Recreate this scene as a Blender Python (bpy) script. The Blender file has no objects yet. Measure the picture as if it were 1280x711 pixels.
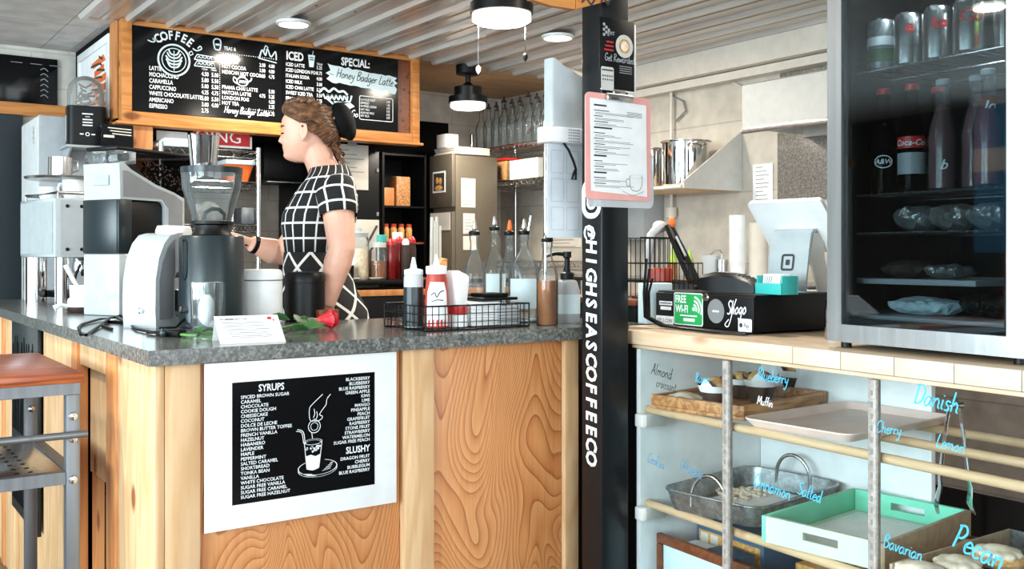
import bpy, bmesh, math, random
from mathutils import Vector, Matrix, Euler
RND = random.Random(11)
SC = bpy.context.scene
COL = SC.collection
PI = math.pi

# ------------------------------------------------------------------ camera
EYE, FPX, HX, HY = 1.25, 1231.0, 640.0, 318.0
FWX, FWY = 0.5779, 0.8161
cd = bpy.data.cameras.new('camera')
cam = bpy.data.objects.new('camera', cd)
COL.objects.link(cam)
cam.location = (0, 0, EYE)
cam.rotation_euler = (PI / 2, 0, -math.atan2(FWX, FWY))
cd.sensor_fit = 'HORIZONTAL'
cd.sensor_width = 36
cd.lens = 36 * FPX / 1280
cd.shift_y = -(355.5 - HY) / 1280
cd.clip_start = 0.02
SC.camera = cam

def ray(px, py):
    r = (px - HX) / FPX
    return Vector((FWX + FWY * r, FWY - FWX * r, -(py - HY) / FPX))
def onX(px, py, X):
    d = ray(px, py); t = X / d.x
    return Vector((X, d.y * t, EYE + d.z * t))
def onY(px, py, Y):
    d = ray(px, py); t = Y / d.y
    return Vector((d.x * t, Y, EYE + d.z * t))
def onZ(px, py, Z):
    d = ray(px, py); t = (Z - EYE) / d.z
    return Vector((d.x * t, d.y * t, Z))

# ------------------------------------------------------------------ world, light, exposure
SC.view_settings.view_transform = 'Standard'
SC.view_settings.look = 'None'
SC.view_settings.gamma = 1.0
SC.view_settings.use_curve_mapping = False
SC.view_settings.exposure = 0.42
w = bpy.data.worlds.new('daylight')
SC.world = w
w.use_nodes = True
bg = w.node_tree.nodes['Background']
bg.inputs['Color'].default_value = (0.80, 0.90, 1.0, 1)
bg.inputs['Strength'].default_value = 1.6

def area(name, loc, rot, sx, sy, energy, col):
    l = bpy.data.lights.new(name, 'AREA')
    l.shape = 'RECTANGLE'; l.size = sx; l.size_y = sy
    l.energy = energy; l.color = col
    o = bpy.data.objects.new(name, l); COL.objects.link(o)
    o.location = loc; o.rotation_euler = rot
    return o
COOL = (0.76, 0.93, 1.0)
# daylight entering through the shop windows on the left and behind the photographer
area('daylight_left', (-3.05, 0.4, 1.55), (0, -PI / 2, 0), 1.5, 2.2, 160, COOL)
area('daylight_left', (-3.05, 3.1, 1.55), (0, -PI / 2, 0), 1.5, 2.2, 160, COOL)
area('daylight_front', (-1.4, -2.45, 1.45), (PI / 2, 0, 0), 2.3, 1.8, 50, (0.93, 0.97, 1.0))
area('daylight_front', (1.5, -2.45, 1.45), (PI / 2, 0, 0), 2.3, 1.8, 50, (0.93, 0.97, 1.0))

# ------------------------------------------------------------------ mesh builder
class MB:
    def __init__(s):
        s.v = []; s.f = []; s.uv = {}
    def n(s):
        return len(s.v)
    def add(s, vs, fs):
        b = len(s.v)
        s.v += [Vector(p) for p in vs]
        s.f += [tuple(i + b for i in f) for f in fs]
        return s
    def xf(s, i, M):
        for k in range(i, len(s.v)):
            s.v[k] = M @ s.v[k]
        return s
    def box(s, x0, x1, y0, y1, z0, z1, bev=0.0, seg=2):
        if bev <= 0:
            s.add([(x0, y0, z0), (x1, y0, z0), (x1, y1, z0), (x0, y1, z0), (x0, y0, z1), (x1, y0, z1), (x1, y1, z1), (x0, y1, z1)],
                  [(3, 2, 1, 0), (4, 5, 6, 7), (0, 1, 5, 4), (1, 2, 6, 5), (2, 3, 7, 6), (3, 0, 4, 7)])
        else:
            bm = bmesh.new()
            bmesh.ops.create_cube(bm, size=1)
            for v in bm.verts:
                v.co = Vector(((x0 + x1) / 2 + v.co.x * (x1 - x0), (y0 + y1) / 2 + v.co.y * (y1 - y0), (z0 + z1) / 2 + v.co.z * (z1 - z0)))
            bmesh.ops.bevel(bm, geom=bm.edges[:] , offset=bev, segments=seg, profile=0.5, affect='EDGES')
            bm.verts.index_update()
            s.add([v.co.copy() for v in bm.verts], [[v.index for v in f.verts] for f in bm.faces])
            bm.free()
        return s
    def rings(s, rs, cap0=True, cap1=True, closed=False):
        m = len(rs[0]); vs = [p for r in rs for p in r]; fs = []
        k = len(rs)
        for i in range(k if closed else k - 1):
            a = i * m; b = ((i + 1) % k) * m
            for j in range(m):
                fs.append((a + j, a + (j + 1) % m, b + (j + 1) % m, b + j))
        if not closed:
            if cap0: fs.append(tuple(range(m - 1, -1, -1)))
            if cap1: fs.append(tuple((k - 1) * m + j for j in range(m)))
        s.add(vs, fs)
        return s
    def lathe(s, prof, c=(0, 0, 0), seg=28, cap0=True, cap1=True):
        rs = []
        for r, z in prof:
            rs.append([(c[0] + r * math.cos(2 * PI * j / seg), c[1] + r * math.sin(2 * PI * j / seg), c[2] + z) for j in range(seg)])
        return s.rings(rs, cap0 and prof[0][0] > 1e-5, cap1 and prof[-1][0] > 1e-5)
    def cyl(s, p0, p1, r, r1=None, seg=16):
        return s.tube([p0, p1], [r, r if r1 is None else r1], seg)
    def tube(s, pts, r, seg=8, closed=False, flat=1.0):
        pts = [Vector(p) for p in pts]
        k = len(pts)
        if not isinstance(r, (list, tuple)): r = [r] * k
        rs = []; nrm = None
        for i in range(k):
            if closed: t = pts[(i + 1) % k] - pts[i - 1]
            else: t = pts[min(i + 1, k - 1)] - pts[max(i - 1, 0)]
            if t.length < 1e-9: t = Vector((0, 0, 1))
            t.normalize()
            if nrm is None:
                a = Vector((0, 0, 1)) if abs(t.z) < 0.9 else Vector((1, 0, 0))
                nrm = t.cross(a).normalized()
            nrm = (nrm - t * nrm.dot(t))
            if nrm.length < 1e-6: nrm = t.orthogonal()
            nrm.normalize()
            b = t.cross(nrm)
            rs.append([pts[i] + nrm * (r[i] * math.cos(2 * PI * j / seg)) + b * (r[i] * flat * math.sin(2 * PI * j / seg)) for j in range(seg)])
        return s.rings(rs, True, True, closed)
    def prism(s, poly, h0, h1, axis='y'):
        def P(a, b, h):
            return (a, h, b) if axis == 'y' else ((h, a, b) if axis == 'x' else (a, b, h))
        m = len(poly)
        vs = [P(a, b, h0) for a, b in poly] + [P(a, b, h1) for a, b in poly]
        fs = [tuple(range(m)), tuple(range(2 * m - 1, m - 1, -1))]
        for j in range(m):
            fs.append((j, j + m, (j + 1) % m + m, (j + 1) % m))
        s.add(vs, fs)
        return s
    def ell(s, c, r, seg=16, rng=10, rot=None):
        rs = []
        i = s.n()
        vs = [(0, 0, -1)]; fs = []
        for a in range(1, rng):
            ph = -PI / 2 + PI * a / rng
            for j in range(seg):
                vs.append((math.cos(ph) * math.cos(2 * PI * j / seg), math.cos(ph) * math.sin(2 * PI * j / seg), math.sin(ph)))
        vs.append((0, 0, 1)); top = len(vs) - 1
        for j in range(seg): fs.append((0, 1 + (j + 1) % seg, 1 + j))
        for a in range(rng - 2):
            for j in range(seg):
                p = 1 + a * seg
                fs.append((p + j, p + (j + 1) % seg, p + seg + (j + 1) % seg, p + seg + j))
        p = 1 + (rng - 2) * seg
        for j in range(seg): fs.append((p + j, p + (j + 1) % seg, top))
        r = (r, r, r) if not isinstance(r, (tuple, list)) else r
        M = Matrix.Translation(c) @ (rot.to_matrix().to_4x4() if rot else Matrix.Identity(4)) @ Matrix.Diagonal((r[0], r[1], r[2], 1))
        s.add([M @ Vector(q) for q in vs], fs)
        return s
    def disc(s, x, y, z, r, seg=24, r2=None):   # flat disc facing -y
        r2 = r if r2 is None else r2
        s.add([(x + r * math.cos(2 * PI * j / seg), y, z + r2 * math.sin(2 * PI * j / seg)) for j in range(seg)], [tuple(range(seg))])
        return s
    def ring2(s, x, y, z, ro, ri, seg=32, asp=1.0, a0=0, a1=2 * PI):   # flat ring facing -y
        vs = []; fs = []
        for j in range(seg + 1):
            a = a0 + (a1 - a0) * j / seg
            vs += [(x + ro * math.cos(a), y, z + ro * asp * math.sin(a)), (x + ri * math.cos(a), y, z + ri * asp * math.sin(a))]
        for j in range(seg):
            fs.append((2 * j, 2 * j + 2, 2 * j + 3, 2 * j + 1))
        s.add(vs, fs)
        return s
    def line2(s, pts, w, y=0.0):   # flat stroke facing -y through (x, z) points
        k = len(pts); vs = []; fs = []
        for i in range(k):
            a = Vector(pts[max(i - 1, 0)]); b = Vector(pts[min(i + 1, k - 1)])
            t = (b - a)
            if t.length < 1e-9: t = Vector((1, 0))
            t.normalize(); n = Vector((-t.y, t.x)) * w / 2
            p = Vector(pts[i])
            vs += [(p.x + n.x, y, p.y + n.y), (p.x - n.x, y, p.y - n.y)]
        for i in range(k - 1):
            fs.append((2 * i, 2 * i + 1, 2 * i + 3, 2 * i + 2))
        s.add(vs, fs)
        return s
    def quad2(s, x0, x1, z0, z1, y=0.0):
        s.add([(x0, y, z0), (x1, y, z0), (x1, y, z1), (x0, y, z1)], [(0, 1, 2, 3)])
        return s
    def text(s, t, x, z, size, align='LEFT', shear=0.0, bold=0.0, rot=0.0, y=-0.0006, sx=1.0, M=None):
        cu = bpy.data.curves.new('lettering', 'FONT')
        cu.body = t; cu.size = size; cu.align_x = align; cu.shear = shear; cu.offset = bold * size
        cu.resolution_u = 2
        ob = bpy.data.objects.new('lettering', cu)
        me = bpy.data.meshes.new_from_object(ob)
        c, sn = math.cos(rot), math.sin(rot)
        vs = []
        for v in me.vertices:
            a, b = v.co.x * sx, v.co.y
            p = Vector((x + a * c - b * sn, y, z + a * sn + b * c))
            vs.append(M @ p if M else p)
        s.add(vs, [tuple(p.vertices) for p in me.polygons])
        bpy.data.objects.remove(ob); bpy.data.curves.remove(cu); bpy.data.meshes.remove(me)
        return s
    def mesh(s, name, mat, smooth=True):
        me = bpy.data.meshes.new(name)
        me.from_pydata([tuple(p) for p in s.v], [], s.f)
        me.update()
        if smooth:
            for p in me.polygons: p.use_smooth = True
            try: me.set_sharp_from_angle(angle=math.radians(38))
            except Exception: pass
        if mat: me.materials.append(mat)
        return me

def link(name, me, parent=None, loc=None, rotz=0.0):
    o = bpy.data.objects.new(name, me)
    COL.objects.link(o)
    if parent: o.parent = parent
    if loc is not None: o.location = loc
    if rotz: o.rotation_euler = (0, 0, rotz)
    return o
def obj(name, mb, mat, parent=None, loc=None, rotz=0.0, smooth=True):
    return link(name, mb.mesh(name, mat, smooth), parent, loc, rotz)
def tag(o, label, cat, group=None):
    o['label'] = label; o['category'] = cat
    if group: o['group'] = group
    return o
def thing(name, label, cat, loc=(0, 0, 0), rotz=0.0, group=None):
    o = bpy.data.objects.new(name, None); COL.objects.link(o)
    o.empty_display_size = 0.05
    o.location = loc; o.rotation_euler = (0, 0, rotz)
    return tag(o, label, cat, group)
def single(name, label, cat, mb, mat, loc=(0, 0, 0), rotz=0.0, group=None, smooth=True):
    o = obj(name, mb, mat, None, loc, rotz, smooth)
    return tag(o, label, cat, group)
def struct(name, mb, mat, parent=None, smooth=False):
    o = obj(name, mb, mat, parent, smooth=smooth)
    if parent is None: o['kind'] = 'structure'
    return o
def dup(root, loc, rotz=None, label=None, group=None, scale=None):
    r = root.copy(); COL.objects.link(r); r.location = loc
    if rotz is not None: r.rotation_euler = (0, 0, rotz)
    if scale: r.scale = (scale, scale, scale)
    if label: r['label'] = label
    if group: r['group'] = group
    for ch in list(root.children):
        c = ch.copy(); COL.objects.link(c); c.parent = r
        for g in list(ch.children):
            d = g.copy(); COL.objects.link(d); d.parent = c
    return r
def fuse(mb, voxel, smooth=4, fac=0.5):
    me = mb.mesh('fused', None, False)
    ob = bpy.data.objects.new('fused', me); COL.objects.link(ob)
    m = ob.modifiers.new('r', 'REMESH'); m.mode = 'VOXEL'; m.voxel_size = voxel; m.use_smooth_shade = True
    m2 = ob.modifiers.new('s', 'SMOOTH'); m2.iterations = smooth; m2.factor = fac
    dg = bpy.context.evaluated_depsgraph_get()
    out = bpy.data.meshes.new_from_object(ob.evaluated_get(dg))
    bpy.data.objects.remove(ob); bpy.data.meshes.remove(me)
    for p in out.polygons: p.use_smooth = True
    return out

# ------------------------------------------------------------------ materials
def lin(c):
    def f(u):
        u /= 255.0
        return u / 12.92 if u <= 0.04045 else ((u + 0.055) / 1.055) ** 2.4
    return (f(c[0]), f(c[1]), f(c[2]), 1.0)
class NT:
    def __init__(s, name):
        s.m = bpy.data.materials.new(name); s.m.use_nodes = True
        s.t = s.m.node_tree; s.b = s.t.nodes['Principled BSDF']; s.out = s.t.nodes['Material Output']
    def n(s, kind, **kw):
        x = s.t.nodes.new(kind)
        for k, v in kw.items():
            if k in x.inputs: x.inputs[k].default_value = v
            else: setattr(x, k, v)
        return x
    def l(s, a, ao, b, bi):
        if a.bl_idname == 'ShaderNodeMix' and ao == 'Result': ao = 2      # the colour sockets of a mix node
        if b.bl_idname == 'ShaderNodeMix' and isinstance(bi, str): bi = {'Factor': 0, 'A': 6, 'B': 7}[bi]
        s.t.links.new(a.outputs[ao], b.inputs[bi])
    def coord(s, scale=(1, 1, 1), rot=(0, 0, 0), out='Object', loc=(0, 0, 0)):
        tc = s.n('ShaderNodeTexCoord'); mp = s.n('ShaderNodeMapping')
        mp.inputs['Scale'].default_value = scale; mp.inputs['Rotation'].default_value = rot; mp.inputs['Location'].default_value = loc
        s.l(tc, out, mp, 'Vector')
        return mp
    def ramp(s, stops):
        r = s.n('ShaderNodeValToRGB'); e = r.color_ramp.elements
        e[0].position = stops[0][0]; e[0].color = lin(stops[0][1])
        e[1].position = stops[-1][0]; e[1].color = lin(stops[-1][1])
        for p, c in stops[1:-1]:
            q = e.new(p); q.color = lin(c)
        return r
    def bump(s, node, out, strength=0.2, dist=0.01):
        b = s.n('ShaderNodeBump'); b.inputs['Strength'].default_value = strength; b.inputs['Distance'].default_value = dist
        s.l(node, out, b, 'Height'); s.l(b, 'Normal', s.b, 'Normal')
def flat(name, c, rough=0.5, metal=0.0, spec=0.5, noise=0.0, coat=0.0):
    k = NT(name)
    k.b.inputs['Roughness'].default_value = rough
    k.b.inputs['Metallic'].default_value = metal
    k.b.inputs['Specular IOR Level'].default_value = spec
    k.b.inputs['Coat Weight'].default_value = coat
    mp = k.coord((9, 9, 9)); nz = k.n('ShaderNodeTexNoise', Scale=2.0, Detail=4.0)
    k.l(mp, 'Vector', nz, 'Vector')
    a = noise if noise else 0.03
    r = k.ramp([(0.25, tuple(x * (1 - a) for x in c)), (0.75, tuple(min(255, x * (1 + a)) for x in c))])
    k.l(nz, 'Fac', r, 'Fac'); k.l(r, 'Color', k.b, 'Base Color')
    return k.m
def emit(name, c, strength):
    k = NT(name)
    k.b.inputs['Base Color'].default_value = lin(c)
    k.b.inputs['Emission Color'].default_value = lin(c)
    k.b.inputs['Emission Strength'].default_value = strength
    return k.m
def wood(name, c0, c1, knot, axis='z', scale=1.0, rough=0.5, strong=0.5):
    k = NT(name)
    st = {'x': (0.12, 1, 1), 'y': (1, 0.12, 1), 'z': (1, 1, 0.12)}[axis]
    mp = k.coord(tuple(q * 9 * scale for q in st))
    nz = k.n('ShaderNodeTexNoise', Scale=1.2, Detail=2.0, Distortion=0.6); k.l(mp, 'Vector', nz, 'Vector')
    mul = k.n('ShaderNodeMath', operation='MULTIPLY'); mul.inputs[1].default_value = 11.0; k.l(nz, 'Fac', mul, 0)
    fr = k.n('ShaderNodeMath', operation='SINE')
    m2 = k.n('ShaderNodeMath', operation='MULTIPLY'); m2.inputs[1].default_value = 3.2; k.l(mul, 'Value', m2, 0); k.l(m2, 'Value', fr, 0)
    mp2 = k.coord(tuple(q * 90 * scale for q in st)); n2 = k.n('ShaderNodeTexNoise', Scale=1.0, Detail=3.0); k.l(mp2, 'Vector', n2, 'Vector')
    ad = k.n('ShaderNodeMath', operation='MULTIPLY_ADD'); ad.inputs[1].default_value = 0.22 * strong * 2; ad.inputs[2].default_value = 0.28
    k.l(fr, 'Value', ad, 0)
    ad2 = k.n('ShaderNodeMath', operation='MULTIPLY_ADD'); ad2.inputs[1].default_value = 0.45; k.l(n2, 'Fac', ad2, 0); k.l(ad, 'Value', ad2, 2)
    r = k.ramp([(0.12, c0), (0.55, tuple((a + b) / 2 for a, b in zip(c0, c1))), (0.95, c1)]); k.l(ad2, 'Value', r, 'Fac')
    # knots
    kst = {'x': (0.5, 1, 1), 'y': (1, 0.5, 1), 'z': (1, 1, 0.6)}[axis]
    mp3 = k.coord(tuple(q * 6.5 * scale for q in kst)); vo = k.n('ShaderNodeTexVoronoi', Scale=1.0); k.l(mp3, 'Vector', vo, 'Vector')
    kr = k.n('ShaderNodeValToRGB'); kr.color_ramp.elements[0].position = 0.09; kr.color_ramp.elements[0].color = (1, 1, 1, 1)
    kr.color_ramp.elements[1].position = 0.17; kr.color_ramp.elements[1].color = (0, 0, 0, 1); k.l(vo, 'Distance', kr, 'Fac')
    mx = k.n('ShaderNodeMix', data_type='RGBA'); mx.inputs[7].default_value = lin(knot)
    k.l(kr, 'Color', mx, 'Factor'); k.l(r, 'Color', mx, 'A')
    k.l(mx, 'Result', k.b, 'Base Color')
    k.b.inputs['Roughness'].default_value = rough
    k.bump(ad2, 'Value', 0.12, 0.004)
    return k.m
def ply(name):
    k = NT(name)
    mp = k.coord((5.2, 5.2, 1.5)); nz = k.n('ShaderNodeTexNoise', Scale=1.0, Detail=1.2, Distortion=0.5); nz.inputs['Roughness'].default_value = 0.35
    k.l(mp, 'Vector', nz, 'Vector')
    m = k.n('ShaderNodeMath', operation='MULTIPLY'); m.inputs[1].default_value = 40.0; k.l(nz, 'Fac', m, 0)
    fr = k.n('ShaderNodeMath', operation='FRACT'); k.l(m, 'Value', fr, 0)
    r = k.ramp([(0.0, (214, 152, 96)), (0.5, (208, 142, 86)), (0.82, (196, 126, 72)), (0.95, (166, 96, 50)), (1.0, (208, 146, 90))]); k.l(fr, 'Value', r, 'Fac')
    mp2 = k.coord((80, 80, 4)); n2 = k.n('ShaderNodeTexNoise', Scale=1.5, Detail=3.0); k.l(mp2, 'Vector', n2, 'Vector')
    mx = k.n('ShaderNodeMix', data_type='RGBA', blend_type='MULTIPLY'); mx.inputs[0].default_value = 0.35
    r2 = k.ramp([(0.3, (190, 170, 150)), (0.7, (255, 255, 255))]); k.l(n2, 'Fac', r2, 'Fac')
    k.l(r, 'Color', mx, 'A'); k.l(r2, 'Color', mx, 'B')
    mp3 = k.coord((4.2, 4.2, 3.0), loc=(0.3, 0, 0.2)); vo = k.n('ShaderNodeTexVoronoi', Scale=1.0); k.l(mp3, 'Vector', vo, 'Vector')
    kr = k.n('ShaderNodeValToRGB'); kr.color_ramp.elements[0].position = 0.03; kr.color_ramp.elements[0].color = (1, 1, 1, 1)
    kr.color_ramp.elements[1].position = 0.10; kr.color_ramp.elements[1].color = (0, 0, 0, 1); k.l(vo, 'Distance', kr, 'Fac')
    mk = k.n('ShaderNodeMix', data_type='RGBA'); mk.inputs[7].default_value = lin((150, 78, 38)); k.l(kr, 'Color', mk, 'Factor'); k.l(mx, 'Result', mk, 'A')
    k.l(mk, 'Result', k.b, 'Base Color'); k.b.inputs['Roughness'].default_value = 0.42
    return k.m
def speckle(name, c0, c1, c2, scale, rough):
    k = NT(name)
    mp = k.coord((scale,) * 3); nz = k.n('ShaderNodeTexNoise', Scale=1.0, Detail=5.0); nz.inputs['Roughness'].default_value = 0.75; k.l(mp, 'Vector', nz, 'Vector')
    r = k.ramp([(0.32, c0), (0.5, c1), (0.68, c2)]); k.l(nz, 'Fac', r, 'Fac'); k.l(r, 'Color', k.b, 'Base Color')
    k.b.inputs['Roughness'].default_value = rough
    return k.m
def brushed(name, c, rough=0.3, metal=1.0, axis=2):
    k = NT(name)
    sc = [60, 60, 60]; sc[axis] = 1.2
    mp = k.coord(tuple(sc)); nz = k.n('ShaderNodeTexNoise', Scale=1.0, Detail=3.0); k.l(mp, 'Vector', nz, 'Vector')
    r = k.ramp([(0.3, tuple(x * 0.88 for x in c)), (0.7, c)]); k.l(nz, 'Fac', r, 'Fac'); k.l(r, 'Color', k.b, 'Base Color')
    k.b.inputs['Metallic'].default_value = metal; k.b.inputs['Roughness'].default_value = rough
    return k.m
def clear(name, tint=(255, 255, 255), refl=0.9, edge=0.25, body=0.0, bodycol=(255, 255, 255), rough=0.02):
    """thin clear glass or plastic: lets light through, mirrors more at grazing angles"""
    k = NT(name)
    tr = k.n('ShaderNodeBsdfTransparent'); tr.inputs['Color'].default_value = lin(tint)
    gl = k.n('ShaderNodeBsdfGlossy'); gl.inputs['Roughness'].default_value = rough; gl.inputs['Color'].default_value = (refl, refl, refl, 1)
    lw = k.n('ShaderNodeLayerWeight', Blend=edge)
    mx = k.n('ShaderNodeMixShader'); k.l(lw, 'Fresnel', mx, 0); k.l(tr, 0, mx, 1); k.l(gl, 0, mx, 2)
    last = mx
    if body > 0:
        k.b.inputs['Base Color'].default_value = lin(bodycol); k.b.inputs['Roughness'].default_value = 0.5
        m2 = k.n('ShaderNodeMixShader'); m2.inputs[0].default_value = body; k.l(mx, 0, m2, 1); k.l(k.b, 0, m2, 2)
        last = m2
    k.l(last, 0, k.out, 'Surface')
    return k.m
def bricks(name, c1, c2, mortar, bw, bh, ms=0.004, rough=0.5, rot=(0, 0, 0), noise=0.06):
    k = NT(name)
    mp = k.coord((1, 1, 1), rot)
    br = k.n('ShaderNodeTexBrick'); br.inputs['Color1'].default_value = lin(c1); br.inputs['Color2'].default_value = lin(c2)
    br.inputs['Mortar'].default_value = lin(mortar); br.inputs['Scale'].default_value = 1.0
    br.inputs['Brick Width'].default_value = bw; br.inputs['Row Height'].default_value = bh; br.inputs['Mortar Size'].default_value = ms
    k.l(mp, 'Vector', br, 'Vector')
    mp2 = k.coord((6, 6, 6)); nz = k.n('ShaderNodeTexNoise', Scale=1.5, Detail=5.0); k.l(mp2, 'Vector', nz, 'Vector')
    r = k.ramp([(0.3, tuple(255 * (1 - noise * 2) for _ in range(3))), (0.7, (255, 255, 255))]); k.l(nz, 'Fac', r, 'Fac')
    mx = k.n('ShaderNodeMix', data_type='RGBA', blend_type='MULTIPLY'); mx.inputs[0].default_value = 1.0
    k.l(br, 'Color', mx, 'A'); k.l(r, 'Color', mx, 'B'); k.l(mx, 'Result', k.b, 'Base Color')
    k.b.inputs['Roughness'].default_value = rough
    return k.m

M = {}
# single-stroke handwriting
GL = {
'a': (.55, [[(.42, .40), (.25, .50), (.06, .30), (.12, .04), (.28, .04), (.42, .30), (.43, .48), (.43, .12), (.55, .04)]]),
'b': (.50, [[(.10, 1.0), (.09, .5), (.10, .04)], [(.10, .30), (.28, .50), (.44, .28), (.28, .02), (.10, .08)]]),
'c': (.45, [[(.40, .42), (.22, .50), (.06, .26), (.18, .02), (.42, .08)]]),
'd': (.55, [[(.42, .38), (.24, .50), (.06, .26), (.20, .02), (.42, .24)], [(.44, 1.0), (.43, .4), (.46, .06), (.56, .04)]]),
'e': (.45, [[(.07, .26), (.40, .32), (.26, .50), (.07, .28), (.18, .02), (.44, .10)]]),
'f': (.36, [[(.36, .94), (.22, 1.0), (.16, .70), (.16, .04)], [(.02, .50), (.34, .52)]]),
'g': (.52, [[(.42, .40), (.24, .50), (.06, .28), (.20, .04), (.42, .28)], [(.43, .48), (.42, -.16), (.24, -.40), (.06, -.24)]]),
'h': (.55, [[(.10, 1.0), (.09, .5), (.09, .04)], [(.09, .28), (.28, .50), (.42, .34), (.42, .10), (.54, .04)]]),
'i': (.24, [[(.10, .50), (.10, .12), (.22, .04)], [(.10, .68), (.12, .72)]]),
'k': (.48, [[(.10, 1.0), (.10, .04)], [(.40, .50), (.12, .24), (.44, .03)]]),
'l': (.24, [[(.11, 1.0), (.09, .30), (.12, .06), (.24, .04)]]),
'm': (.78, [[(.08, .50), (.09, .04)], [(.09, .30), (.24, .50), (.36, .36), (.36, .04)], [(.36, .30), (.52, .50), (.64, .34), (.64, .10), (.78, .04)]]),
'n': (.55, [[(.08, .50), (.09, .04)], [(.09, .28), (.28, .50), (.42, .34), (.42, .10), (.55, .04)]]),
'o': (.50, [[(.26, .50), (.07, .28), (.22, .02), (.44, .24), (.30, .49), (.18, .48)]]),
'r': (.40, [[(.08, .50), (.10, .04)], [(.10, .26), (.22, .46), (.38, .46)]]),
's': (.42, [[(.38, .44), (.20, .50), (.10, .38), (.30, .22), (.32, .06), (.06, .04)]]),
't': (.36, [[(.18, .86), (.16, .20), (.22, .04), (.36, .08)], [(.02, .56), (.34, .58)]]),
'u': (.54, [[(.08, .50), (.08, .16), (.22, .03), (.40, .22), (.42, .50), (.42, .12), (.54, .04)]]),
'v': (.46, [[(.06, .50), (.20, .04), (.40, .52)]]),
'w': (.66, [[(.05, .50), (.16, .04), (.32, .40), (.44, .04), (.60, .52)]]),
'x': (.44, [[(.06, .5), (.40, .04)], [(.40, .5), (.06, .04)]]),
'y': (.50, [[(.08, .50), (.16, .16), (.40, .24)], [(.44, .50), (.36, -.10), (.20, -.40), (.04, -.28)]]),
'A': (.66, [[(.04, .02), (.22, .50), (.34, 1.0), (.46, .50), (.60, .02)], [(.14, .36), (.54, .38)]]),
'B': (.62, [[(.12, 1.0), (.11, .5), (.12, .02)], [(.04, .94), (.36, 1.0), (.46, .76), (.14, .54)], [(.14, .54), (.52, .44), (.46, .08), (.10, .03)]]),
'C': (.62, [[(.56, .84), (.40, 1.0), (.14, .78), (.08, .30), (.28, .02), (.58, .16)]]),
'D': (.70, [[(.16, .96), (.15, .5), (.14, .03)], [(.02, .90), (.32, 1.0), (.62, .70), (.56, .22), (.30, .02), (.08, .05)]]),
'G': (.66, [[(.54, .84), (.36, 1.0), (.10, .70), (.12, .20), (.36, .02), (.56, .20), (.56, .44), (.36, .44)]]),
'H': (.70, [[(.10, 1.0), (.12, .5), (.10, .02)], [(.56, 1.0), (.54, .5), (.58, .02)], [(.04, .46), (.64, .56)]]),
'L': (.55, [[(.20, 1.0), (.12, .50), (.12, .06), (.30, .03), (.54, .10)]]),
'M': (.82, [[(.06, .02), (.14, .98), (.38, .30), (.62, .98), (.74, .02)]]),
'P': (.58, [[(.14, 1.0), (.14, .5), (.12, .02)], [(.04, .92), (.34, 1.0), (.50, .76), (.36, .50), (.14, .48)]]),
'R': (.62, [[(.12, 1.0), (.12, .02)], [(.04, .94), (.36, 1.0), (.48, .76), (.14, .50)], [(.20, .50), (.58, .03)]]),
'S': (.56, [[(.50, .88), (.30, 1.0), (.10, .80), (.26, .56), (.48, .34), (.36, .04), (.06, .10)]]),
' ': (.30, []),
}
def smooth2(pts, n=6):
    if len(pts) < 3: return [Vector(p) for p in pts]
    out = []
    for i in range(len(pts) - 1):
        p0 = Vector(pts[max(i - 1, 0)]); p1 = Vector(pts[i]); p2 = Vector(pts[i + 1]); p3 = Vector(pts[min(i + 2, len(pts) - 1)])
        for q in range(n):
            t = q / n
            out.append(0.5 * ((2 * p1) + (p2 - p0) * t + (2 * p0 - 5 * p1 + 4 * p2 - p3) * t * t + (3 * p1 - p0 - 3 * p2 + p3) * t ** 3))
    out.append(Vector(pts[-1]))
    return out
def script(mb, text, x, z, size, w, y=0.0, rot=0.0, slant=.25, sx=1.0):
    c, s = math.cos(rot), math.sin(rot); cur = 0.0
    for ch in text:
        adv, strokes = GL[ch]
        for st in strokes:
            pts = []
            for p in smooth2(st):
                a = (cur + p.x + p.y * slant) * size * sx; b = p.y * size
                pts.append((x + a * c - b * s, z + a * s + b * c))
            mb.line2(pts, w, y)
        cur += adv
    return mb
M['ply'] = ply('knotty_plywood')
M['pine'] = wood('pale_pine', (222, 186, 144), (196, 150, 100), (140, 80, 40), 'z', 1.0, 0.5)
M['pine_dark'] = wood('orange_pine', (214, 150, 92), (186, 112, 58), (130, 70, 34), 'z', 1.0, 0.5)
M['pine_x'] = wood('header_pine', (214, 146, 76), (178, 106, 48), (130, 72, 32), 'x', 1.0, 0.45)
M['pine_y'] = wood('edge_pine', (228, 206, 178), (204, 166, 128), (176, 130, 92), 'x', 1.0, 0.5, 0.35)
M['pine_s'] = wood('shelf_pine', (226, 198, 165), (196, 150, 108), (150, 100, 66), 'y', 1.0, 0.5)
M['dowel'] = wood('dowel_wood', (222, 192, 156), (198, 160, 120), (180, 140, 100), 'x', 2.0, 0.5, 0.3)
M['butcher'] = wood('butcher_block', (176, 92, 48), (128, 56, 26), (84, 38, 18), 'x', 1.6, 0.28, 0.9)
M['traywood'] = wood('tray_wood', (210, 154, 100), (150, 96, 54), (90, 54, 30), 'y', 2.0, 0.5, 0.6)
M['greywood'] = wood('grey_wood', (188, 166, 138), (156, 130, 102), (120, 96, 72), 'x', 1.4, 0.5, 0.4)
M['redwood'] = wood('red_brown_wood', (136, 74, 42), (96, 46, 24), (60, 30, 16), 'y', 2.0, 0.4)
M['stone'] = speckle('grey_speckled_stone', (58, 58, 55), (98, 99, 95), (150, 152, 148), 95, 0.16)
M['granite'] = speckle('wall_granite', (84, 80, 76), (122, 116, 110), (165, 158, 150), 90, 0.35)
M['white'] = flat('white_enamel', (240, 243, 243), 0.35)
M['white_gloss'] = flat('gloss_white', (184, 192, 194), 0.15, coat=0.3)
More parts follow.
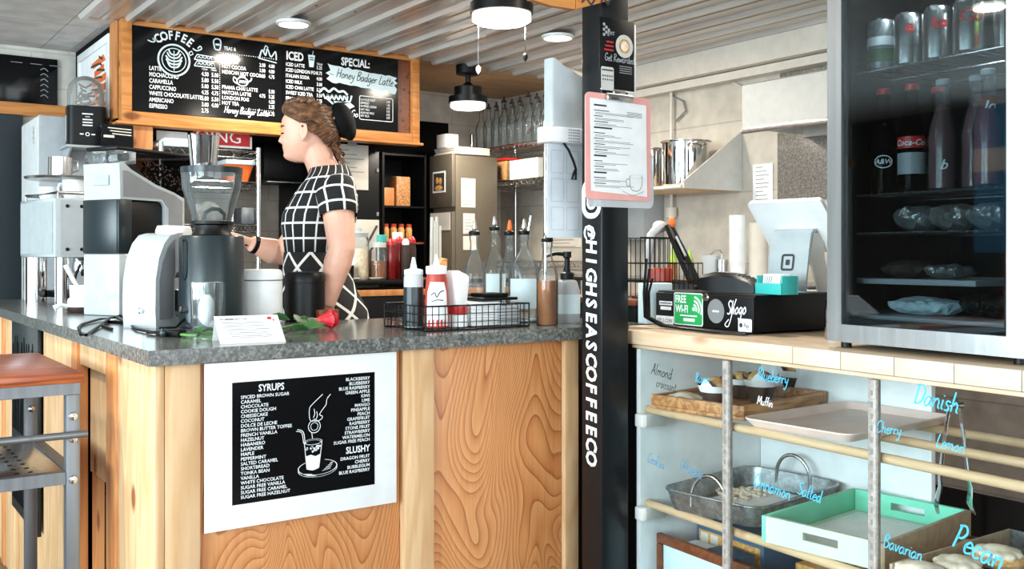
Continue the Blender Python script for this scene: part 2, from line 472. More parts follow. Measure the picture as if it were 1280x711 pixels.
M['offwhite'] = flat('offwhite_plastic', (206, 206, 200), 0.4)
M['paper'] = flat('white_paper', (238, 240, 240), 0.7)
M['paper_old'] = flat('pale_paper', (214, 206, 194), 0.75)
M['lightgrey'] = flat('light_grey_plastic', (168, 172, 175), 0.4)
M['grey'] = flat('mid_grey', (128, 130, 130), 0.45)
M['grey_steel'] = brushed('painted_steel', (128, 133, 138), 0.42, 0.7)
M['black'] = flat('black_satin', (10, 11, 12), 0.4, spec=0.25)
M['black_matte'] = flat('black_matte', (8, 8, 9), 0.8, spec=0.15)
M['board'] = flat('blackboard', (11, 12, 14), 0.14, spec=0.22)
M['postblack'] = flat('post_black_paint', (18, 21, 24), 0.3, spec=0.35, noise=0.12)
M['teal_black'] = flat('dark_teal_metal', (24, 37, 41), 0.3, noise=0.05)
M['teal_door'] = flat('dark_teal_paint', (24, 36, 42), 0.5)
M['steel'] = brushed('brushed_steel', (205, 207, 208), 0.26)
M['chrome'] = flat('chrome', (220, 222, 224), 0.08, 1.0)
M['galv'] = speckle('galvanised_steel', (104, 110, 112), (140, 146, 148), (176, 180, 182), 45, 0.35)
M['standard'] = speckle('zinc_standard', (136, 128, 120), (160, 152, 144), (182, 176, 170), 60, 0.4)
M['green_s'] = flat('sticker_green', (30, 168, 84), 0.5)
M['galv'].node_tree.nodes['Principled BSDF'].inputs['Metallic'].default_value = 0.75
M['chalk'] = flat('chalk_white', (238, 242, 244), 0.8)
M['ice_paint'] = flat('pale_blue_white_paint', (208, 228, 234), 0.7)
M['cyan_ink'] = flat('cyan_marker', (70, 178, 214), 0.6)
M['dark_ink'] = flat('dark_ink', (52, 54, 58), 0.7)
M['blue_ink'] = flat('blue_marker', (72, 140, 176), 0.6)
M['red_ink'] = flat('red_print', (190, 40, 46), 0.6)
M['glass'] = clear('clear_glass', (250, 252, 252), 0.95, 0.24, 0.035, (225, 236, 238))
M['pane'] = clear('case_glass', (250, 253, 253), 0.8, 0.16)
M['door_glass'] = clear('fridge_glass', (206, 214, 216), 0.9, 0.30)
M['smoke'] = clear('smoked_plastic', (120, 114, 110), 0.7, 0.12)
M['film'] = clear('cling_film', (225, 228, 228), 0.9, 0.25, 0.22, (235, 232, 226), 0.12)
M['frost'] = clear('frosted_plastic', (235, 238, 240), 0.5, 0.3, 0.55, (232, 236, 238), 0.3)
M['pink'] = flat('pink_plastic', (238, 172, 164), 0.4)
M['pinkpan'] = flat('pinkish_sheet_pan', (244, 218, 206), 0.4)
M['mint'] = flat('mint_paint', (122, 212, 180), 0.5)
M['mint_pale'] = flat('pale_mint_wood', (206, 222, 200), 0.6)
M['teal'] = flat('turquoise_plastic', (58, 182, 176), 0.4)
M['orange'] = flat('orange_plastic', (240, 110, 40), 0.45)
M['red'] = flat('red_plastic', (206, 36, 36), 0.35)
M['brick_red'] = flat('brick_red_plastic', (170, 56, 36), 0.45)
M['green'] = flat('leaf_green', (54, 96, 48), 0.5, noise=0.3)
M['stem'] = flat('stem_green', (70, 120, 52), 0.5, noise=0.2)
M['lime'] = flat('lime_plastic', (168, 208, 70), 0.4)
M['rose'] = flat('rose_red', (205, 36, 48), 0.5, noise=0.12)
M['skin'] = flat('skin', (226, 172, 148), 0.45, noise=0.04)
M['skin'].node_tree.nodes['Principled BSDF'].inputs['Subsurface Weight'].default_value = 0.08
M['lips'] = flat('lips', (196, 108, 100), 0.4)
M['syrup_amber'] = flat('amber_syrup', (150, 92, 44), 0.2, noise=0.1)
M['syrup_red'] = flat('red_syrup', (120, 24, 22), 0.2)
M['cola'] = flat('dark_cola', (30, 16, 14), 0.15)
M['pinksoda'] = flat('dusky_pink_soda', (112, 70, 72), 0.2)
M['bake'] = speckle('golden_bake', (176, 112, 58), (222, 172, 112), (244, 214, 166), 60, 0.6)
M['icing'] = speckle('pale_pastry', (226, 198, 160), (240, 224, 200), (250, 244, 234), 40, 0.6)
M['choc'] = flat('brown_paper_cup', (58, 42, 36), 0.7, noise=0.1)
M['tan'] = speckle('tan_snack', (160, 104, 50), (206, 150, 82), (232, 190, 124), 70, 0.6)
M['kitchen_white'] = flat('hood_white', (204, 203, 198), 0.28)
M['sidegrey'] = flat('cover_grey', (132, 135, 138), 0.45)
M['foil'] = flat('crumpled_foil', (150, 150, 148), 0.3, 0.6)
M['beige'] = flat('beige_trim', (216, 208, 196), 0.5)
M['sheet'] = flat('pale_sheet', (208, 216, 222), 0.6)
M['blue'] = flat('poster_blue', (84, 160, 212), 0.5)
M['bluebox'] = flat('blue_card', (44, 92, 122), 0.6)
M['floor'] = bricks('plank_floor', (124, 92, 70), (98, 70, 52), (52, 36, 28), 1.2, 0.13, 0.004, 0.35, (0, 0, PI / 2), 0.25)
M['wallblock'] = bricks('painted_block', (216, 211, 202), (212, 207, 198), (198, 192, 182), 0.40, 0.20, 0.005, 0.55, (PI / 2, 0, 0))
M['wallblock_r'] = bricks('painted_block_side', (208, 200, 187), (204, 196, 183), (184, 176, 163), 0.40, 0.20, 0.005, 0.5, (PI / 2, 0, PI / 2))
M['walltile'] = bricks('grey_brown_tile', (158, 146, 136), (148, 136, 127), (126, 116, 108), 0.40, 0.30, 0.004, 0.4, (PI / 2, 0, PI / 2), 0.1)
M['wall'] = flat('wall_paint', (92, 88, 84), 0.7)
M['ceil_tile'] = bricks('ceiling_tile', (226, 224, 220), (222, 220, 216), (196, 192, 188), 1.2, 0.6, 0.005, 0.8)
M['ceil_ply'] = wood('ceiling_plywood', (206, 172, 132), (180, 140, 98), (150, 110, 72), 'x', 0.5, 0.5)
k = NT('white_roof_metal')
mp = k.coord((3.0, 0.35, 3.0)); nz = k.n('ShaderNodeTexNoise', Scale=2.0, Detail=5.0); k.l(mp, 'Vector', nz, 'Vector')
r = k.ramp([(0.3, (196, 190, 183)), (0.7, (226, 222, 217))]); k.l(nz, 'Fac', r, 'Fac'); k.l(r, 'Color', k.b, 'Base Color')
k.b.inputs['Roughness'].default_value = 0.3; k.b.inputs['Metallic'].default_value = 0.35
M['ceil_metal'] = k.m
M['lamp'] = emit('lamp_diffuser', (255, 248, 235), 6.0)
M['led'] = emit('fridge_light', (230, 245, 255), 5.0)
# woven check dress: white lines on black, the skirt cut on the bias
k = NT('windowpane_check')
tc = k.n('ShaderNodeUVMap'); sp = k.n('ShaderNodeSeparateXYZ'); k.l(tc, 'UV', sp, 'Vector')
def gridline(out):
    f = k.n('ShaderNodeMath', operation='FRACT'); k.l(sp, out, f, 0)
    a = k.n('ShaderNodeMath', operation='LESS_THAN'); a.inputs[1].default_value = 0.14; k.l(f, 'Value', a, 0)
    return a
ga, gb = gridline('X'), gridline('Y')
mxm = k.n('ShaderNodeMath', operation='MAXIMUM'); k.l(ga, 'Value', mxm, 0); k.l(gb, 'Value', mxm, 1)
mx = k.n('ShaderNodeMix', data_type='RGBA'); mx.inputs[6].default_value = lin((14, 14, 16)); mx.inputs[7].default_value = lin((228, 228, 224))
k.l(mxm, 'Value', mx, 'Factor'); k.l(mx, 'Result', k.b, 'Base Color'); k.b.inputs['Roughness'].default_value = 0.85
M['dress'] = k.m
k = NT('brown_hair')
mp = k.coord((20, 20, 20)); nz = k.n('ShaderNodeTexNoise', Scale=3.0, Detail=5.0); k.l(mp, 'Vector', nz, 'Vector')
r = k.ramp([(0.3, (60, 38, 26)), (0.55, (104, 70, 46)), (0.75, (150, 108, 74))]); k.l(nz, 'Fac', r, 'Fac'); k.l(r, 'Color', k.b, 'Base Color')
k.b.inputs['Roughness'].default_value = 0.38
M['hair'] = k.m
# ================================================================== THE ROOM
CEIL = 2.42
XR, YB = 4.23, 6.12          # right and back walls
m = MB().box(-3.3, 4.4, -2.7, 6.3, -0.08, 0.0); struct('floor', m, M['floor'])
# ceiling: white roof panel with ribs over the counter, tiles on the left, plywood at the back
prof = []
x = 1.05
while x < 4.22:
    prof += [(x, CEIL), (x + 0.012, CEIL - 0.02), (x + 0.034, CEIL - 0.02), (x + 0.046, CEIL), (x + 0.10, CEIL), (x + 0.105, CEIL - 0.005), (x + 0.125, CEIL - 0.005), (x + 0.13, CEIL)]
    x += 0.2
prof += [(4.25, CEIL), (4.25, CEIL + 0.05), (1.05, CEIL + 0.05)]
m = MB().prism(prof, -2.6, 5.16, 'y'); cm = struct('ceiling', m, M['ceil_metal'])
m = MB().box(-3.3, 1.045, -2.7, 6.3, CEIL, CEIL + 0.06).box(1.05, 1.5, 5.165, 6.3, CEIL, CEIL + 0.06); struct('ceiling_tile_panel', m, M['ceil_tile'], cm)
m = MB().box(1.505, 4.4, 5.165, 6.3, CEIL, CEIL + 0.06); struct('ceiling_plywood_panel', m, M['ceil_ply'], cm)
m = MB()
for yy in (3.0, 1.6, 4.3):
    for q in range(16):
        m.lathe([(0.007, 0.0), (0.006, -0.006), (0.0, -0.008)], (1.09 + 0.2 * q + 0.03, yy, CEIL), 8)
struct('ceiling_screw', m, M['grey'], cm)

m = MB().box(XR, XR + 0.12, -2.7, 6.3, 0, CEIL); wr = struct('wall_right', m, M['wallblock_r'])
m = MB().box(-3.3, XR, YB, YB + 0.12, 0, CEIL); struct('wall_back', m, M['wallblock'])
# left wall with two window openings, front wall with two shop windows
def wall_open(name, axis, c0, c1, a0, a1, holes, zb, zt):
    m = MB()
    def bx(p, q, z0, z1):
        if axis == 'x': m.box(c0, c1, p, q, z0, z1)
        else: m.box(p, q, c0, c1, z0, z1)
    cur = a0
    for h0, h1 in holes:
        bx(cur, h0, 0, CEIL); bx(h0, h1, 0, zb); bx(h0, h1, zt, CEIL); cur = h1
    bx(cur, a1, 0, CEIL)
    return struct(name, m, M['wall'])
LH = [(-0.7, 1.5), (2.0, 4.2)]; FH = [(-2.6, -0.2), (0.3, 2.7)]
wall_open('wall_left', 'x', -3.3, -3.2, -2.7, 6.12, LH, 0.75, 2.3)
wall_open('wall_front', 'y', -2.7, -2.6, -3.2, 4.23, FH, 0.5, 2.35)
wn = 1
for axis, hs, c, zb, zt in (('x', LH, -3.25, 0.75, 2.3), ('y', FH, -2.65, 0.5, 2.35)):
    for h0, h1 in hs:
        m = MB()
        for (p, q, z0, z1) in ((h0, h0 + .06, zb, zt), (h1 - .06, h1, zb, zt), (h0 + .06, h1 - .06, zb, zb + .06), (h0 + .06, h1 - .06, zt - .06, zt), ((h0 + h1) / 2 - .025, (h0 + h1) / 2 + .025, zb + .06, zt - .06)):
            if axis == 'x': m.box(c - .03, c + .03, p, q, z0, z1)
            else: m.box(p, q, c - .03, c + .03, z0, z1)
        fr = struct('window_%d' % wn, m, M['white']); wn += 1
        m = MB()
        if axis == 'x': m.box(c - .003, c + .003, h0 + .05, h1 - .05, zb + .05, zt - .05)
        else: m.box(h0 + .05, h1 - .05, c - .003, c + .003, zb + .05, zt - .05)
        obj('pane', m, M['pane'], fr)
# fascia and conduit under the ceiling of the right wall
m = MB().box(4.09, XR, -2.6, 5.16, 2.27, CEIL - 0.02).box(4.15, XR, -2.6, 6.1, 2.22, 2.265); t1 = struct('trim_1', m, M['beige'])
m = MB().box(XR - 0.012, XR, -2.6, 2.95, 0.19, 1.0); struct('trim_2', m, M['walltile'])
m = MB().box(XR - 0.025, XR, -2.6, 2.95, 0.0, 0.188); struct('baseboard_right', m, M['black_matte'])
# boarded header carrying the menus, with its post, and the rail along the back wall
m = MB().box(1.235, 2.925, 5.14, YB, 1.93, CEIL); hd = struct('trim_3', m, M['black_matte'])
m = MB()
m.box(1.235, 1.285, 5.075, 5.14, 1.91, CEIL - 0.002, 0.003)
m.box(2.875, 2.925, 5.075, 5.14, 1.91, CEIL - 0.002, 0.003)
m.box(1.285, 2.875, 5.085, 5.14, 2.392, CEIL - 0.002, 0.003)
m.box(1.285, 2.875, 5.075, 5.14, 1.91, 1.962, 0.003)
m.box(1.21, 2.945, 5.065, 5.16, 1.895, 1.909, 0.002)
obj('header_frame', m, M['pine_x'], hd)
m = MB().box(1.222, 1.2345, 5.145, 5.26, 1.93, CEIL - 0.002).box(1.222, 1.2345, 5.26, YB, 1.86, 1.93); obj('corner_trim', m, M['pine_dark'], hd)
m = MB().box(2.785, 2.875, 5.10, 5.138, 1.965, 2.39); obj('end_board', m, M['redwood'], hd)
m = MB().box(1.29, 1.39, 5.09, 5.19, 0.0, 1.894, 0.004); struct('trim_4', m, M['pine_dark'])
m = MB().box(-3.2, 1.2, YB - 0.03, YB, 2.03, 2.10); struct('trim_5', m, M['pine_x'])
# dark doorways in the back wall
m = MB().box(-0.10, 0.95, YB - 0.05, YB, 0.0, 2.03, 0.004); d1 = struct('door_1', m, M['teal_door'])
m = MB().lathe([(0.012, 0), (0.012, 0.03), (0.028, 0.035), (0.028, 0.06), (0.0, 0.066)], (0, 0, 0), 14).xf(0, Matrix.Translation((-0.02, YB - 0.05, 1.0)) @ Matrix.Rotation(PI / 2, 4, 'X')); obj('door_handle', m, M['chrome'], d1)
m = MB().box(2.93, 3.75, YB - 0.03, YB, 0.0, 2.2, 0.004); struct('door_2', m, M['black_matte'])

# ================================================================== THE SERVICE COUNTER
ZT = 1.037; ZB = 1.002
cb = thing('service_counter', 'pine and plywood service counter base under the grey stone worktop', 'counter', (0.62, 2.2554, 0))
def P(name, x0, x1, y0, y1, z0, z1, mat, bev=0.002):
    m = MB().box(x0 - .62, x1 - .62, y0 - 2.2554, y1 - 2.2554, z0, z1, bev); return obj(name, m, M[mat], cb)
# front leg
P('carcass', .66, 1.838, 2.30, 2.90, 0.0, ZB - .001, 'black_matte')
P('plywood_panel', .724, 1.248, 2.272, 2.295, 0, ZB - .001, 'ply')
P('plywood_panel', 1.346, 1.786, 2.272, 2.295, 0, ZB - .001, 'ply')
P('pine_board', .642, .722, 2.2554, 2.272, 0, ZB - .001, 'pine')
P('pine_board', 1.25, 1.344, 2.2554, 2.294, 0, ZB - .001, 'pine')
P('pine_board', 1.788, 1.838, 2.2554, 2.294, 0, ZB - .001, 'pine')
# left leg
P('carcass', .70, 1.2, 2.91, 5.2, 0, ZB - .001, 'black_matte')
P('corner_trim', .62, .641, 2.2554, 2.285, 0, ZB - .001, 'pine')
P('side_panel', .624, .645, 2.287, 2.60, 0, ZB - .001, 'pine')
P('batten', .618, .648, 2.602, 2.70, 0, ZB - .001, 'pine_dark')
P('side_panel', .655, .67, 2.702, 3.05, .62, ZB - .07, 'pine')
P('rail', .626, .65, 2.702, 3.05, ZB - .069, ZB - .001, 'pine')
P('side_panel', .66, .675, 2.702, 3.05, 0, .615, 'pine_dark')
P('batten', .618, .65, 3.052, 3.12, 0, ZB - .001, 'pine_dark')
P('side_panel', .626, .65, 3.122, 3.60, 0, ZB - .001, 'pine')
P('side_panel', .64, .65, 3.602, 4.168, 0, ZB - .001, 'pine')
P('side_panel', .626, .65, 4.17, 4.40, 0, ZB - .001, 'pine')
P('batten', .62, .65, 4.402, 4.47, 0, ZB - .001, 'pine_dark')
P('side_panel', .626, .65, 4.472, 5.19, 0, ZB - .001, 'pine')
m = MB()
poly = [(.602, 2.238), (2.1, 2.238), (2.1, 2.94), (1.25, 2.94), (1.25, 5.2), (.602, 5.2)]
m.prism(poly, ZB, ZT, 'z')
single('stone_worktop', 'grey speckled stone worktop running along and around the service counter', 'worktop', m, M['stone'], smooth=False)

# black metal art panel on the side of the counter
ap = thing('metal_wall_panel', 'dark grey metal panel with cut grass shapes on the side of the counter', 'decorative panel', (0.617, 4.15, 0), -PI / 2)
m = MB().box(0, .53, -.006, .006, .30, ZB - .004, .001); obj('panel', m, M['teal_black'], ap)
m = MB()
for row, (zb, zt, n) in enumerate(((.86, .955, 12), (.60, .84, 15), (.34, .57, 15))):
    for q in range(n):
        x = .02 + .49 * (q + .5) / n
        lean = RND.uniform(-.02, .02); ww = RND.uniform(.008, .014)
        m.prism([(x - ww / 2, zb), (x + ww / 2, zb), (x + lean + .002, zt - RND.uniform(0, .04)), (x + lean - .002, zt - RND.uniform(.03, .06))], -.0085, -.0062)
obj('cut_shapes', m, M['black_matte'], ap)

# syrup menu on the counter front
sg = thing('syrup_menu_sign', 'white bordered chalk style syrup and slushy menu on the counter front', 'sign', (.730, 2.2545, 0))
m = MB().box(0, .498, -.004, 0, .6095, .999, .001); obj('backing_board', m, M['white'], sg)
m = MB().box(.064, .434, -.0055, -.004, .665, .951); obj('black_panel', m, M['board'], sg)
m = MB(); Y = -.0061
m.text('SYRUPS', .127, .926, .0235, bold=.02, y=Y, sx=.82)
rows = ['SPICED BROWN SUGAR', 'CARAMEL', 'CHOCOLATE', 'COOKIE DOUGH', 'CHEESECAKE', 'COCONUT', 'DOLCE DE LECHE', 'BROWN BUTTER TOFFEE', 'FRENCH VANILLA', 'HAZELNUT', 'HABANERO', 'LAVENDER', 'MAPLE', 'PEPPERMINT', 'SALTED CARAMEL', 'SHORTBREAD', 'TONKA BEAN', 'VANILLA', 'WHITE CHOCOLATE', 'SUGAR FREE VANILLA', 'SUGAR FREE CARAMEL', 'SUGAR FREE HAZELNUT']
for q, tx in enumerate(rows): m.text(tx, .084, .9115 - q * .01115, .0112, bold=.012, y=Y, sx=1.0)
obj('syrup_list_lettering', m, M['chalk'], sg); m = MB()
rows = ['BLACKBERRY', 'BLUEBERRY', 'BLUE RASPBERRY', 'GREEN APPLE', 'KIWI', 'LIME', 'MANGO', 'PINEAPPLE', 'PEACH', 'GRAPEFRUIT', 'RASPBERRY', 'STONE FRUIT', 'STRAWBERRY', 'WATERMELON', 'SUGAR FREE PEACH']
for q, tx in enumerate(rows): m.text(tx, .420, .9335 - q * .0111, .0112, 'RIGHT', bold=.012, y=Y, sx=1.0)
obj('fruit_list_lettering', m, M['chalk'], sg); m = MB()
m.text('SLUSHY', .420, .752, .0235, 'RIGHT', bold=.02, y=Y, sx=.82)
for q, tx in enumerate(['DRAGON FRUIT', 'CHERRY', 'BUBBLEGUM', 'BLUE RASPBERRY']): m.text(tx, .420, .7365 - q * .0115, .0112, 'RIGHT', bold=.012, y=Y)
obj('slushy_list_lettering', m, M['chalk'], sg)
m = MB()   # line drawing of a hand pouring syrup into an iced cup on a plate
def curve2(pts, n=10):
    out = []
    for i in range(len(pts) - 1):
        p0 = Vector(pts[max(i - 1, 0)]); p1 = Vector(pts[i]); p2 = Vector(pts[i + 1]); p3 = Vector(pts[min(i + 2, len(pts) - 1)])
        for q in range(n):
            t = q / n
            out.append(0.5 * ((2 * p1) + (p2 - p0) * t + (2 * p0 - 5 * p1 + 4 * p2 - p3) * t * t + (3 * p1 - p0 - 3 * p2 + p3) * t ** 3))
    out.append(Vector(pts[-1]))
    return out
LW = .0016
for pts in ([(.291, .906), (.262, .882), (.256, .871), (.257, .848), (.264, .842), (.270, .848)], [(.312, .905), (.302, .892), (.300, .880), (.290, .868), (.283, .857), (.290, .852), (.288, .846), (.279, .842), (.268, .842)],
            [(.302, .892), (.305, .899)], [(.268, .872), (.270, .860), (.266, .850)], [(.275, .865), (.277, .855), (.273, .846)], [(.262, .815), (.264, .800)], [(.222, .822), (.236, .816), (.241, .790)], [(.225, .826), (.240, .818), (.245, .790)]):
    m.line2(curve2(pts), LW, Y)
m.ring2(.269, Y, .829, .0165, .0148); m.ring2(.269, Y, .829, .0100, .0088)
m.ring2(.266, Y, .792, .0240, .0222, asp=.3); m.ring2(.266, Y, .790, .0205, .0192, asp=.3)
m.line2([(.243, .790), (.249, .727)], LW, Y); m.line2([(.289, .790), (.281, .727)], LW, Y); m.line2(curve2([(.249, .727), (.265, .723), (.281, .727)]), LW, Y)
m.add([(.2465, Y, .758), (.249, Y, .727), (.265, Y, .7235), (.281, Y, .727), (.2845, Y, .760), (.272, Y, .756), (.26, Y, .7605)], [tuple(range(7))])
for q in range(16): m.disc(.247 + RND.random() * .037, Y, .764 + RND.random() * .018, .0028, 8)
m.ring2(.278, Y, .728, .052, .0498, 48, .36, PI * .62, PI * 2.38); m.ring2(.278, Y, .724, .052, .0505, 48, .38, PI, PI * 2)
for q in range(5): m.line2([(.290 + q * .005, .718 + q * .004), (.312 + q * .002, .722 + q * .004)], .001, Y)
for q in range(4): m.line2([(.238 + q * .004, .716 - q * .002), (.262 + q * .004, .713 - q * .002)], .001, Y)
obj('drawing', m, M['chalk'], sg)

# ================================================================== BLACK POST
PX0, PX1, PY0, PY1 = 1.760, 1.858, 2.060, 2.146
post = thing('black_post', 'black painted square post with white vertical lettering at the counter end', 'post', (PX0, PY0, 0))
m = MB().box(0, PX1 - PX0, 0, PY1 - PY0, 0, CEIL - .022, .003); obj('post_shaft', m, M['postblack'], post)
m = MB()
# on the face towards the left (-x): local frame u along -y, letters turned to read downwards
def onleft(a, b):   # a: across the face from its far (left) edge, b: height
    return Vector((-.0012, (PY1 - PY0) - a, b))
zs = onX(739, 281, PX0).z; ze = onX(739, 581, PX0).z
txt = '@HIGHSEASCOFFEECO'
step = (zs - ze) / len(txt)
Mt = Matrix(((0, 0, 0, -.0012), (0, 0, -1, 0), (0, 0, 0, 0), (0, 0, 0, 1)))
for q, ch in enumerate(txt):
    sub = MB().text(ch, 0, 0, .062 if ch != '@' else .05, 'CENTER', bold=.035, y=0, sx=.86, shear=.12)
    zc = zs - (q + .5) * step
    for p in sub.v:   # text x -> downwards, text z (up) -> towards the right edge
        pass
    m.add([(-.0012, (PY1 - PY0) - .022 - p.z * 1.0, zc - p.x) for p in sub.v], sub.f)
obj('lettering', m, M['chalk'], post)
m = MB()
def rrect(cx, cz, w, h, r, n=6):
    out = []
    for (sx, sz, a0) in ((1, 1, 0), (-1, 1, PI / 2), (-1, -1, PI), (1, -1, 3 * PI / 2)):
        for q in range(n + 1):
            a = a0 + q * PI / 2 / n
            out.append((cx + sx * (w / 2 - r) + r * math.cos(a), cz + sz * (h / 2 - r) + r * math.sin(a)))
    return out
def rframe(mb, cx, cz, w, h, r, t, f, fill=False):
    o = rrect(cx, cz, w, h, r)
    if fill:
        mb.add([f(a, b) for a, b in o], [tuple(range(len(o)))]); return
    i = rrect(cx, cz, w - 2 * t, h - 2 * t, max(r - t, .001)); n = len(o)
    mb.add([f(a, b) for a, b in o] + [f(a, b) for a, b in i], [(q, (q + 1) % n, (q + 1) % n + n, q + n) for q in range(n)])
zc = onX(739, 248, PX0).z
rframe(m, .043, zc, .083, .112, .036, .015, onleft); rframe(m, .043, zc, .040, .062, .018, .008, onleft)
obj('round_cornered_emblem', m, M['chalk'], post)
# ================================================================== DISPLAY CASE (right) : local x runs along its front towards the camera, y inwards
DR = -PI / 2 - math.atan2(.0628, .998)
D0 = Vector((1.889, 2.08, 0))
def DW(u, v, z=0):   # case frame -> world
    return Vector((D0.x - .0628 * u + .998 * v, D0.y - .998 * u - .0628 * v, z))
dc = thing('display_case', 'white pastry display case with handwritten glass front beside the black post', 'display case', D0, DR)
def Q(name, x0, x1, y0, y1, z0, z1, mat, bev=.002):
    return obj(name, MB().box(x0, x1, y0, y1, z0, z1, bev), M[mat], dc)
Q('side_panel', .005, .023, .012, .50, 0, .984, 'white')
Q('side_panel', 1.38, 1.398, .012, .50, 0, .984, 'white')
Q('back_panel', .024, .615, .482, .50, 0, .984, 'white')
Q('bottom_shelf', .024, 1.379, .012, .480, .10, .118, 'greywood')
Q('plinth', .024, 1.379, .03, .05, 0, .099, 'white')
for u in (.375, .815):
    up = obj('upright', MB().box(u - .010, u + .010, -.004, .014, 0, .984, .002), M['standard'], dc)
    m = MB()
    for q in range(37): m.box(u - .003, u + .003, -.0046, -.004, .05 + q * .025, .062 + q * .025)
    so = obj('slots', m, M['grey'], up); so['kind'] = 'stuff'

Q('front_rail', -.003, 1.398, .002, .02, .9865, .996, 'pine_y')
for (u, v, z) in ((.024, .03, .79), (.024, .25, .79), (.024, .43, .79), (.024, .03, .53), (.024, .30, .53), (.024, .43, .53)):
    obj('rod_bracket', MB().box(u, u + .035, v - .04, v + .05, z - .022, z + .014, .004), M['offwhite'], dc)
for v in (.02, .225, .43):
    for z in (.814, .549):
        m = MB().cyl((.03, v + .012, z), (1.378, v + .012, z), .011); obj('dowel', m, M['dowel'], dc)
m = MB()
for u0, u1 in ((.026, .364), (.386, .804), (.826, 1.376)): m.box(u0, u1, .003, .0055, .12, .985)
gl = obj('glass_front', m, M['pane'], dc); gl['label'] = 'clear glass front with blue marker writing'
def hand(t, px, py, size, mat, rot=0.0, shear=.25, bold=.004):
    P_ = None
    # point on the glass plane seen at (px, py)
    d = ray(px, py); nrm = Vector((.998, -.0628, 0)); t_ = nrm.dot(D0) / nrm.dot(d); pt = d * t_; pt.z += EYE
    u = (pt - D0).dot(Vector((-.0628, -.998, 0)))
    return script(MB(), t, u, pt.z, size, size * .085, .0022, rot, .25, .8)
for t, px, py, sz, mt, rt in (('Almond', 813, 467, .032, 'dark_ink', -.10), ('croissant', 819, 483, .026, 'dark_ink', -.08), ('Blueberry', 945, 474, .030, 'cyan_ink', -.03), ('Raisin', 868, 478, .026, 'cyan_ink', 0.05),
                              ('Danish', 1140, 503, .042, 'cyan_ink', -.10), ('Lemon', 1168, 558, .028, 'cyan_ink', -.08), ('Cherry', 1094, 540, .026, 'cyan_ink', .02), ('Bavarian', 1102, 683, .030, 'cyan_ink', -.08),
                              ('Pecan', 1187, 682, .052, 'cyan_ink', -.22), ('Cookies', 808, 577, .028, 'blue_ink', -.12), ('Chocolate', 848, 584, .026, 'blue_ink', -.18), ('Cinnamon', 940, 607, .034, 'cyan_ink', -.10), ('Salted', 995, 617, .032, 'cyan_ink', -.12), ('Muffin', 945, 505, .022, 'paper', -.05)):
    obj('handwriting', hand(t, px, py, sz, mt, rt), M[mt], gl)
# worktop over the case
m = MB().box(-.012, 1.42, 0, .60, 1.0, ZT - .001, .002); wt = thing('case_worktop', 'wooden topped worktop edge over the display case carrying till and fridge', 'worktop', D0, DR)
obj('top_board', m, M['greywood'], wt)
m = MB().box(-.012, .60, -.010, -.001, .998, ZT, .002); obj('front_edge', m, M['pine_y'], wt)
m = MB()
for q in range(6): m.box(.6015 + q * .137, .7370 + q * .137, -.010, -.001, .998, ZT, .0015)
M['edge_tile'] = flat('edge_tile', (206, 192, 174), .5, noise=.05)
obj('tiled_edge', m, M['edge_tile'], wt)
m = MB().box(-.14, -.014, .10, .60, 1.0, ZT - .001, .002); obj('top_extension', m, M['greywood'], wt)
m = MB().box(-.14, -.025, .12, .58, 0, .999, .002); obj('end_support', m, M['black_matte'], wt)

# ---------- things inside the case
def on_case(u, v, z): return DW(u, v, z)
# wooden tray with muffins
tr = thing('wooden_tray', 'rustic wooden serving tray of muffins on the upper rods', 'tray', on_case(.185, .235, .8255), DR + .20)
m = MB().box(-.15, .15, -.205, .205, 0, .01, .002); obj('tray_base', m, M['traywood'], tr)
for (x0, x1, y0, y1) in ((-.15, .15, -.205, -.191), (-.15, .15, .191, .205), (-.15, -.136, -.19, .19), (.136, .15, -.19, .19)):
    m = MB().box(x0, x1, y0, y1, .0102, .038, .002); obj('tray_side', m, M['traywood'], tr)
def muffin(loc, label, s=1.0, first=[None]):
    if first[0]:
        return dup(first[0], loc, RND.uniform(0, 6), label, 'muffins on the wooden tray', s)
    t = thing('muffin', label, 'muffin', loc, .4, 'muffins on the wooden tray')
    m = MB(); rs = []
    for q, (z, r, pk) in enumerate(((0, .026, 0), (.03, .034, 0), (.05, .040, .004), (.064, .044, .018))):
        rs.append([(r * math.cos(2 * PI * j / 32) * (1 + (.06 if q > 1 else .02) * math.cos(8 * PI * j / 32)), r * math.sin(2 * PI * j / 32) * (1 + (.06 if q > 1 else .02) * math.cos(8 * PI * j / 32)), z + pk * max(0, math.cos(8 * PI * j / 32))) for j in range(32)])
    m.rings(rs, True, False); obj('paper_cup', m, M['choc'], t)
    m = MB()
    for z0, r0 in ((0, 1.0),):
        vs = []
        for a in range(7):
            ph = PI / 2 * a / 6
            vs.append([(.039 * math.cos(ph) * math.cos(2 * PI * j / 20) * RND.uniform(.95, 1.03), .039 * math.cos(ph) * math.sin(2 * PI * j / 20) * RND.uniform(.95, 1.03), .052 + .034 * math.sin(ph)) for j in range(20)])
        m.rings(vs)
    obj('muffin_top', m, M['bake'], t)
    m = MB(); rs = []
    for (z, r, pk) in ((.046, .0405, 0), (.056, .044, .004), (.064, .048, .020)):
        rs.append([(r * math.cos(2 * PI * j / 32), r * math.sin(2 * PI * j / 32), z + pk * max(0, math.cos(4 * 2 * PI * j / 32 + .8)) ** 1.5) for j in range(32)])
    m.rings(rs, False, False); obj('paper_liner', m, M['paper'], t)
    first[0] = t
    return t
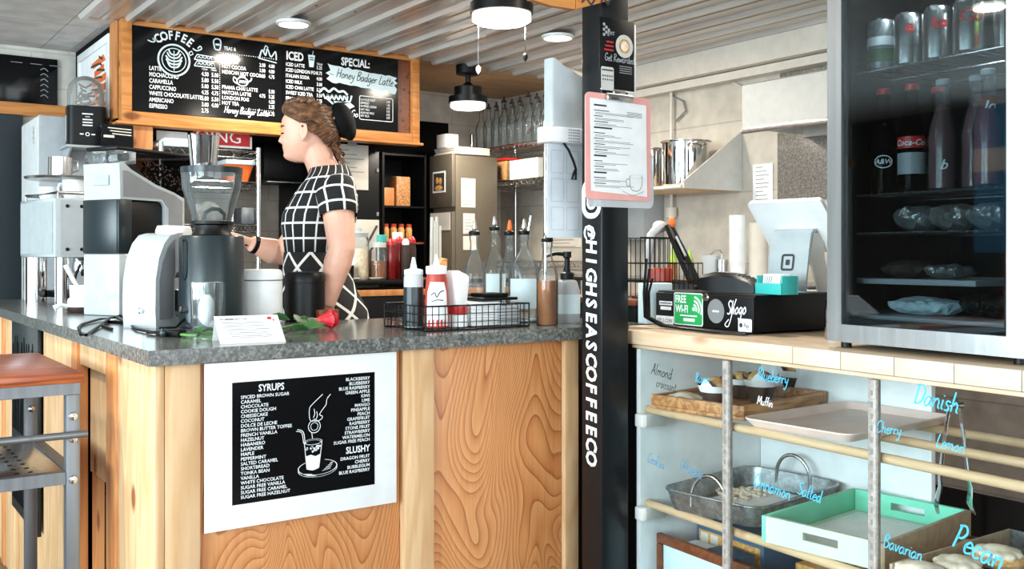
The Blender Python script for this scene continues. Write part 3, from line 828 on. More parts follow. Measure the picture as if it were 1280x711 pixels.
for px, py, lab, s in ((894, 510, 'muffin in dark paper at the near end of the wooden tray', 1.05), (926, 497, 'muffin half hidden behind the first on the wooden tray', .9), (951, 503, 'golden muffin in the middle of the wooden tray', 1.05), (994, 491, 'far muffin in dark paper on the wooden tray', 1.1)):
    p = onZ(px, py, .837); muffin((p.x, p.y, .8362), lab, s)
m = MB()
for q in range(7):
    a = q / 7 * 2 * PI
    m.ell((.036 * math.cos(a), .03 * math.sin(a), .013), (.028, .024, .0125), 12, 8)
m.ell((0, 0, .017), (.04, .034, .017), 14, 8)
me = fuse(m, .004, 3); me.materials.append(M['icing'])
p = onZ(842, 505, .837); tag(link('flat_pastry', me, None, (p.x + .03, p.y - .01, .8365)), 'flat pale pastry at the left end of the wooden tray', 'pastry')
# sheet pan
def pan(name, label, loc, rotz, L, W, H, mat, flare=.012, rim=.006, cat='tray'):
    t = thing(name, label, cat, loc, rotz)
    m = MB(); rs = []
    for (l, w_, z, r) in ((L - 2 * flare, W - 2 * flare, 0, .02), (L, W, H, .03), (L + rim * 2, W + rim * 2, H, .034), (L + rim * 2, W + rim * 2, H - .003, .034), (L - .002, W - .002, H - .003, .03), (L - 2 * flare - .003, W - 2 * flare - .003, .003, .02)):
        rs.append([(a, b, z) for a, b in rrect(0, 0, l, w_, r, 6)])
    rs = [rs[4][::1]] and [rs[1], rs[2], rs[3], [(a * .997, b * .997, .0) for a, b, z in rs[0]]]
    m.rings([[(p_[0], p_[1], .0) for p_ in rs[3]], rs[2], rs[1], rs[0], [(p_[0] * .985, p_[1] * .985, .003) for p_ in rs[3]]], True, True)
    obj('pan', m, M[mat], t)
    return t
pn = pan('sheet_pan', 'pinkish empty sheet pan lined with paper on the upper rods', on_case(.545, .25, .8255), DR + .10, .30, .44, .022, 'pinkpan')
m = MB().box(-.13, .135, -.20, .205, .0035, .0045); obj('paper_liner', m, M['pinkpan'], pn)
# galvanised tray with two loop handles
gt = thing('galvanised_tray', 'galvanised metal tray with two loop handles on the lower rods', 'tray', on_case(.235, .236, .5605), DR + .19)
m = MB()
o0 = rrect(0, 0, .285, .395, .04, 6); o1 = rrect(0, 0, .31, .42, .045, 6); i1 = rrect(0, 0, .304, .414, .043, 6); i0 = rrect(0, 0, .279, .389, .038, 6)
m.rings([[(a, b, 0) for a, b in o0], [(a, b, .052) for a, b in o1], [(a, b, .055) for a, b in o1], [(a, b, .055) for a, b in i1], [(a, b, .003) for a, b in i0]])
obj('tray_body', m, M['galv'], gt)
m = MB().tube([(a * 1.004, b * 1.003, .053) for a, b in rrect(0, 0, .31, .42, .045, 6)], .004, 8, True); obj('rolled_rim', m, M['galv'], gt)
for sy in (-1, 1):
    pts = [(.055 * math.cos(PI * q / 12), sy * (.204 - .004 * math.sin(PI * q / 12)), .045 + .065 * math.sin(PI * q / 12)) for q in range(13)]
    pts = [(pts[0][0], pts[0][1], .02)] + pts + [(pts[-1][0], pts[-1][1], .02)]
    m = MB().tube(pts, .0055, 10); obj('loop_handle', m, M['steel'], gt)
m = MB().add([(-.10, -.19, .004), (.12, -.18, .0045), (.11, .19, .004), (-.12, .18, .0045)], [(0, 1, 2, 3)]); m2 = MB(); m2.v = m2.v
mm = MB().box(-.115, .115, -.17, .17, .0035, .0045); obj('paper_liner', mm, M['paper'], gt)
m = MB(); qc = onZ(918, 619, .567)
for q in range(170):
    x, y = RND.gauss(.03, .035), RND.gauss(.0, .030)
    if not (-.03 < x < .13 and -.055 < y < .09): continue
    s = RND.uniform(.004, .011)
    m.ell((x, y, .0048 + s * .55), (s, s * .8, s * .6), 7, 5, Euler((RND.uniform(-.3, .3), RND.uniform(-.3, .3), RND.uniform(0, 6))))
o = single('pastry_crumb', 'loose heap of pastry crumbs and flakes on the galvanised tray', 'crumbs', m, M['icing'], (qc.x, qc.y, .5612), 0); o['kind'] = 'stuff'
# mint tray
mt = thing('mint_tray', 'mint green painted wooden tray with slot handles on the lower rods', 'tray', on_case(.612, .238, .5605), DR + .17)
def slotwall(x0, x1, y, t_, z0, z1, mat):
    m = MB()
    cx = (x0 + x1) / 2; hw = .045; sz0, sz1 = z0 + (z1 - z0) * .42, z0 + (z1 - z0) * .72
    m.box(x0, x1, y, y + t_, z0, sz0); m.box(x0, x1, y, y + t_, sz1, z1); m.box(x0, cx - hw, y, y + t_, sz0, sz1); m.box(cx + hw, x1, y, y + t_, sz0, sz1)
    return obj('tray_end', m, M[mat], mt)
obj('tray_base', MB().box(-.145, .145, -.20, .20, 0, .008), M['mint_pale'], mt)
slotwall(-.145, .145, -.212, .011, 0, .062, 'mint_pale'); slotwall(-.145, .145, .201, .011, 0, .062, 'mint')
for x in (-.157, .146):
    obj('tray_side', MB().box(x, x + .011, -.212, .212, 0, .062, .001), M['mint' if x < 0 else 'greywood'], mt)
obj('inner_side', MB().box(.1440, .1455, -.20, .20, .0085, .061), M['mint'], mt)
obj('paper_liner', MB().box(-.125, .135, -.19, .18, .0085, .0095), M['paper'], mt)
# dark tray with round pastries
dt = thing('dark_baking_tray', 'dark shallow baking tray of round pastries at the camera end', 'tray', on_case(1.02, .24, .5605), DR + .05)
obj('tray_base', MB().box(-.17, .17, -.22, .23, 0, .006), M['grey'], dt)
for (x0, x1, y0, y1) in ((-.178, -.171, -.228, .238), (.171, .178, -.228, .238), (-.17, .17, -.228, -.221), (-.17, .17, .231, .238)):
    obj('tray_side', MB().box(x0, x1, y0, y1, 0, .042, .001), M['greywood' if y1 - y0 > .1 else 'galv'], dt)
def roundpastry(loc, lab, s, rz, first=[None]):
    if first[0]:
        return dup(first[0], loc, rz, lab, 'round pastries on the dark tray', s)
    t = thing('round_pastry', lab, 'pastry', loc, rz, 'round pastries on the dark tray')
    m = MB().ell((0, 0, .019), (.058, .052, .019), 22, 10); obj('crust', m, M['bake'], t)
    m = MB()
    for q in range(9):
        a = q / 9 * 2 * PI
        m.ell((.030 * math.cos(a), .027 * math.sin(a), .034), (.024, .02, .010), 10, 7, Euler((0, 0, a)))
    m.ell((0, 0, .037), (.034, .03, .014), 14, 8)
    me = fuse(m, .004, 4); me.materials.append(M['icing']); link('icing', me, t)
    first[0] = t; return t
for px, py, lab in ((1247, 702, 'round iced pastry at the back of the dark tray'), (1197, 716, 'round iced pastry in the middle of the dark tray'), (1150, 724, 'round iced pastry at the near left of the dark tray')):
    p = onZ(px, py, .58); roundpastry((p.x, p.y, .567), lab, 1.0, RND.uniform(0, 6))
# tongs hooked over the rods
tg = thing('serving_tongs', 'steel serving tongs hanging open over the case rods', 'tongs', (2.095, 1.235, .667), DR + .9)
m = MB().cyl((-.02, 0, .244), (.02, 0, .244), .007).tube([(-.012, 0, .25), (0, 0, .262), (.012, 0, .25)], .003); obj('pivot', m, M['steel'], tg)
for s in (-1, 1):
    m = MB()
    rs = []
    for q in range(13):
        z = .245 - .245 * q / 12
        x = s * (.008 + .030 * (q / 12) ** .8); wd = .010 + (.010 * max(0, (q - 8) / 4) if q > 8 else 0) + (.002 if q > 4 else 0)
        if q == 12: wd *= .5
        wv = .004 * math.sin(q * 2.2) if q > 8 else 0
        rs.append([(x + wv, -wd, z), (x + .002 * s + wv, 0, z), (x + wv, wd, z), (x + .004 * s + wv, wd * .4, z), (x + .004 * s + wv, -wd * .4, z)])
    m.rings(rs); obj('tong_arm', m, M['chrome'], tg)
# on the bottom shelf: framed board, boxes and packets
fb = thing('framed_board', 'brown wooden frame with pale board standing inside the case bottom', 'framed board', on_case(.04, .055, .119), DR)
obj('frame', MB().box(0, .36, 0, .018, .318, .345, .003).box(0, .024, 0, .018, 0, .317, .003).box(.336, .36, 0, .018, 0, .317, .003).box(.025, .335, 0, .018, 0, .024, .003), M['redwood'], fb)
obj('board', MB().box(.025, .335, .006, .012, .025, .317), M['ice_paint'], fb)
bk = thing('cardboard_box', 'blue and tan flat box lying behind the framed board', 'box', on_case(.06, .19, .119), DR)
obj('box_body', MB().box(0, .26, 0, .24, 0, .36, .003), M['bluebox'], bk)
obj('box_label', MB().box(.012, .248, -.002, -.0002, .26, .345), M['tan'], bk)
obj('box_print', MB().box(.02, .05, -.0035, -.0022, .27, .34).box(.06, .09, -.0035, -.0022, .27, .34), M['paper_old'], bk)
bk = thing('carton', 'small dark blue printed carton beside the tan box', 'box', on_case(.20, .10, .119), DR - .06)
obj('carton_body', MB().box(0, .11, 0, .07, 0, .335, .002), M['bluebox'], bk)
m = MB()
for q in range(7): m.line2([(.012, .31 - q * .012), (.10, .31 - q * .012)], .004, -.001)
obj('carton_print', m, M['paper'], bk)
single('paper_packet', 'white paper packet lying against the blue carton', 'packet', MB().box(0, .09, 0, .06, 0, .325, .006), M['paper'], on_case(.095, .10, .119), DR)
single('brown_carton', 'brown cardboard carton in the middle of the case bottom', 'box', MB().box(0, .20, 0, .20, 0, .33, .004), M['tan'], on_case(.40, .22, .119), DR + .05)
rp = thing('snack_packet', 'red and white snack packet low in the case behind the upright', 'packet', on_case(.42, .08, .119), DR + .1)
obj('packet_body', MB().box(0, .07, 0, .05, 0, .33, .008), M['red'], rp); obj('packet_label', MB().box(.01, .06, -.002, -.0005, .24, .30), M['paper'], rp)
single('packet', 'grey striped packet low in the case right of the red one', 'packet', MB().box(0, .06, 0, .05, 0, .325, .008), M['lightgrey'], on_case(.50, .085, .119), DR + .1)
m = MB()
for q in range(14):
    m.tube([(RND.uniform(0, .1), RND.uniform(0, .06), RND.uniform(0, .33)) for _ in range(4)], .003, 5)
single('wire_tangle', 'tangle of dark cable low in the case left of the red packet', 'cable', MB().tube([(.05 + .04 * math.cos(q * .7), .03 + .02 * math.sin(q * .7), .006 + q * .0045) for q in range(70)], .004, 6), M['black'], on_case(.315, .08, .119), DR)

# ================================================================== GLASS DOOR FRIDGE
FU, FV = .640, .062
fr = thing('glass_door_fridge', 'stainless glass door drinks fridge standing on the display case worktop', 'fridge', DW(FU, FV, ZT), DR)
W_, H_, DD = .475, .98, .44
zb = .014
m = MB()
m.box(.0, .02, .045, DD, zb, H_, .002); m.box(W_ - .02, W_, .045, DD, zb, H_, .002); m.box(.021, W_ - .021, .045, DD, H_ - .03, H_); m.box(.021, W_ - .021, .045, DD, zb, zb + .035); m.box(.021, W_ - .021, DD - .02, DD, zb + .036, H_ - .031)
obj('cabinet', m, M['black'], fr)
ft = .040
def quadprism(pts): return MB().prism(pts, 0, .04, 'y')
do = obj('door_frame', quadprism([(0, zb), (W_, zb), (W_ - ft, zb + ft), (ft, zb + ft)]), M['steel'], fr)
for pts in ([(0, zb), (ft, zb + ft), (ft, H_ - ft), (0, H_)], [(W_, zb), (W_, H_), (W_ - ft, H_ - ft), (W_ - ft, zb + ft)], [(0, H_), (ft, H_ - ft), (W_ - ft, H_ - ft), (W_, H_)]):
    obj('door_frame', quadprism(pts), M['steel'], fr)
obj('door_seal', MB().box(ft, ft + .014, .012, .036, zb + ft + .015, H_ - ft - .015).box(W_ - ft - .012, W_ - ft, .012, .036, zb + ft + .015, H_ - ft - .015).box(ft, W_ - ft, .012, .036, zb + ft, zb + ft + .014), M['black'], fr)
obj('door_pane', MB().box(ft + .001, W_ - ft - .001, .008, .0115, zb + ft, H_ - ft), M['door_glass'], fr)
for x in (.03, W_ - .03):
    obj('foot', MB().cyl((x, .03, 0), (x, .03, zb - .001), .012), M['black'], fr)
    obj('foot', MB().cyl((x, DD - .06, 0), (x, DD - .06, zb - .001), .012), M['black'], fr)
obj('interior_lamp', MB().box(.10, W_ - .10, .06, .075, H_ - .045, H_ - .031), M['led'], fr)
SHZ = [.080, .158, .262, .350, .632]     # shelf heights above the worktop
for z in SHZ[2:]:
    m = MB()
    for q in range(20): m.tube([(.022 + (W_ - .044) * (q + .5) / 20, .06, z), (.022 + (W_ - .044) * (q + .5) / 20, DD - .025, z)], .0016, 5)
    for y in (.06, .2, .35): m.tube([(.021, y, z - .003), (W_ - .021, y, z - .003)], .0025, 6)
    obj('wire_shelf', m, M['steel'], fr)
obj('solid_shelf', MB().box(.022, W_ - .15, .07, DD - .03, SHZ[1] - .012, SHZ[1], .001), M['lightgrey'], fr)
obj('floor_tray', MB().box(.022, W_ - .022, .07, DD - .03, SHZ[0] - .02, SHZ[0] - .006, .001), M['lightgrey'], fr)
l = bpy.data.lights.new('fridge_lamp', 'AREA'); l.shape = 'RECTANGLE'; l.size = .28; l.size_y = .05; l.energy = 2.8; l.color = (.9, .96, 1)
lo = bpy.data.objects.new('fridge_lamp', l); COL.objects.link(lo); lo.location = DW(FU + W_ / 2, FV + .09, ZT + H_ - .05); lo.rotation_euler = (0, 0, DR)
def FW(x, y, z): return DW(FU + x, FV + y, ZT + z)
# cans on the top shelf
def can(x, y, label, body, marks, first=[]):
    x -= .033 * (1 - x / .5)
    t = thing('drink_can', label, 'can', FW(x, y, SHZ[4] + .0025), -1.0, 'drink cans on the top fridge shelf')
    obj('can_body', MB().lathe([(.025, 0), (.033, .008), (.033, .108), (.027, .120)], seg=28), M[body], t)
    obj('can_top', MB().lathe([(.0275, .1195), (.0275, .1225), (.0255, .1225), (.0255, .1205), (.0, .1205)], seg=24), M['chrome'], t)
    for (mat, txt, z, sz) in marks:
        if txt is None:
            obj('can_band', MB().lathe([(.0333, z), (.0333, z + sz)], seg=28, cap0=False, cap1=False), M[mat], t)
        else:
            sub = MB().text(txt, 0, z, sz, 'CENTER', .15, .03, 0, 0)
            mb = MB().add([(.0336 * math.sin(p.x / .0336), -.0336 * math.cos(p.x / .0336), p.z) for p in sub.v], sub.f)
            obj('can_print', mb, M[mat], t)
    return t
can(.085, .12, 'green and white can at the left end of the top fridge shelf', 'galv', [('green', None, .022, .03), ('white', None, .06, .02)])
can(.152, .12, 'silver can with red e second on the top fridge shelf', 'steel', [('red', 'e', .075, .04)])
can(.222, .12, 'silver can with red lettering third on the top fridge shelf', 'steel', [('red', 'ke', .072, .035)])
can(.302, .105, 'silver can with a large red C on the top fridge shelf', 'steel', [('red', 'Co', .066, .042)])
can(.372, .13, 'silver can partly hidden near the right of the top shelf', 'steel', [('red', 'o', .06, .03)])
can(.432, .085, 'red topped yellow green can at the right end of the top shelf', 'lime', [('red', None, .03, .04)])
# bottles on the second shelf
BP = [(.024, 0), (.029, .004), (.030, .03), (.0285, .075), (.030, .115), (.024, .15), (.0145, .185), (.0125, .225), (.0135, .228), (.0135, .235)]
def bottle(x, y, label, liquid, cap, s=1.0, extra=()):
    x -= .036 * (1 - x / .5)
    t = thing('drink_bottle', label, 'bottle', FW(x, y, SHZ[3] + .0025), -1.0, 'soda bottles on the second fridge shelf')
    obj('bottle_glass', MB().lathe([(r * s, z) for r, z in BP], seg=24), M['smoke' if liquid == 'cola' else 'glass'], t)
    obj('drink', MB().lathe([(r * s - .002, z + .002) for r, z in BP[:7]], seg=20), M[liquid], t)
    obj('bottle_cap', MB().lathe([(.015, .230), (.0155, .241), (.013, .244), (0, .244)], seg=18), M[cap], t)
    for (kind, mat, z0, z1, wtxt) in extra:
        if kind == 'band':
            obj('bottle_label', MB().lathe([(.0306, z0), (.0306, z1)], seg=24, cap0=False, cap1=False), M[mat], t)
        elif kind == 'oval':
            mb = MB(); sub = MB().ring2(0, 0, (z0 + z1) / 2, .021, .018, 32, (z1 - z0) / .042)
            mb.add([(.0312 * math.sin(p.x / .0312), -.0312 * math.cos(p.x / .0312), p.z) for p in sub.v], sub.f)
            sub = MB().text(wtxt, 0, (z0 + z1) / 2 - .005, .016, 'CENTER', .2, .02)
            mb.add([(.0312 * math.sin(p.x / .0312), -.0312 * math.cos(p.x / .0312), p.z) for p in sub.v], sub.f)
            obj('bottle_print', mb, M[mat], t)
        elif kind == 'txt':
            rr = .0312 if z0 < .13 else .021
            sub = MB().text(wtxt, 0, z0, z1, 'CENTER', .3, .02)
            obj('bottle_print', MB().add([(rr * math.sin(p.x / rr), -rr * math.cos(p.x / rr), p.z) for p in sub.v], sub.f), M[mat], t)
    return t
bottle(.095, .115, 'dark soda bottle with oval white print, leftmost in the fridge', 'cola', 'red', 1, [('oval', 'chalk', .058, .088, 'A&W'), ('txt', 'chalk', .152, .02, 'o')])
bottle(.165, .115, 'dark cola bottle with red label, second in the fridge', 'cola', 'red', 1, [('band', 'red', .098, .124, ''), ('band', 'lightgrey', .040, .088, ''), ('txt', 'chalk', .104, .019, 'Coca-Cola')])
bottle(.172, .20, 'dark bottle standing behind the red labelled cola', 'cola', 'red')
bottle(.235, .12, 'dusky pink soda bottle in the middle of the fridge shelf', 'pinksoda', 'lightgrey', 1.06, [('txt', 'chalk', .045, .03, 'b')])
bottle(.30, .135, 'second dusky pink bottle beside the middle one in the fridge', 'pinksoda', 'lightgrey', 1.06)
bottle(.352, .09, 'dark red bottle with white script neck near the fridge right', 'syrup_red', 'lightgrey', 1.05, [('txt', 'chalk', .155, .03, 'Jo')])
bottle(.362, .185, 'clear necked bottle at the back right of the fridge shelf', 'pinksoda', 'lightgrey', 1.0)
bottle(.415, .10, 'dark red bottle with white script at the fridge right end', 'syrup_red', 'lightgrey', 1.05, [('txt', 'chalk', .155, .03, 'Jo')])
# wrapped goods
def lumpy(name, label, cat, loc, r, mat, n=16, v=.006):
    m = MB().ell((0, 0, r[2]), r, 16, 10)
    for q in range(n):
        a = RND.uniform(0, 2 * PI); b = RND.uniform(-.2, .9)
        m.ell((r[0] * .8 * math.cos(a), r[1] * .8 * math.sin(a), r[2] * (1 + .7 * b)), (r[0] * .28, r[1] * .3, r[2] * .25), 8, 6)
    for p in m.v: p.z = max(p.z, 0.0)
    me = fuse(m, v, 2); me.materials.append(M[mat])
    from mathutils import noise
    for vv in me.vertices:
        if vv.co.z > .004: vv.co += noise.noise_vector(vv.co * 55 + Vector((loc[0] * 9, 0, 0))) * .006; vv.co.z = max(vv.co.z, .0005)
    for p in me.polygons: p.use_smooth = False
    return tag(link(name, me, None, loc, DR), label, cat)
for q, (x, lab) in enumerate(((.135, 'foil wrapped sandwich at the left of the third fridge shelf'), (.225, 'foil wrapped sandwich in the middle of the third fridge shelf'), (.315, 'film wrapped sandwich at the right of the third fridge shelf'))):
    o = lumpy('wrapped_sandwich', lab, 'wrapped food', FW(x, .15, SHZ[2] + .0025), (.052, .05, .030), 'foil', 20); o['group'] = 'wrapped sandwiches in the fridge'
lumpy('wrapped_meat', 'dark film wrapped meat pack on the solid fridge shelf', 'wrapped food', FW(.10, .17, SHZ[1] + .0005), (.065, .07, .02), 'choc', 18)
lumpy('wrapped_loaf', 'pale film wrapped pack right of the meat on the solid shelf', 'wrapped food', FW(.205, .16, SHZ[1] + .0005), (.05, .06, .016), 'foil', 18)
lumpy('plastic_bag', 'pale blue white plastic bag on the fridge floor', 'bag', FW(.14, .17, SHZ[0] - .0055), (.085, .07, .02), 'ice_paint', 14)
lumpy('dark_bag', 'dark crumpled bag on the fridge floor right of the pale one', 'bag', FW(.315, .19, SHZ[0] - .0055), (.085, .09, .028), 'black', 26)
# ================================================================== MENU BOARDS ON THE HEADER
b1 = thing('menu_board', 'black coffee menu board with latte drawing on the left of the header', 'menu board', (1.287, 5.083, 0))
obj('panel', MB().box(0, .785, 0, .016, 1.965, 2.389), M['board'], b1)
Y = -.0012
m = MB()
arc = 'COFFEE'
for q, ch in enumerate(arc):
    a = PI / 2 + .62 - 1.24 * q / 5
    m.text(ch, .205 + .118 * math.cos(a), 2.225 + .118 * math.sin(a), .062, 'CENTER', bold=.03, rot=a - PI / 2, y=Y, sx=.8)
mp_ = MB()
for q, (t, a_, b_) in enumerate((('LATTE', '4.50', '5.00'), ('MOCHACCINO', '5.00', '5.50'), ('CARAMELLA', '5.00', '5.50'), ('CAPPUCCINO', '4.25', '4.75'), ('WHITE CHOCOLATE LATTE', '5.00', '5.50'), ('AMERICANO', '3.00', '4.00'), ('ESPRESSO', '2.75', ''))):
    z = 2.176 - q * .0315
    m.text(t, .082, z, .030, bold=.018, y=Y, sx=.70)
    mp_.text(a_, .345, z - .002, .030, bold=.018, y=Y, sx=.72)
    if b_: mp_.text(b_, .397, z - .002, .030, bold=.018, y=Y, sx=.72)
obj('coffee_lettering', m, M['chalk'], b1); m = MB()
obj('price_lettering', mp_, M['chalk'], b1)
m.text('12oz', .345, 2.205, .016, y=Y); m.text('16oz', .392, 2.205, .016, y=Y)
for q, (t, a_, b_) in enumerate((('STEAMER', '3.50', '4.00'), ('HOT COCOA', '3.50', '4.00'), ('MEXICAN HOT COCOA', '4.25', '4.75'))):
    z = 2.255 - q * .0285
    m.text(t, .452, z, .027, bold=.016, y=Y, sx=.78); m.text(a_, .655, z, .027, bold=.016, y=Y, sx=.72); m.text(b_, .707, z, .027, bold=.016, y=Y, sx=.72)
obj('cocoa_lettering', m, M['chalk'], b1); m = MB()
for q, (t, a_, b_) in enumerate((('PRANA CHAI LATTE', '', '5.50'), ('MATCHA LATTE', '4.75', '5.25'), ('LONDON FOG', '', '4.50'), ('HOT TEA', '', '3.25'))):
    z = 2.118 - q * .0275
    m.text(t, .452, z, .027, bold=.016, y=Y, sx=.80); m.text(a_, .655, z, .027, bold=.016, y=Y, sx=.72); m.text(b_, .707, z, .027, bold=.016, y=Y, sx=.72)
obj('chai_lettering', m, M['chalk'], b1); m = MB()
script(m, 'Honey Badger Latte', .462, 1.993, .036, .0042, Y, 0, .3, .78); m.text('5.75', .707, 1.997, .027, bold=.016, y=Y, sx=.72)
obj('tea_lettering', m, M['chalk'], b1); m = MB()
m.text('TEAS &', .462, 2.322, .026, bold=.02, y=Y, sx=.8)
for q in range(24): m.disc(.447 + .0125 * q, Y, 2.305, .0025, 6)
for q in range(26): m.disc(.4405, Y, 2.305 - q * .0108, .0025, 6)
for q in range(14): m.disc(.57 + .0125 * q, Y, 2.022, .0025, 6)
obj('heading_lettering', m, M['chalk'], b1)
m = MB()
m.ring2(.205, Y, 2.238, .083, .074, 40)
m.ring2(.205, Y - .0002, 2.238, .062, .058, 32)
for q in range(5):
    z0 = 2.200 + q * .016; wv = .044 - abs(q - 1.6) * .007
    m.line2(curve2([(.205, z0), (.205 - wv * .6, z0 + .006), (.205 - wv, z0 + .026)]), .0075, Y); m.line2(curve2([(.205, z0), (.205 + wv * .6, z0 + .006), (.205 + wv, z0 + .026)]), .0075, Y)
m.line2([(.205, 2.185), (.205, 2.285)], .004, Y)
m.line2(curve2([(.075, 2.325), (.095, 2.318), (.11, 2.322), (.10, 2.335), (.12, 2.326)]), .006, Y); m.line2(curve2([(.30, 2.31), (.32, 2.300), (.345, 2.312), (.338, 2.325), (.325, 2.312)]), .006, Y)
m.line2([(.28, 2.285), (.295, 2.295), (.302, 2.28), (.287, 2.272), (.28, 2.285)], .005, Y)
for zz in (2.255, 2.222):
    m.line2([(.308, zz), (.322, zz + .026), (.41, zz + .022), (.418, zz - .002), (.308, zz)], .005, Y)
    for q in range(4): m.line2(curve2([(.325 + q * .02, zz + .008), (.332 + q * .02, zz + .018), (.340 + q * .02, zz + .008)]), .004, Y)
obj('latte_drawing', m, M['ice_paint'], b1); m = MB()
# little milk jug, teapot and flourish drawings
m.line2(curve2([(.415, 2.32), (.408, 2.36), (.425, 2.375), (.445, 2.365), (.44, 2.32), (.415, 2.32)]), .007, Y); m.line2([(.418, 2.345), (.44, 2.345)], .01, Y)
m.ring2(.562, Y, 2.165, .033, .026, 30, .78); m.line2(curve2([(.59, 2.165), (.607, 2.175), (.612, 2.19)]), .007, Y); m.line2(curve2([(.532, 2.175), (.516, 2.185), (.514, 2.165), (.532, 2.152)]), .005, Y); m.line2([(.545, 2.192), (.579, 2.192)], .006, Y); m.disc(.562, Y, 2.2, .006, 10)
for q in range(5): m.line2(curve2([(.545 + q * .009, 2.155), (.549 + q * .009, 2.172), (.553 + q * .009, 2.16)]), .003, Y)
obj('teapot_drawing', m, M['ice_paint'], b1); m = MB()
m.line2(curve2([(.655, 2.30), (.67, 2.345), (.69, 2.32), (.70, 2.355), (.72, 2.315), (.745, 2.345), (.75, 2.30)]), .007, Y); m.line2([(.65, 2.30), (.752, 2.285)], .005, Y)
m.line2(curve2([(.68, 2.34), (.69, 2.37), (.705, 2.36)]), .006, Y)
obj('drawing', m, M['ice_paint'], b1)

b2 = thing('menu_board', 'black iced drinks and specials menu board on the right of the header', 'menu board', (2.075, 5.083, 0))
obj('panel', MB().box(0, .708, 0, .016, 1.965, 2.389), M['board'], b2)
m = MB()
m.text('ICED', .018, 2.312, .064, bold=.03, y=Y, sx=.72)
for q, (t, a_) in enumerate((('ICED LATTE', '5.25'), ('ICED LONDON FOG', '4.75'), ('ITALIAN SODA', '4.00'), ('ICED MILK', '3.00'), ('ICED CHAI LATTE', '5.25'), ('SWEET ICED TEA', '3.50'), ('FRAPPUCCINO', '5.75'), ('SMOOTHIE', '6.00'))):
    z = 2.277 - q * .0308
    m.text(t, .016, z, .027, bold=.016, y=Y, sx=.76); m.text(a_, .196, z, .027, bold=.016, y=Y, sx=.72)
m.text('16oz', .196, 2.302, .018, bold=.01, y=Y)
obj('iced_lettering', m, M['chalk'], b2); m = MB()
m.text('SPECIAL:', .345, 2.318, .062, bold=.03, y=Y, sx=.76)
obj('special_lettering', m, M['chalk'], b2); m = MB()
for q, (t, a_) in enumerate((('FLAVOUR SHOT', '0.75'), ('ESPRESSO', '1.00'), ('WHIPPED CREAM', '0.75'), ('OAT MILK', '0.75'), ('ALMOND MILK', '0.75'), ('SOY MILK', '0.75'))):
    m.text(t, .465, 2.128 - q * .0185, .018, bold=.012, y=Y, sx=.72); m.text(a_, .632, 2.128 - q * .0185, .018, bold=.012, y=Y, sx=.72)
script(m, 'Go', .402, 2.03, .040, .005, Y)
rframe(m, .566, 2.088, .218, .138, .012, .004, lambda a, b: Vector((a, Y, b)))
obj('extras_lettering', m, M['chalk'], b2)
m = MB()
top = [(.262, 2.318)] + [(.262 + .42 * (q + .5) / 18, 2.312 - .028 * q / 18 + RND.uniform(-.006, .006)) for q in range(18)] + [(.70, 2.28)]
bot = [(.69, 2.185)] + [(.68 - .40 * (q + .5) / 18, 2.19 + .028 * q / 18 + RND.uniform(-.006, .006)) for q in range(18)] + [(.255, 2.23)]
m.add([(a, Y, b) for a, b in top + [(.685, 2.262), (.705, 2.25), (.68, 2.235), (.70, 2.215)] + bot + [(.275, 2.25), (.25, 2.262), (.28, 2.28)]], [tuple(range(len(top) + len(bot) + 7))])
m.line2(curve2([(.21, 2.15), (.24, 2.175), (.27, 2.16), (.30, 2.18), (.33, 2.165), (.36, 2.17), (.385, 2.15)]), .012, Y)
m.add([(.30, Y, 2.11), (.33, Y, 2.04), (.43, Y, 2.09), (.40, Y, 2.11)], [(0, 1, 2, 3)])
for q in range(6): m.line2(curve2([(.235 + q * .026, 2.145), (.25 + q * .026, 2.12), (.265 + q * .024, 2.145)]), .009, Y)
m.line2([(.26, 2.12), (.30, 2.09), (.40, 2.115), (.41, 2.15)], .012, Y)
obj('brush_stroke', m, M['ice_paint'], b2); m = MB()
# tumbler beside ICED
m.add([(.145, Y, 2.352), (.153, Y, 2.285), (.178, Y, 2.285), (.187, Y, 2.352)], [(0, 1, 2, 3)]); m.line2([(.172, 2.352), (.176, 2.375)], .004, Y)
obj('drawing', m, M['ice_paint'], b2)
m = MB()
script(m, 'Honey Badger Latte', .312, 2.245, .052, .0045, Y - .0006, -.05, .3, .80)
m.line2([(.275, 2.262), (.298, 2.256)], .004, Y - .0006)
for q in range(2): m.line2([(.155, 2.325 + .012 * q), (.178, 2.325 + .012 * q)], .006, Y - .0006)
obj('brush_lettering', m, M['dark_ink'], b2)

# poster in white frame on the left side of the header
pf = thing('framed_poster', 'white framed poster with orange artwork on the left side of the header', 'poster', (1.2345, 5.99, 0), -PI / 2)
obj('frame', MB().box(0, .72, -.018, 0, 1.945, 1.985, .002).box(0, .72, -.018, 0, 2.335, 2.375, .002).box(0, .04, -.018, 0, 1.986, 2.334, .002).box(.68, .72, -.018, 0, 1.986, 2.334, .002), M['white'], pf)
obj('print', MB().box(.041, .679, -.008, -.002, 1.986, 2.334), M['paper'], pf)
m = MB()
for q in range(6):
    z = 2.28 - q * .05
    m.add([(.34 + RND.uniform(-.05, .05), -.0088, z), (.60 + RND.uniform(-.04, .04), -.0088, z + .012), (.62 + RND.uniform(-.04, .02), -.0088, z - .026), (.36 + RND.uniform(-.05, .05), -.0088, z - .032)], [(0, 1, 2, 3)])
obj('artwork', m, M['orange'], pf)
m = MB()
for q in range(9): m.line2(curve2([(.30 + RND.uniform(0, .2), 2.30 - q * .035), (.42 + RND.uniform(0, .1), 2.29 - q * .035), (.5 + RND.uniform(0, .12), 2.27 - q * .033)]), .012, -.0096)
obj('artwork_line', m, M['dark_ink'], pf)
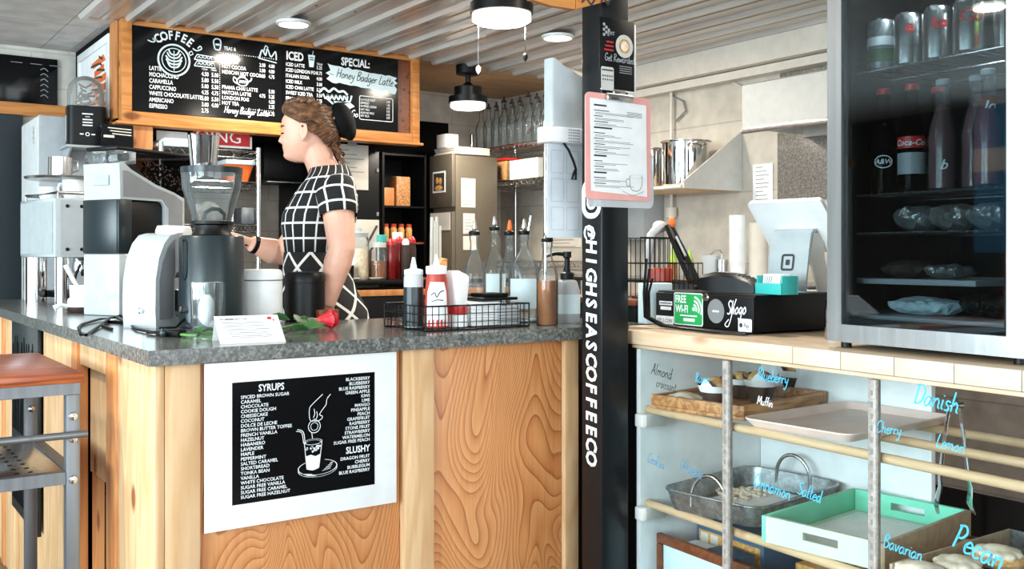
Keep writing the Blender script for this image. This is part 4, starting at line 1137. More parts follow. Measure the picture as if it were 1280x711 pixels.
# small black board hung under the rail
sb = thing('small_black_sign', 'small black sign with white lines hanging under the header corner', 'sign', (1.135, 5.05, 0))
obj('panel', MB().box(0, .150, 0, .012, 1.775, 1.885), M['board'], sb)
m = MB()
for q in range(3): m.line2([(.03 + .01 * q, 1.868 - q * .014), (.14, 1.864 - q * .014)], .005, -.001)
m.quad2(.01, .06, 1.82, 1.832, -.001)
obj('print', m, M['paper_old'], sb)
# black chalk board on the back wall at the left
p0 = onY(-12, 127, YB - .02); p1 = onY(72, 72, YB - .02)
lb = thing('wall_blackboard', 'long black board high on the white back wall at the left', 'board', (p0.x, YB - .02, 0))
obj('panel', MB().box(0, p1.x - p0.x, 0, .018, p0.z + .005, p1.z - .012, .002), M['board'], lb)
m = MB()
for q in range(6): m.line2(curve2([(p1.x - p0.x - .09, p1.z - .08 - q * .03), (p1.x - p0.x - .07, p1.z - .07 - q * .03), (p1.x - p0.x - .05, p1.z - .085 - q * .03)]), .005, -.001)
for q in range(3): m.line2([(.1 + q * .1, p1.z - .05), (.16 + q * .1, p1.z - .05)], .004, -.001)
obj('chalk_marks', m, M['grey'], lb)

# ================================================================== LAMPS
def recessed(px, py, lab):
    p = onZ(px, py, CEIL - .03)
    t = thing('ceiling_light', lab, 'ceiling light', (p.x, p.y, CEIL))
    obj('rim', MB().lathe([(.085, -.021), (.085, -.034), (.072, -.036), (.072, -.021)], seg=32), M['white'], t)
    obj('diffuser', MB().lathe([(.071, -.022), (.071, -.033), (.05, -.037), (0, -.038)], seg=32), M['lamp'], t)
    l = bpy.data.lights.new('ceiling_light_glow', 'AREA'); l.shape = 'DISK'; l.size = .13; l.energy = 15; l.color = (1, .9, .76)
    o = bpy.data.objects.new('ceiling_light_glow', l); COL.objects.link(o); o.location = (p.x, p.y, CEIL - .045)
    return t
recessed(367, 30, 'round recessed ceiling light over the header menus')
recessed(697, 47, 'round recessed ceiling light left of the black post')
tt = recessed(980, -120, 'added unseen ceiling light brightening the kitchen side')  # lamp added out of view to brighten the kitchen wall
t = thing('ceiling_light', 'added unseen ceiling light brightening the blue poster on the customer side', 'ceiling light', (-.45, 2.75, CEIL))  # unseen lamp added to brighten the blue poster and the counter side
obj('rim', MB().lathe([(.085, -.001), (.085, -.014), (.072, -.016), (.072, -.001)], seg=32), M['white'], t)
obj('diffuser', MB().lathe([(.071, -.002), (.071, -.013), (.05, -.017), (0, -.018)], seg=32), M['lamp'], t)
l = bpy.data.lights.new('ceiling_light_glow', 'AREA'); l.shape = 'DISK'; l.size = .13; l.energy = 20; l.color = (1, .93, .84)
o = bpy.data.objects.new('ceiling_light_glow', l); COL.objects.link(o); o.location = (-.45, 2.75, CEIL - .03)
def fan(loc, r, label, drop, chains, housing):
    t = thing('pendant_fan_light', label, 'ceiling lamp', loc)
    if drop > .05:
        obj('canopy', MB().lathe([(.075, 0), (.075, -.055), (.06, -.06)], seg=28), M['black'], t)
        obj('rod', MB().lathe([(.016, -.061), (.016, -.105), (.05, -.135)], seg=20), M['black'], t)
        obj('motor', MB().lathe([(.085, -.136), (.085, -.19), (.12, -.195), (.12, -.235), (.112, -.236)], seg=32), M['black'], t)
        z = -.237
    else:
        obj('motor', MB().lathe([(r * .8, 0), (r * 1.0, -.03), (r * 1.03, -.075), (r * .99, -.08)], seg=36), M[housing], t)
        z = -.081
    obj('diffuser', MB().lathe([(r, z), (r, z - .022), (r * .85, z - .032), (0, z - .036)], seg=36), M['lamp'], t)
    for (dx, dy, ln, mat) in chains:
        obj('pull_chain', MB().tube([(dx, dy, z - .02), (dx, dy, z - ln)], .0016, 6), M['chrome'], t)
        obj('chain_weight', MB().lathe([(.0, -ln + z - .035), (.009, -ln + z - .02), (.010, -ln + z - .008), (.003, -ln + z)], (dx, dy, 0), 14), M[mat], t)
    l = bpy.data.lights.new('fan_light_glow', 'AREA'); l.shape = 'DISK'; l.size = r * 1.8; l.energy = 13; l.color = (1, .9, .76)
    o = bpy.data.objects.new('fan_light_glow', l); COL.objects.link(o); o.location = (loc[0], loc[1], loc[2] + z - .05)
    return t
d = ray(585, 100); tpos = d * 6.1
fan((tpos.x, tpos.y, CEIL), .108, 'black drop ceiling fan light near the back wall shelf', .2, [], 'black')
d = ray(627, 5); tpos = d * 3.75
fan((tpos.x, tpos.y, CEIL - .021), .112, 'round fan light with two pull chains close to the camera', .2, [(-.092, .022, .20, 'white'), (.074, -.052, .145, 'black')], 'black')

# wooden hanging sign at the very top beside the post
ws = thing('wooden_sign', 'orange wooden sign board fixed at the top of the black post', 'sign', (1.66, 2.0, 0), 0)
m = MB()
pts = [onY(664, -60, 2.03), onY(664, -1, 2.03), onY(690, 7, 2.03), onY(719, 11.5, 2.03), onY(719, -60, 2.03)]
m.prism([(p.x - 1.66, p.z) for p in pts], .030, .048, 'y'); obj('sign_board', m, M['pine_x'], ws)
pts = [onY(720, -60, 2.03), onY(720, 11.5, 2.03), onY(772, -2, 2.03), onY(772, -60, 2.03)]
m = MB().prism([(p.x - 1.66, p.z) for p in pts], .024, .048, 'y'); obj('sign_end', m, M['pine_x'], ws)
m = MB()
for (a, b) in ((727, 745), (751, 764)):
    q0 = onY(a, 3, 2.0235); q1 = onY(b, -2, 2.0235)
    m.line2(curve2([(q0.x - 1.66, q0.z), ((q0.x * 2 + q1.x) / 3 - 1.66, q0.z + .012), ((q0.x + q1.x * 2) / 3 - 1.66, q0.z), (q1.x - 1.66, q1.z + .004)]), .006, .0232)
obj('print', m, M['dark_ink'], ws)

# ================================================================== THINGS ON THE POST
cl = thing('clipboard', 'pink clipboard with printed menu hanging on the black post', 'clipboard', (1.69, 2.052, 0))
zt_, zb_ = onY(772, 119, 2.05).z, onY(772, 250, 2.05).z
i = 0
m = MB().prism(rrect(.122, (zt_ + zb_) / 2, .238, zt_ - zb_, .015), -.004, 0); obj('board', m, M['pink'], cl)
m = MB().add([(.020, -.0055, zb_ + .022), (.226, -.006, zb_ + .012), (.222, -.006, zt_ - .02), (.016, -.0055, zt_ - .016)], [(0, 1, 2, 3)]); obj('menu_sheet', m, M['paper'], cl)
m = MB().box(.07, .165, -.018, -.0065, zt_ - .018, zt_ - .004, .003).box(.095, .14, -.014, -.005, zt_ - .003, zt_ + .012, .003); m.cyl((.072, -.013, zt_ - .004), (.163, -.013, zt_ - .004), .006); obj('clip', m, M['steel'], cl)
m = MB(); z = zt_ - .036
heads = {0: 'RISE TIME', 4: 'GET BUSY TIME', 9: 'BREW TIME', 12: 'SNACK TIME'}
for q in range(15):
    if q in heads: m.line2([(.030, z + .002), (.075 + .02 * (q == 4), z + .002)], .0045, -.0066)
    else:
        m.line2([(.030, z + .003), (.055 + RND.uniform(0, .03), z + .003)], .0022, -.0066)
        m.line2([(.034, z - .003), (.10 + RND.uniform(0, .09), z - .003)], .0010, -.0066); m.line2([(.034, z - .0065), (.09 + RND.uniform(0, .09), z - .0065)], .0010, -.0066)
    z -= .0152
for q in range(5): m.line2([(.15, zt_ - .045 - q * .003), (.205, zt_ - .0455 - q * .003)], .0009, -.0068)
c0 = (.183, zb_ + .045)
m.ring2(c0[0], -.0068, c0[1] + .022, .024, .0228, 24, .2); m.line2(curve2([(c0[0] - .024, c0[1] + .022), (c0[0] - .02, c0[1] - .01), (c0[0] - .006, c0[1] - .018), (c0[0] + .01, c0[1] - .016), (c0[0] + .021, c0[1] - .004), (c0[0] + .024, c0[1] + .022)]), .0014, -.0068)
m.line2(curve2([(c0[0] - .024, c0[1] + .014), (c0[0] - .036, c0[1] + .012), (c0[0] - .034, c0[1] - .004), (c0[0] - .021, c0[1] - .003)]), .0014, -.0068); m.line2(curve2([(c0[0] - .05, c0[1] - .02), (c0[0] - .01, c0[1] - .03), (c0[0] + .03, c0[1] - .018)]), .001, -.0068)
obj('print', m, M['dark_ink'], cl)
m = MB().prism(rrect(.135, zb_ + .06, .246, .16, .02), .0015, .004); o = single('clear_clipboard', 'clear plastic board hanging behind the pink clipboard', 'clipboard', m, M['frost'], (1.69, 2.052, 0))

pz1, pz0 = onY(770, 24, 2.05).z, onY(770, 112, 2.05).z
rp = thing('rewards_poster', 'black poster with round cup picture on the post above the clipboard', 'poster', (1.742, 2.054, 0))
obj('backing', MB().box(.008, .136, -.003, 0, pz0 - .004, pz1 - .006, .001), M['paper'], rp)
obj('panel', MB().box(0, .128, -.0055, -.0035, pz0, pz1, .001), M['black'], rp)
m = MB()
for q, (dx, dz) in enumerate(((0, 0), (.014, -.01), (0, -.02), (.014, -.03), (.028, -.02), (0, -.04))): m.disc(.016 + dx * .6, -.0062, pz1 - .02 + dz * .7, .0045, 12)
m.text('get', .028, pz1 - .046, .02, shear=.2, y=-.0062)
script(m, 'Get Rewarded', .018, pz0 + .076, .021, .0022, -.0062, 0, .1, .86)
for q in range(4): m.line2([(.072, pz0 + .066 - q * .006), (.118, pz0 + .066 - q * .006)], .0018, -.0062)
obj('lettering', m, M['lightgrey'], rp)
m = MB().disc(.090, -.0062, pz1 - .072, .032, 32); obj('cup_plate', m, M['offwhite'], rp)
m = MB().disc(.090, -.0068, pz1 - .072, .020, 28); obj('cup_picture', m, M['tan'], rp)
m = MB().disc(.090, -.0072, pz1 - .072, .014, 24); obj('foam_picture', m, M['icing'], rp)
m = MB()
for q in range(3): m.line2([(.024 - q * .004, pz1 - .066 - q * .011), (.05, pz1 - .066 - q * .011)], .0045, -.0062)
obj('red_print', m, M['red_ink'], rp)
m = MB(); f = lambda a, b: Vector((a, -.0062, b)); rframe(m, .028, pz0 + .028, .046, .062, .006, 0, f, True); obj('card_picture', m, M['offwhite'], rp)
m = MB()
m.line2([(.008, pz0 + .05), (.048, pz0 + .05)], .004, -.0068)
for a in range(2):
    for q in range(5): m.disc(.012 + q * .008, -.0068, pz0 + .034 - a * .010, .0026, 10)
obj('card_print', m, M['dark_ink'], rp)
obj('hanging_tab', MB().box(.05, .062, -.004, -.001, pz0 - .012, pz0 - .0045).box(.05, .085, -.0035, -.001, pz0 - .022, pz0 - .0125), M['black'], rp)

# white device and sheet behind the post
wd = thing('wall_device', 'white vented device fixed behind the black post', 'device', (1.665, 2.175, 0))
zt_, zm, zb_ = onY(690, 74, 2.18).z, onY(690, 158, 2.18).z, onY(690, 178, 2.18).z
m = MB()
rs = []
for (x, y0, y1, z1) in ((.0, -.004, .02, zt_), (.012, -.010, .03, zt_ + .002), (.10, .004, .04, zt_ - .035), (.20, .006, .04, zt_ - .06)):
    rs.append([(x, y0, zm), (x, y1, zm), (x, y1, z1), (x, y0, z1)])
m.rings(rs); obj('shell', m, M['white_gloss'], wd)
obj('device_base', MB().box(-.008, .20, -.016, .045, zb_, zm - .001, .005), M['white'], wd)
m = MB()
for a in range(5):
    for q in range(6): m.disc(.060 + q * .007, -.0165, zm - .008 - a * .008, .0022, 8)
obj('vent_hole', m, M['grey'], wd)
m = MB().add([(.02, .010, zt_ - .002), (.19, .012, zt_ - .056), (.19, .03, zt_ - .03), (.03, .025, zt_ + .005)], [(0, 1, 2, 3), (3, 2, 1, 0)]); obj('dark_top', m, M['black'], wd)
m = MB().tube(curve2([(.05, -.002, zb_ + .002), (.075, -.008, zb_ - .04), (.092, -.006, zb_ - .07), (.084, -.006, zb_ - .10), (.094, -.006, zb_ - .09), (.09, -.002, zb_ - .12)]) if False else [(.05, -.002, zb_ + .002), (.065, -.008, zb_ - .02), (.082, -.008, zb_ - .05), (.092, -.006, zb_ - .07), (.084, -.006, zb_ - .085), (.08, -.004, zb_ - .10), (.092, -.006, zb_ - .10), (.094, -.004, zb_ - .07)], .0035, 6); obj('cable', m, M['black'], wd)
z1, z0 = onY(700, 180, 2.19).z, onY(700, 297, 2.19).z
sh = thing('hanging_sheet', 'pale blue white sheet with faint squares hanging under the vented device', 'sheet', (1.672, 2.19, 0))
obj('sheet', MB().box(0, .15, 0, .003, z0, z1), M['sheet'], sh)
m = MB()
for a in range(2):
    for b in range(3): rframe(m, .035 + a * .055, z1 - .05 - b * .08, .045, .065, .004, .0012, lambda x, z: Vector((x, -.0008, z)))
obj('faint_squares', m, M['lightgrey'], sh)
# ================================================================== MACHINES ON THE LEFT LEG OF THE COUNTER
# espresso machine at the far end
em = thing('espresso_machine', 'white and steel espresso machine at the far end of the counter', 'espresso machine', (.83, 4.52, ZT), .16)
obj('body', MB().box(0, .48, 0, .43, .20, .455, .008), M['white_gloss'], em)
obj('back_panel', MB().box(-.004, -.0005, .02, .41, .215, .44), M['white_gloss'], em)
obj('side_panel', MB().box(.02, .46, -.004, -.0005, .212, .445, .001), M['lightgrey'], em)
for x in (.05, .11):
    for z in (.235, .42): obj('bolt', MB().lathe([(.008, 0), (.007, .004), (0, .005)], seg=12).xf(0, Matrix.Translation((x, -.0042, z)) @ Matrix.Rotation(PI / 2, 4, 'X')), M['black'], em)
obj('drip_tray', MB().box(.10, .47, .02, .41, .018, .05, .006), M['black'], em)
for (x, y) in ((.045, .37), (.05, .06), (.43, .06), (.43, .37)):
    obj('leg', MB().lathe([(.05 if x < .1 and y > .2 else .028, 0), (.05 if x < .1 and y > .2 else .028, .199)], (x, y, 0), 28), M['chrome'], em)
for y in (.12, .3):
    g = obj('group_head', MB().lathe([(.034, .13), (.036, .16), (.03, .199)], (.22, y, 0), 24), M['chrome'], em)
    obj('portafilter_handle', MB().tube([(.22, y - .03, .125), (.24, y - .10, .12), (.26, y - .17, .115)], [.012, .011, .013], 12), M['black'], g)
m = MB().tube([(.02, .02, .4775), (.46, .02, .4775), (.46, .41, .4775), (.02, .41, .4775)], .007, 8, True)
for (x, y) in ((.02, .02), (.46, .02), (.46, .41), (.02, .41)): m.cyl((x, y, .455), (x, y, .4775), .005)
obj('cup_rail', m, M['steel'], em)
obj('pipe', MB().tube([(.10, -.012, .17), (.08, -.02, .13), (.07, -.015, .08), (.075, -.01, .03)], .006, 8), M['black'], em)
EMM = em.location
def onem(x, y, z=.4565):
    c, s_ = math.cos(.16), math.sin(.16); return (EMM.x + c * x - s_ * y, EMM.y + s_ * x + c * y, ZT + z)
def mug(loc, label, r=.042, h=.07, handle=True, rz=0, grp='white cups on the espresso machine', n=[0]):
    t = thing('cup', label, 'cup', loc, rz, grp)
    obj('cup_body', MB().lathe([(r * .75, 0), (r * .95, h * .3), (r, h), (r * .92, h), (r * .87, h * .35), (r * .6, .006), (0, .006)], seg=26), M['white'], t)
    if handle: obj('handle', MB().tube([(-r * .92, 0, h * .8), (-r * 1.35, 0, h * .75), (-r * 1.5, 0, h * .5), (-r * 1.3, 0, h * .28), (-r * .9, 0, h * .25)], .005, 8), M['white'], t)
    return t
mug(onem(.09, .31), 'white cup at the far corner on the espresso machine', .05, .06, False)
mug(onem(.125, .12), 'white mug with handle at the near corner on the espresso machine', .05, .085, True, .3)
mug(onem(.27, .13), 'white cup behind the mug with handle on the espresso machine', .05, .07, False)
tt = thing('steel_tray', 'round dark steel tray lying across the cups on the espresso machine', 'tray', onem(.12, .20, .5435))
obj('tray_plate', MB().lathe([(.0, 0), (.165, 0), (.172, .010), (.168, .012), (.16, .004), (0, .004)], seg=40), M['steel'], tt)
sp = thing('steel_pitcher', 'steel milk pitcher standing on the round tray', 'pitcher', onem(.09, .19, .5485))
obj('pitcher_body', MB().lathe([(.048, 0), (.05, .02), (.049, .095), (.046, .095), (.047, .02), (0, .006)], seg=28), M['steel'], sp)
obj('pitcher_handle', MB().tube([(.046, 0, .085), (.072, 0, .08), (.074, 0, .04), (.048, 0, .03)], .005, 8), M['steel'], sp)

# large commercial grinder, C shaped in side view
G = (.862, 3.56)
bg_ = thing('commercial_grinder', 'large white commercial coffee grinder with sloped bean hopper', 'coffee grinder', (G[0], G[1], ZT), .50)
T = .175
def arc2(cx, cz, r, a0, a1, n=8): return [(cx + r * math.cos(a0 + (a1 - a0) * q / n), cz + r * math.sin(a0 + (a1 - a0) * q / n)) for q in range(n + 1)]
body = [(.0, .405), (-.004, .53), (.02, .53), (.05, .51), (.16, .465), (.25, .44), (.30, .42), (.30, .03), (.21, .03), (.205, .25)] + [(.205, .30)] + [(.205 + .0, .36)] + arc2(.175, .375, .03, 0, PI / 2, 6) + [(.0, .405)]
m = MB().prism(body[:-1], 0, T); obj('frame', m, M['white_gloss'], bg_)
obj('side_cover', MB().prism([(.012, .415), (.010, .505), (.03, .505), (.16, .452), (.25, .43), (.288, .41), (.288, .05), (.222, .05), (.222, .38), (.19, .415)], -.003, -.0005), M['sidegrey'], bg_)
obj('base', MB().box(-.005, .209, 0, T, .0, .215, .006), M['white_gloss'], bg_)
obj('chute_housing', MB().box(-.004, .204, .012, T - .004, .216, .404, .003), M['black'], bg_)
obj('catch_bin', MB().box(-.008, -.0045, .002, T - .002, .217, .403, .001).box(-.008, .05, -.001, .010, .217, .403, .001), M['teal_black'], bg_)
obj('bean_collar', MB().box(-.005, .075, .005, T - .005, .531, .575, .004), M['glass'], bg_)
obj('front_badge', MB().box(-.006, -.0042, .05, .13, .455, .49), M['lightgrey'], bg_)
obj('lid', MB().box(-.004, .36, .01, T - .01, .577, .590, .004), M['black'], bg_)
obj('hopper', MB().prism([(.078, .53), (.078, .575), (.355, .575), (.355, .44), (.305, .425), (.25, .445), (.16, .47)], .02, T - .02), M['smoke'], bg_)
m = MB()
for q in range(220):
    x = RND.uniform(.13, .345); z0 = .482 - (x - .13) * .20; z = RND.uniform(z0, min(.545, z0 + .08)); y = RND.choice((.024, .03, RND.uniform(.03, T - .03)))
    m.ell((x, y, z), (.007, .005, .005), 7, 5, Euler((RND.uniform(0, 3), RND.uniform(0, 3), 0)))
o = obj('coffee_beans', m, M['choc'], bg_); o['kind'] = 'stuff'
obj('foot', MB().box(.0, .20, .01, T - .01, -.0005, .0), M['black'], bg_)

# small white grinder with arched front
sgx = onZ(204, 410, ZT)
sm = thing('arched_grinder', 'small white grinder with arched front and grey side panel', 'coffee grinder', (sgx.x - .02, sgx.y - .0, ZT), .66)
T2 = .105
sm.scale = (1.06, 1.06, 1.06)
pr = [(0, 0), (-.004, .05), (-.002, .13), (.012, .19), (.036, .232), (.064, .255), (.10, .262), (.118, .262), (.118, .16)] + [(.09, .15), (.082, .135), (.082, .035), (.09, .026), (.17, .026), (.17, 0)]
obj('housing', MB().prism(pr, 0, T2), M['white_gloss'], sm)
obj('side_inset', MB().prism([(.012, .022), (.012, .13), (.026, .18), (.050, .222), (.078, .242), (.082, .242), (.082, .15), (.074, .135), (.074, .03), (.066, .022)], -.002, -.0004), M['sidegrey'], sm)
obj('power_knob', MB().lathe([(.009, 0), (.008, .008), (0, .009)], seg=18).xf(0, Matrix.Translation((-.004, .045, .048)) @ Matrix.Rotation(-PI / 2, 4, 'Y')), M['chrome'], sm)
obj('dial_column', MB().lathe([(.050, .158), (.052, .18), (.050, .27), (.045, .283), (0, .284)], (.150, T2 / 2, 0), 32), M['white'], sm)
obj('grounds_chute', MB().box(.10, .18, .02, T2 - .02, .135, .157, .004), M['grey'], sm)
obj('grounds_cup', MB().lathe([(.032, .0275), (.034, .03), (.036, .10), (.032, .10), (.03, .034), (0, .034)], (.132, T2 / 2, 0), 26), M['steel'], sm)

# dark canister grinder with clear hopper and steel cup on top
p = onZ(262, 411, ZT)
dg_ = thing('dark_grinder', 'dark teal canister grinder with clear cone hopper', 'coffee grinder', (p.x + .032, p.y + .078, ZT), 0)
obj('canister', MB().lathe([(.088, 0), (.092, .004), (.092, .262), (.088, .268), (.05, .270)], seg=48), M['teal_black'], dg_)
obj('neck', MB().lathe([(.058, .2705), (.050, .285), (.050, .298), (.062, .302), (.062, .31)], seg=32), M['black'], dg_)
obj('hopper', MB().lathe([(.055, .311), (.060, .33), (.084, .41), (.087, .45), (.084, .45), (.081, .41), (.057, .332), (.052, .315)], seg=40, cap0=False, cap1=False), M['glass'], dg_)
obj('hopper_lid', MB().lathe([(.088, .4505), (.088, .468), (.03, .470), (0, .470)], seg=36), M['teal_black'], dg_)
obj('gate_lever', MB().tube([(-.03, -.02, .315), (-.026, -.024, .335), (-.008, -.028, .346), (.012, -.028, .345), (.03, -.022, .332), (.033, -.02, .315)], .006, 8), M['black'], dg_)
va = math.atan2(-(p.y + .1), -(p.x)) # towards the photographer
def onc(a, z, r=.0925): return (r * math.cos(a), r * math.sin(a), z)
sl = va - .95
m = MB()
ptsl = [(sl - .11, .245), (sl - .11, .16), (sl - .07, .145), (sl + .0, .140), (sl + .07, .145), (sl + .11, .16), (sl + .11, .245), (sl + .07, .255), (sl - .07, .255)]
m.tube([onc(a, z) for a, z in ptsl], .0022, 6, True); obj('groove', m, M['black'], dg_)
kn = MB().lathe([(.012, 0), (.011, .012), (0, .013)], seg=18).xf(0, Matrix.Translation(onc(sl, .055, .091)) @ Matrix.Rotation(sl, 4, 'Z') @ Matrix.Rotation(PI / 2, 4, 'Y')); obj('timer_knob', kn, M['chrome'], dg_)
obj('power_cord', MB().tube([onc(sl, .03, .09), onc(sl, .018, .105), onc(sl + .1, .006, .13), onc(sl - .05, .006, .17)], .0035, 6), M['black'], dg_)
cu = thing('steel_cup', 'shiny steel dosing cup standing on the dark grinder lid', 'cup', (p.x + .008, p.y + .078, ZT + .4705))
obj('cup_body', MB().lathe([(.036, 0), (.037, .004), (.046, .088), (.0465, .09), (.044, .09), (.034, .008), (0, .008)], seg=36), M['chrome'], cu)

# canisters
def canister(px, py, label, mat, h=.166, r=.0635):
    q = onZ(px, py, ZT)
    t = thing('canister', label, 'canister', (q.x, q.y, ZT), 0, 'lidded canisters on the counter')
    obj('canister_body', MB().lathe([(r - .004, 0), (r, .004), (r, h - .036)], seg=40), M[mat], t)
    obj('seal_band', MB().lathe([(r - .002, h - .0355), (r - .002, h - .0325)], seg=40), M['grey' if mat == 'white' else 'black'], t)
    obj('lid', MB().lathe([(r + .001, h - .032), (r + .001, h - .012), (r - .006, h - .002), (r - .02, h), (0, h)], seg=40), M[mat], t)
    return t
canister(327, 404, 'round white lidded canister left of the black one', 'white', .168)
canister(381, 401, 'round black lidded canister right of the white one', 'black', .158)
# glass tumbler with napkins
q = onZ(265, 415, ZT)
tb = thing('glass_tumbler', 'square ribbed glass tumbler with a white paper bag in front of the dark grinder', 'glass', (q.x, q.y + .045, ZT), .55)
sqr = lambda w, z: [(a, b, z) for a, b in rrect(0, 0, w, w, .012, 5)]
obj('glass_body', MB().rings([sqr(.062, 0), sqr(.066, .004), sqr(.070, .136), sqr(.066, .136), sqr(.060, .008)], True, True), M['glass'], tb)
m = MB().ell((0, 0, .058), (.026, .022, .045), 16, 10)
for k_ in range(10): m.ell((RND.uniform(-.016, .016), RND.uniform(-.014, .014), RND.uniform(.02, .10)), (.014, .013, .013), 8, 6)
me = fuse(m, .004, 2); me.materials.append(M['paper']); link('paper_filling', me, tb)
m = MB()
for k_ in range(12):
    x = -.033 + .066 * k_ / 11
    m.cyl((x, -.0338, .012), (x * 1.04, -.0352, .134), .0010, seg=6)
obj('glass_rib', m, M['glass'], tb)
# memorial note card
q = onZ(318, 429, ZT)
nc = thing('note_card', 'white printed note card leaning on the counter edge by the rose', 'card', (q.x, q.y + .005, ZT + .0008), -.14)
ang = .62
Mc = Matrix.Rotation(-(PI / 2 - ang), 4, 'X')
m = MB().box(-.078, .078, 0, .001, 0, .105).xf(0, Mc); obj('card', m, M['paper'], nc)
m = MB().box(-.076, .076, .0, .001, .0, .070).xf(0, Matrix.Translation((0, .084, .0595)) @ Matrix.Rotation(PI + .45, 4, 'X')); obj('card_stand', m, M['paper'], nc)
m = MB().text('IN MEMORY OF', -.066, .088, .0095, bold=.02, y=-.0004)
for r_ in range(5): m.line2([(-.064 + .004 * r_, .078 - r_ * .013), (.05 - .01 * (r_ % 2), .078 - r_ * .013)], .0016, -.0004); m.line2([(-.064, .073 - r_ * .013), (.04 + .01 * (r_ % 2), .073 - r_ * .013)], .0012, -.0004)
m.xf(0, Mc); obj('print', m, M['dark_ink'], nc)
m = MB().disc(.055, -.0005, .092, .006, 14).disc(.064, -.0005, .084, .003, 10).xf(0, Mc); obj('flower_print', m, M['red_ink'], nc)
# rose
a = onZ(190, 422, ZT); b = onZ(402, 411, ZT)
rz = thing('rose', 'single red rose with long stem lying along the counter edge', 'flower', (0, 0, 0))
def zz(p, h): return (p.x, p.y, ZT + h)
P1, P2, P3 = onZ(235, 422.5, ZT), onZ(265, 424, ZT), onZ(340, 418, ZT)
P3.y += .03
obj('stem', MB().tube([zz(onZ(226, 422, ZT), .008), zz(P1, .007), zz(P2, .006), zz(onZ(300, 424, ZT), .006), zz(P3, .009), zz(onZ(372, 412, ZT), .014), zz(b, .022)], .0036, 8), M['stem'], rz)
obj('stem_tube', MB().tube([zz(onZ(184, 418.5, ZT), .006), zz(onZ(196, 419.5, ZT), .007), zz(onZ(198, 420, ZT), .0075), zz(onZ(225, 422, ZT), .008)], [.003, .003, .007, .008], 12), M['black'], rz)
pc = onZ(203, 421, ZT); obj('tube_cap', MB().lathe([(.008, 0), (.010, .006), (.010, .016), (.007, .02)], (0, 0, 0), 14).xf(0, Matrix.Translation(zz(onZ(204, 421.5, ZT), .002))), M['teal_black'], rz)
def leaf(px, py, h, L, ang_, tilt):
    L *= 1.15
    c = onZ(px, py, ZT); vs = []; fs = []
    M_ = Matrix.Translation((c.x, c.y, ZT + h)) @ Euler((tilt, -.12, ang_)).to_matrix().to_4x4()
    N = 9
    for i_ in range(N):
        u = i_ / (N - 1); wdt = L * .36 * math.sin(PI * u ** .8) * (1 - .12 * (i_ % 2))
        vs += [(u * L, -wdt, .006 * math.sin(PI * u) + .004), (u * L, 0, .006 * math.sin(PI * u) - .001), (u * L, wdt, .006 * math.sin(PI * u) + .004)]
    for i_ in range(N - 1):
        for j in range(2): fs.append((3 * i_ + j, 3 * i_ + j + 1, 3 * i_ + j + 4, 3 * i_ + j + 3))
    mb = MB(); mb.add([M_ @ Vector(v) for v in vs], fs); return mb
for (px, py, h, L, an, ti) in ((350, 414, .006, .06, 2.2, .3), (356, 420, .006, .055, -2.4, -.2), (372, 412, .018, .06, 1.0, .5), (378, 416, .010, .06, .0, .4), (366, 417, .006, .06, -1.2, -.4), (388, 413, .018, .05, .7, .2), (246, 424, .006, .05, -1.0, .2), (252, 420, .006, .045, 1.6, -.3), (362, 409, .02, .055, 2.6, .6), (384, 408, .012, .05, 1.9, -.3)):
    obj('leaf', leaf(px, py, h, L, an, ti), M['green'], rz)
bd = Vector((.93, -.1, .05)).normalized()
c = onZ(400, 413, ZT); c.y += .02
m = MB(); fr_ = bd.to_track_quat('Z', 'Y').to_matrix().to_4x4()
for ringi, (n_, r_, h_, op) in enumerate(((3, .008, .064, .4), (4, .013, .064, .6), (5, .018, .058, .8), (5, .021, .048, 1.0))):
    for j in range(n_):
        a0 = 2 * PI * j / n_ + ringi * .6
        vs = []; fs = []
        N1, N2 = 6, 7
        for u in range(N1):
            uu = u / (N1 - 1)
            for v in range(N2):
                vv = (v / (N2 - 1) - .5) * 2
                aa = a0 + vv * (2 * PI / n_) * .62
                rr = r_ * (math.sin(min(1, uu * 1.15) * PI / 2) ** .7) * (.45 + .55 * uu if ringi == 0 else 1) + (.007 * op * max(0, uu - .7) / .3)
                zz_ = h_ * uu * (1 - .12 * vv * vv) - (.006 * op * max(0, uu - .8) / .2)
                vs.append(Vector((rr * math.cos(aa), rr * math.sin(aa), zz_)))
        for u in range(N1 - 1):
            for v in range(N2 - 1): fs.append((u * N2 + v, u * N2 + v + 1, u * N2 + v + N2 + 1, u * N2 + v + N2))
        m.add(vs, fs)
m.ell((0, 0, .015), (.014, .014, .017), 12, 8)
m.xf(0, Matrix.Translation((c.x, c.y, ZT + .0265)) @ fr_); obj('bloom', m, M['rose'], rz)
# small dark red wooden box behind the rose
q = onZ(418, 403, ZT); single('small_wooden_box', 'small dark red brown wooden box behind the rose', 'box', MB().box(-.035, .035, -.02, .03, 0, .038, .002), M['redwood'], (q.x, q.y + .06, ZT), .05)
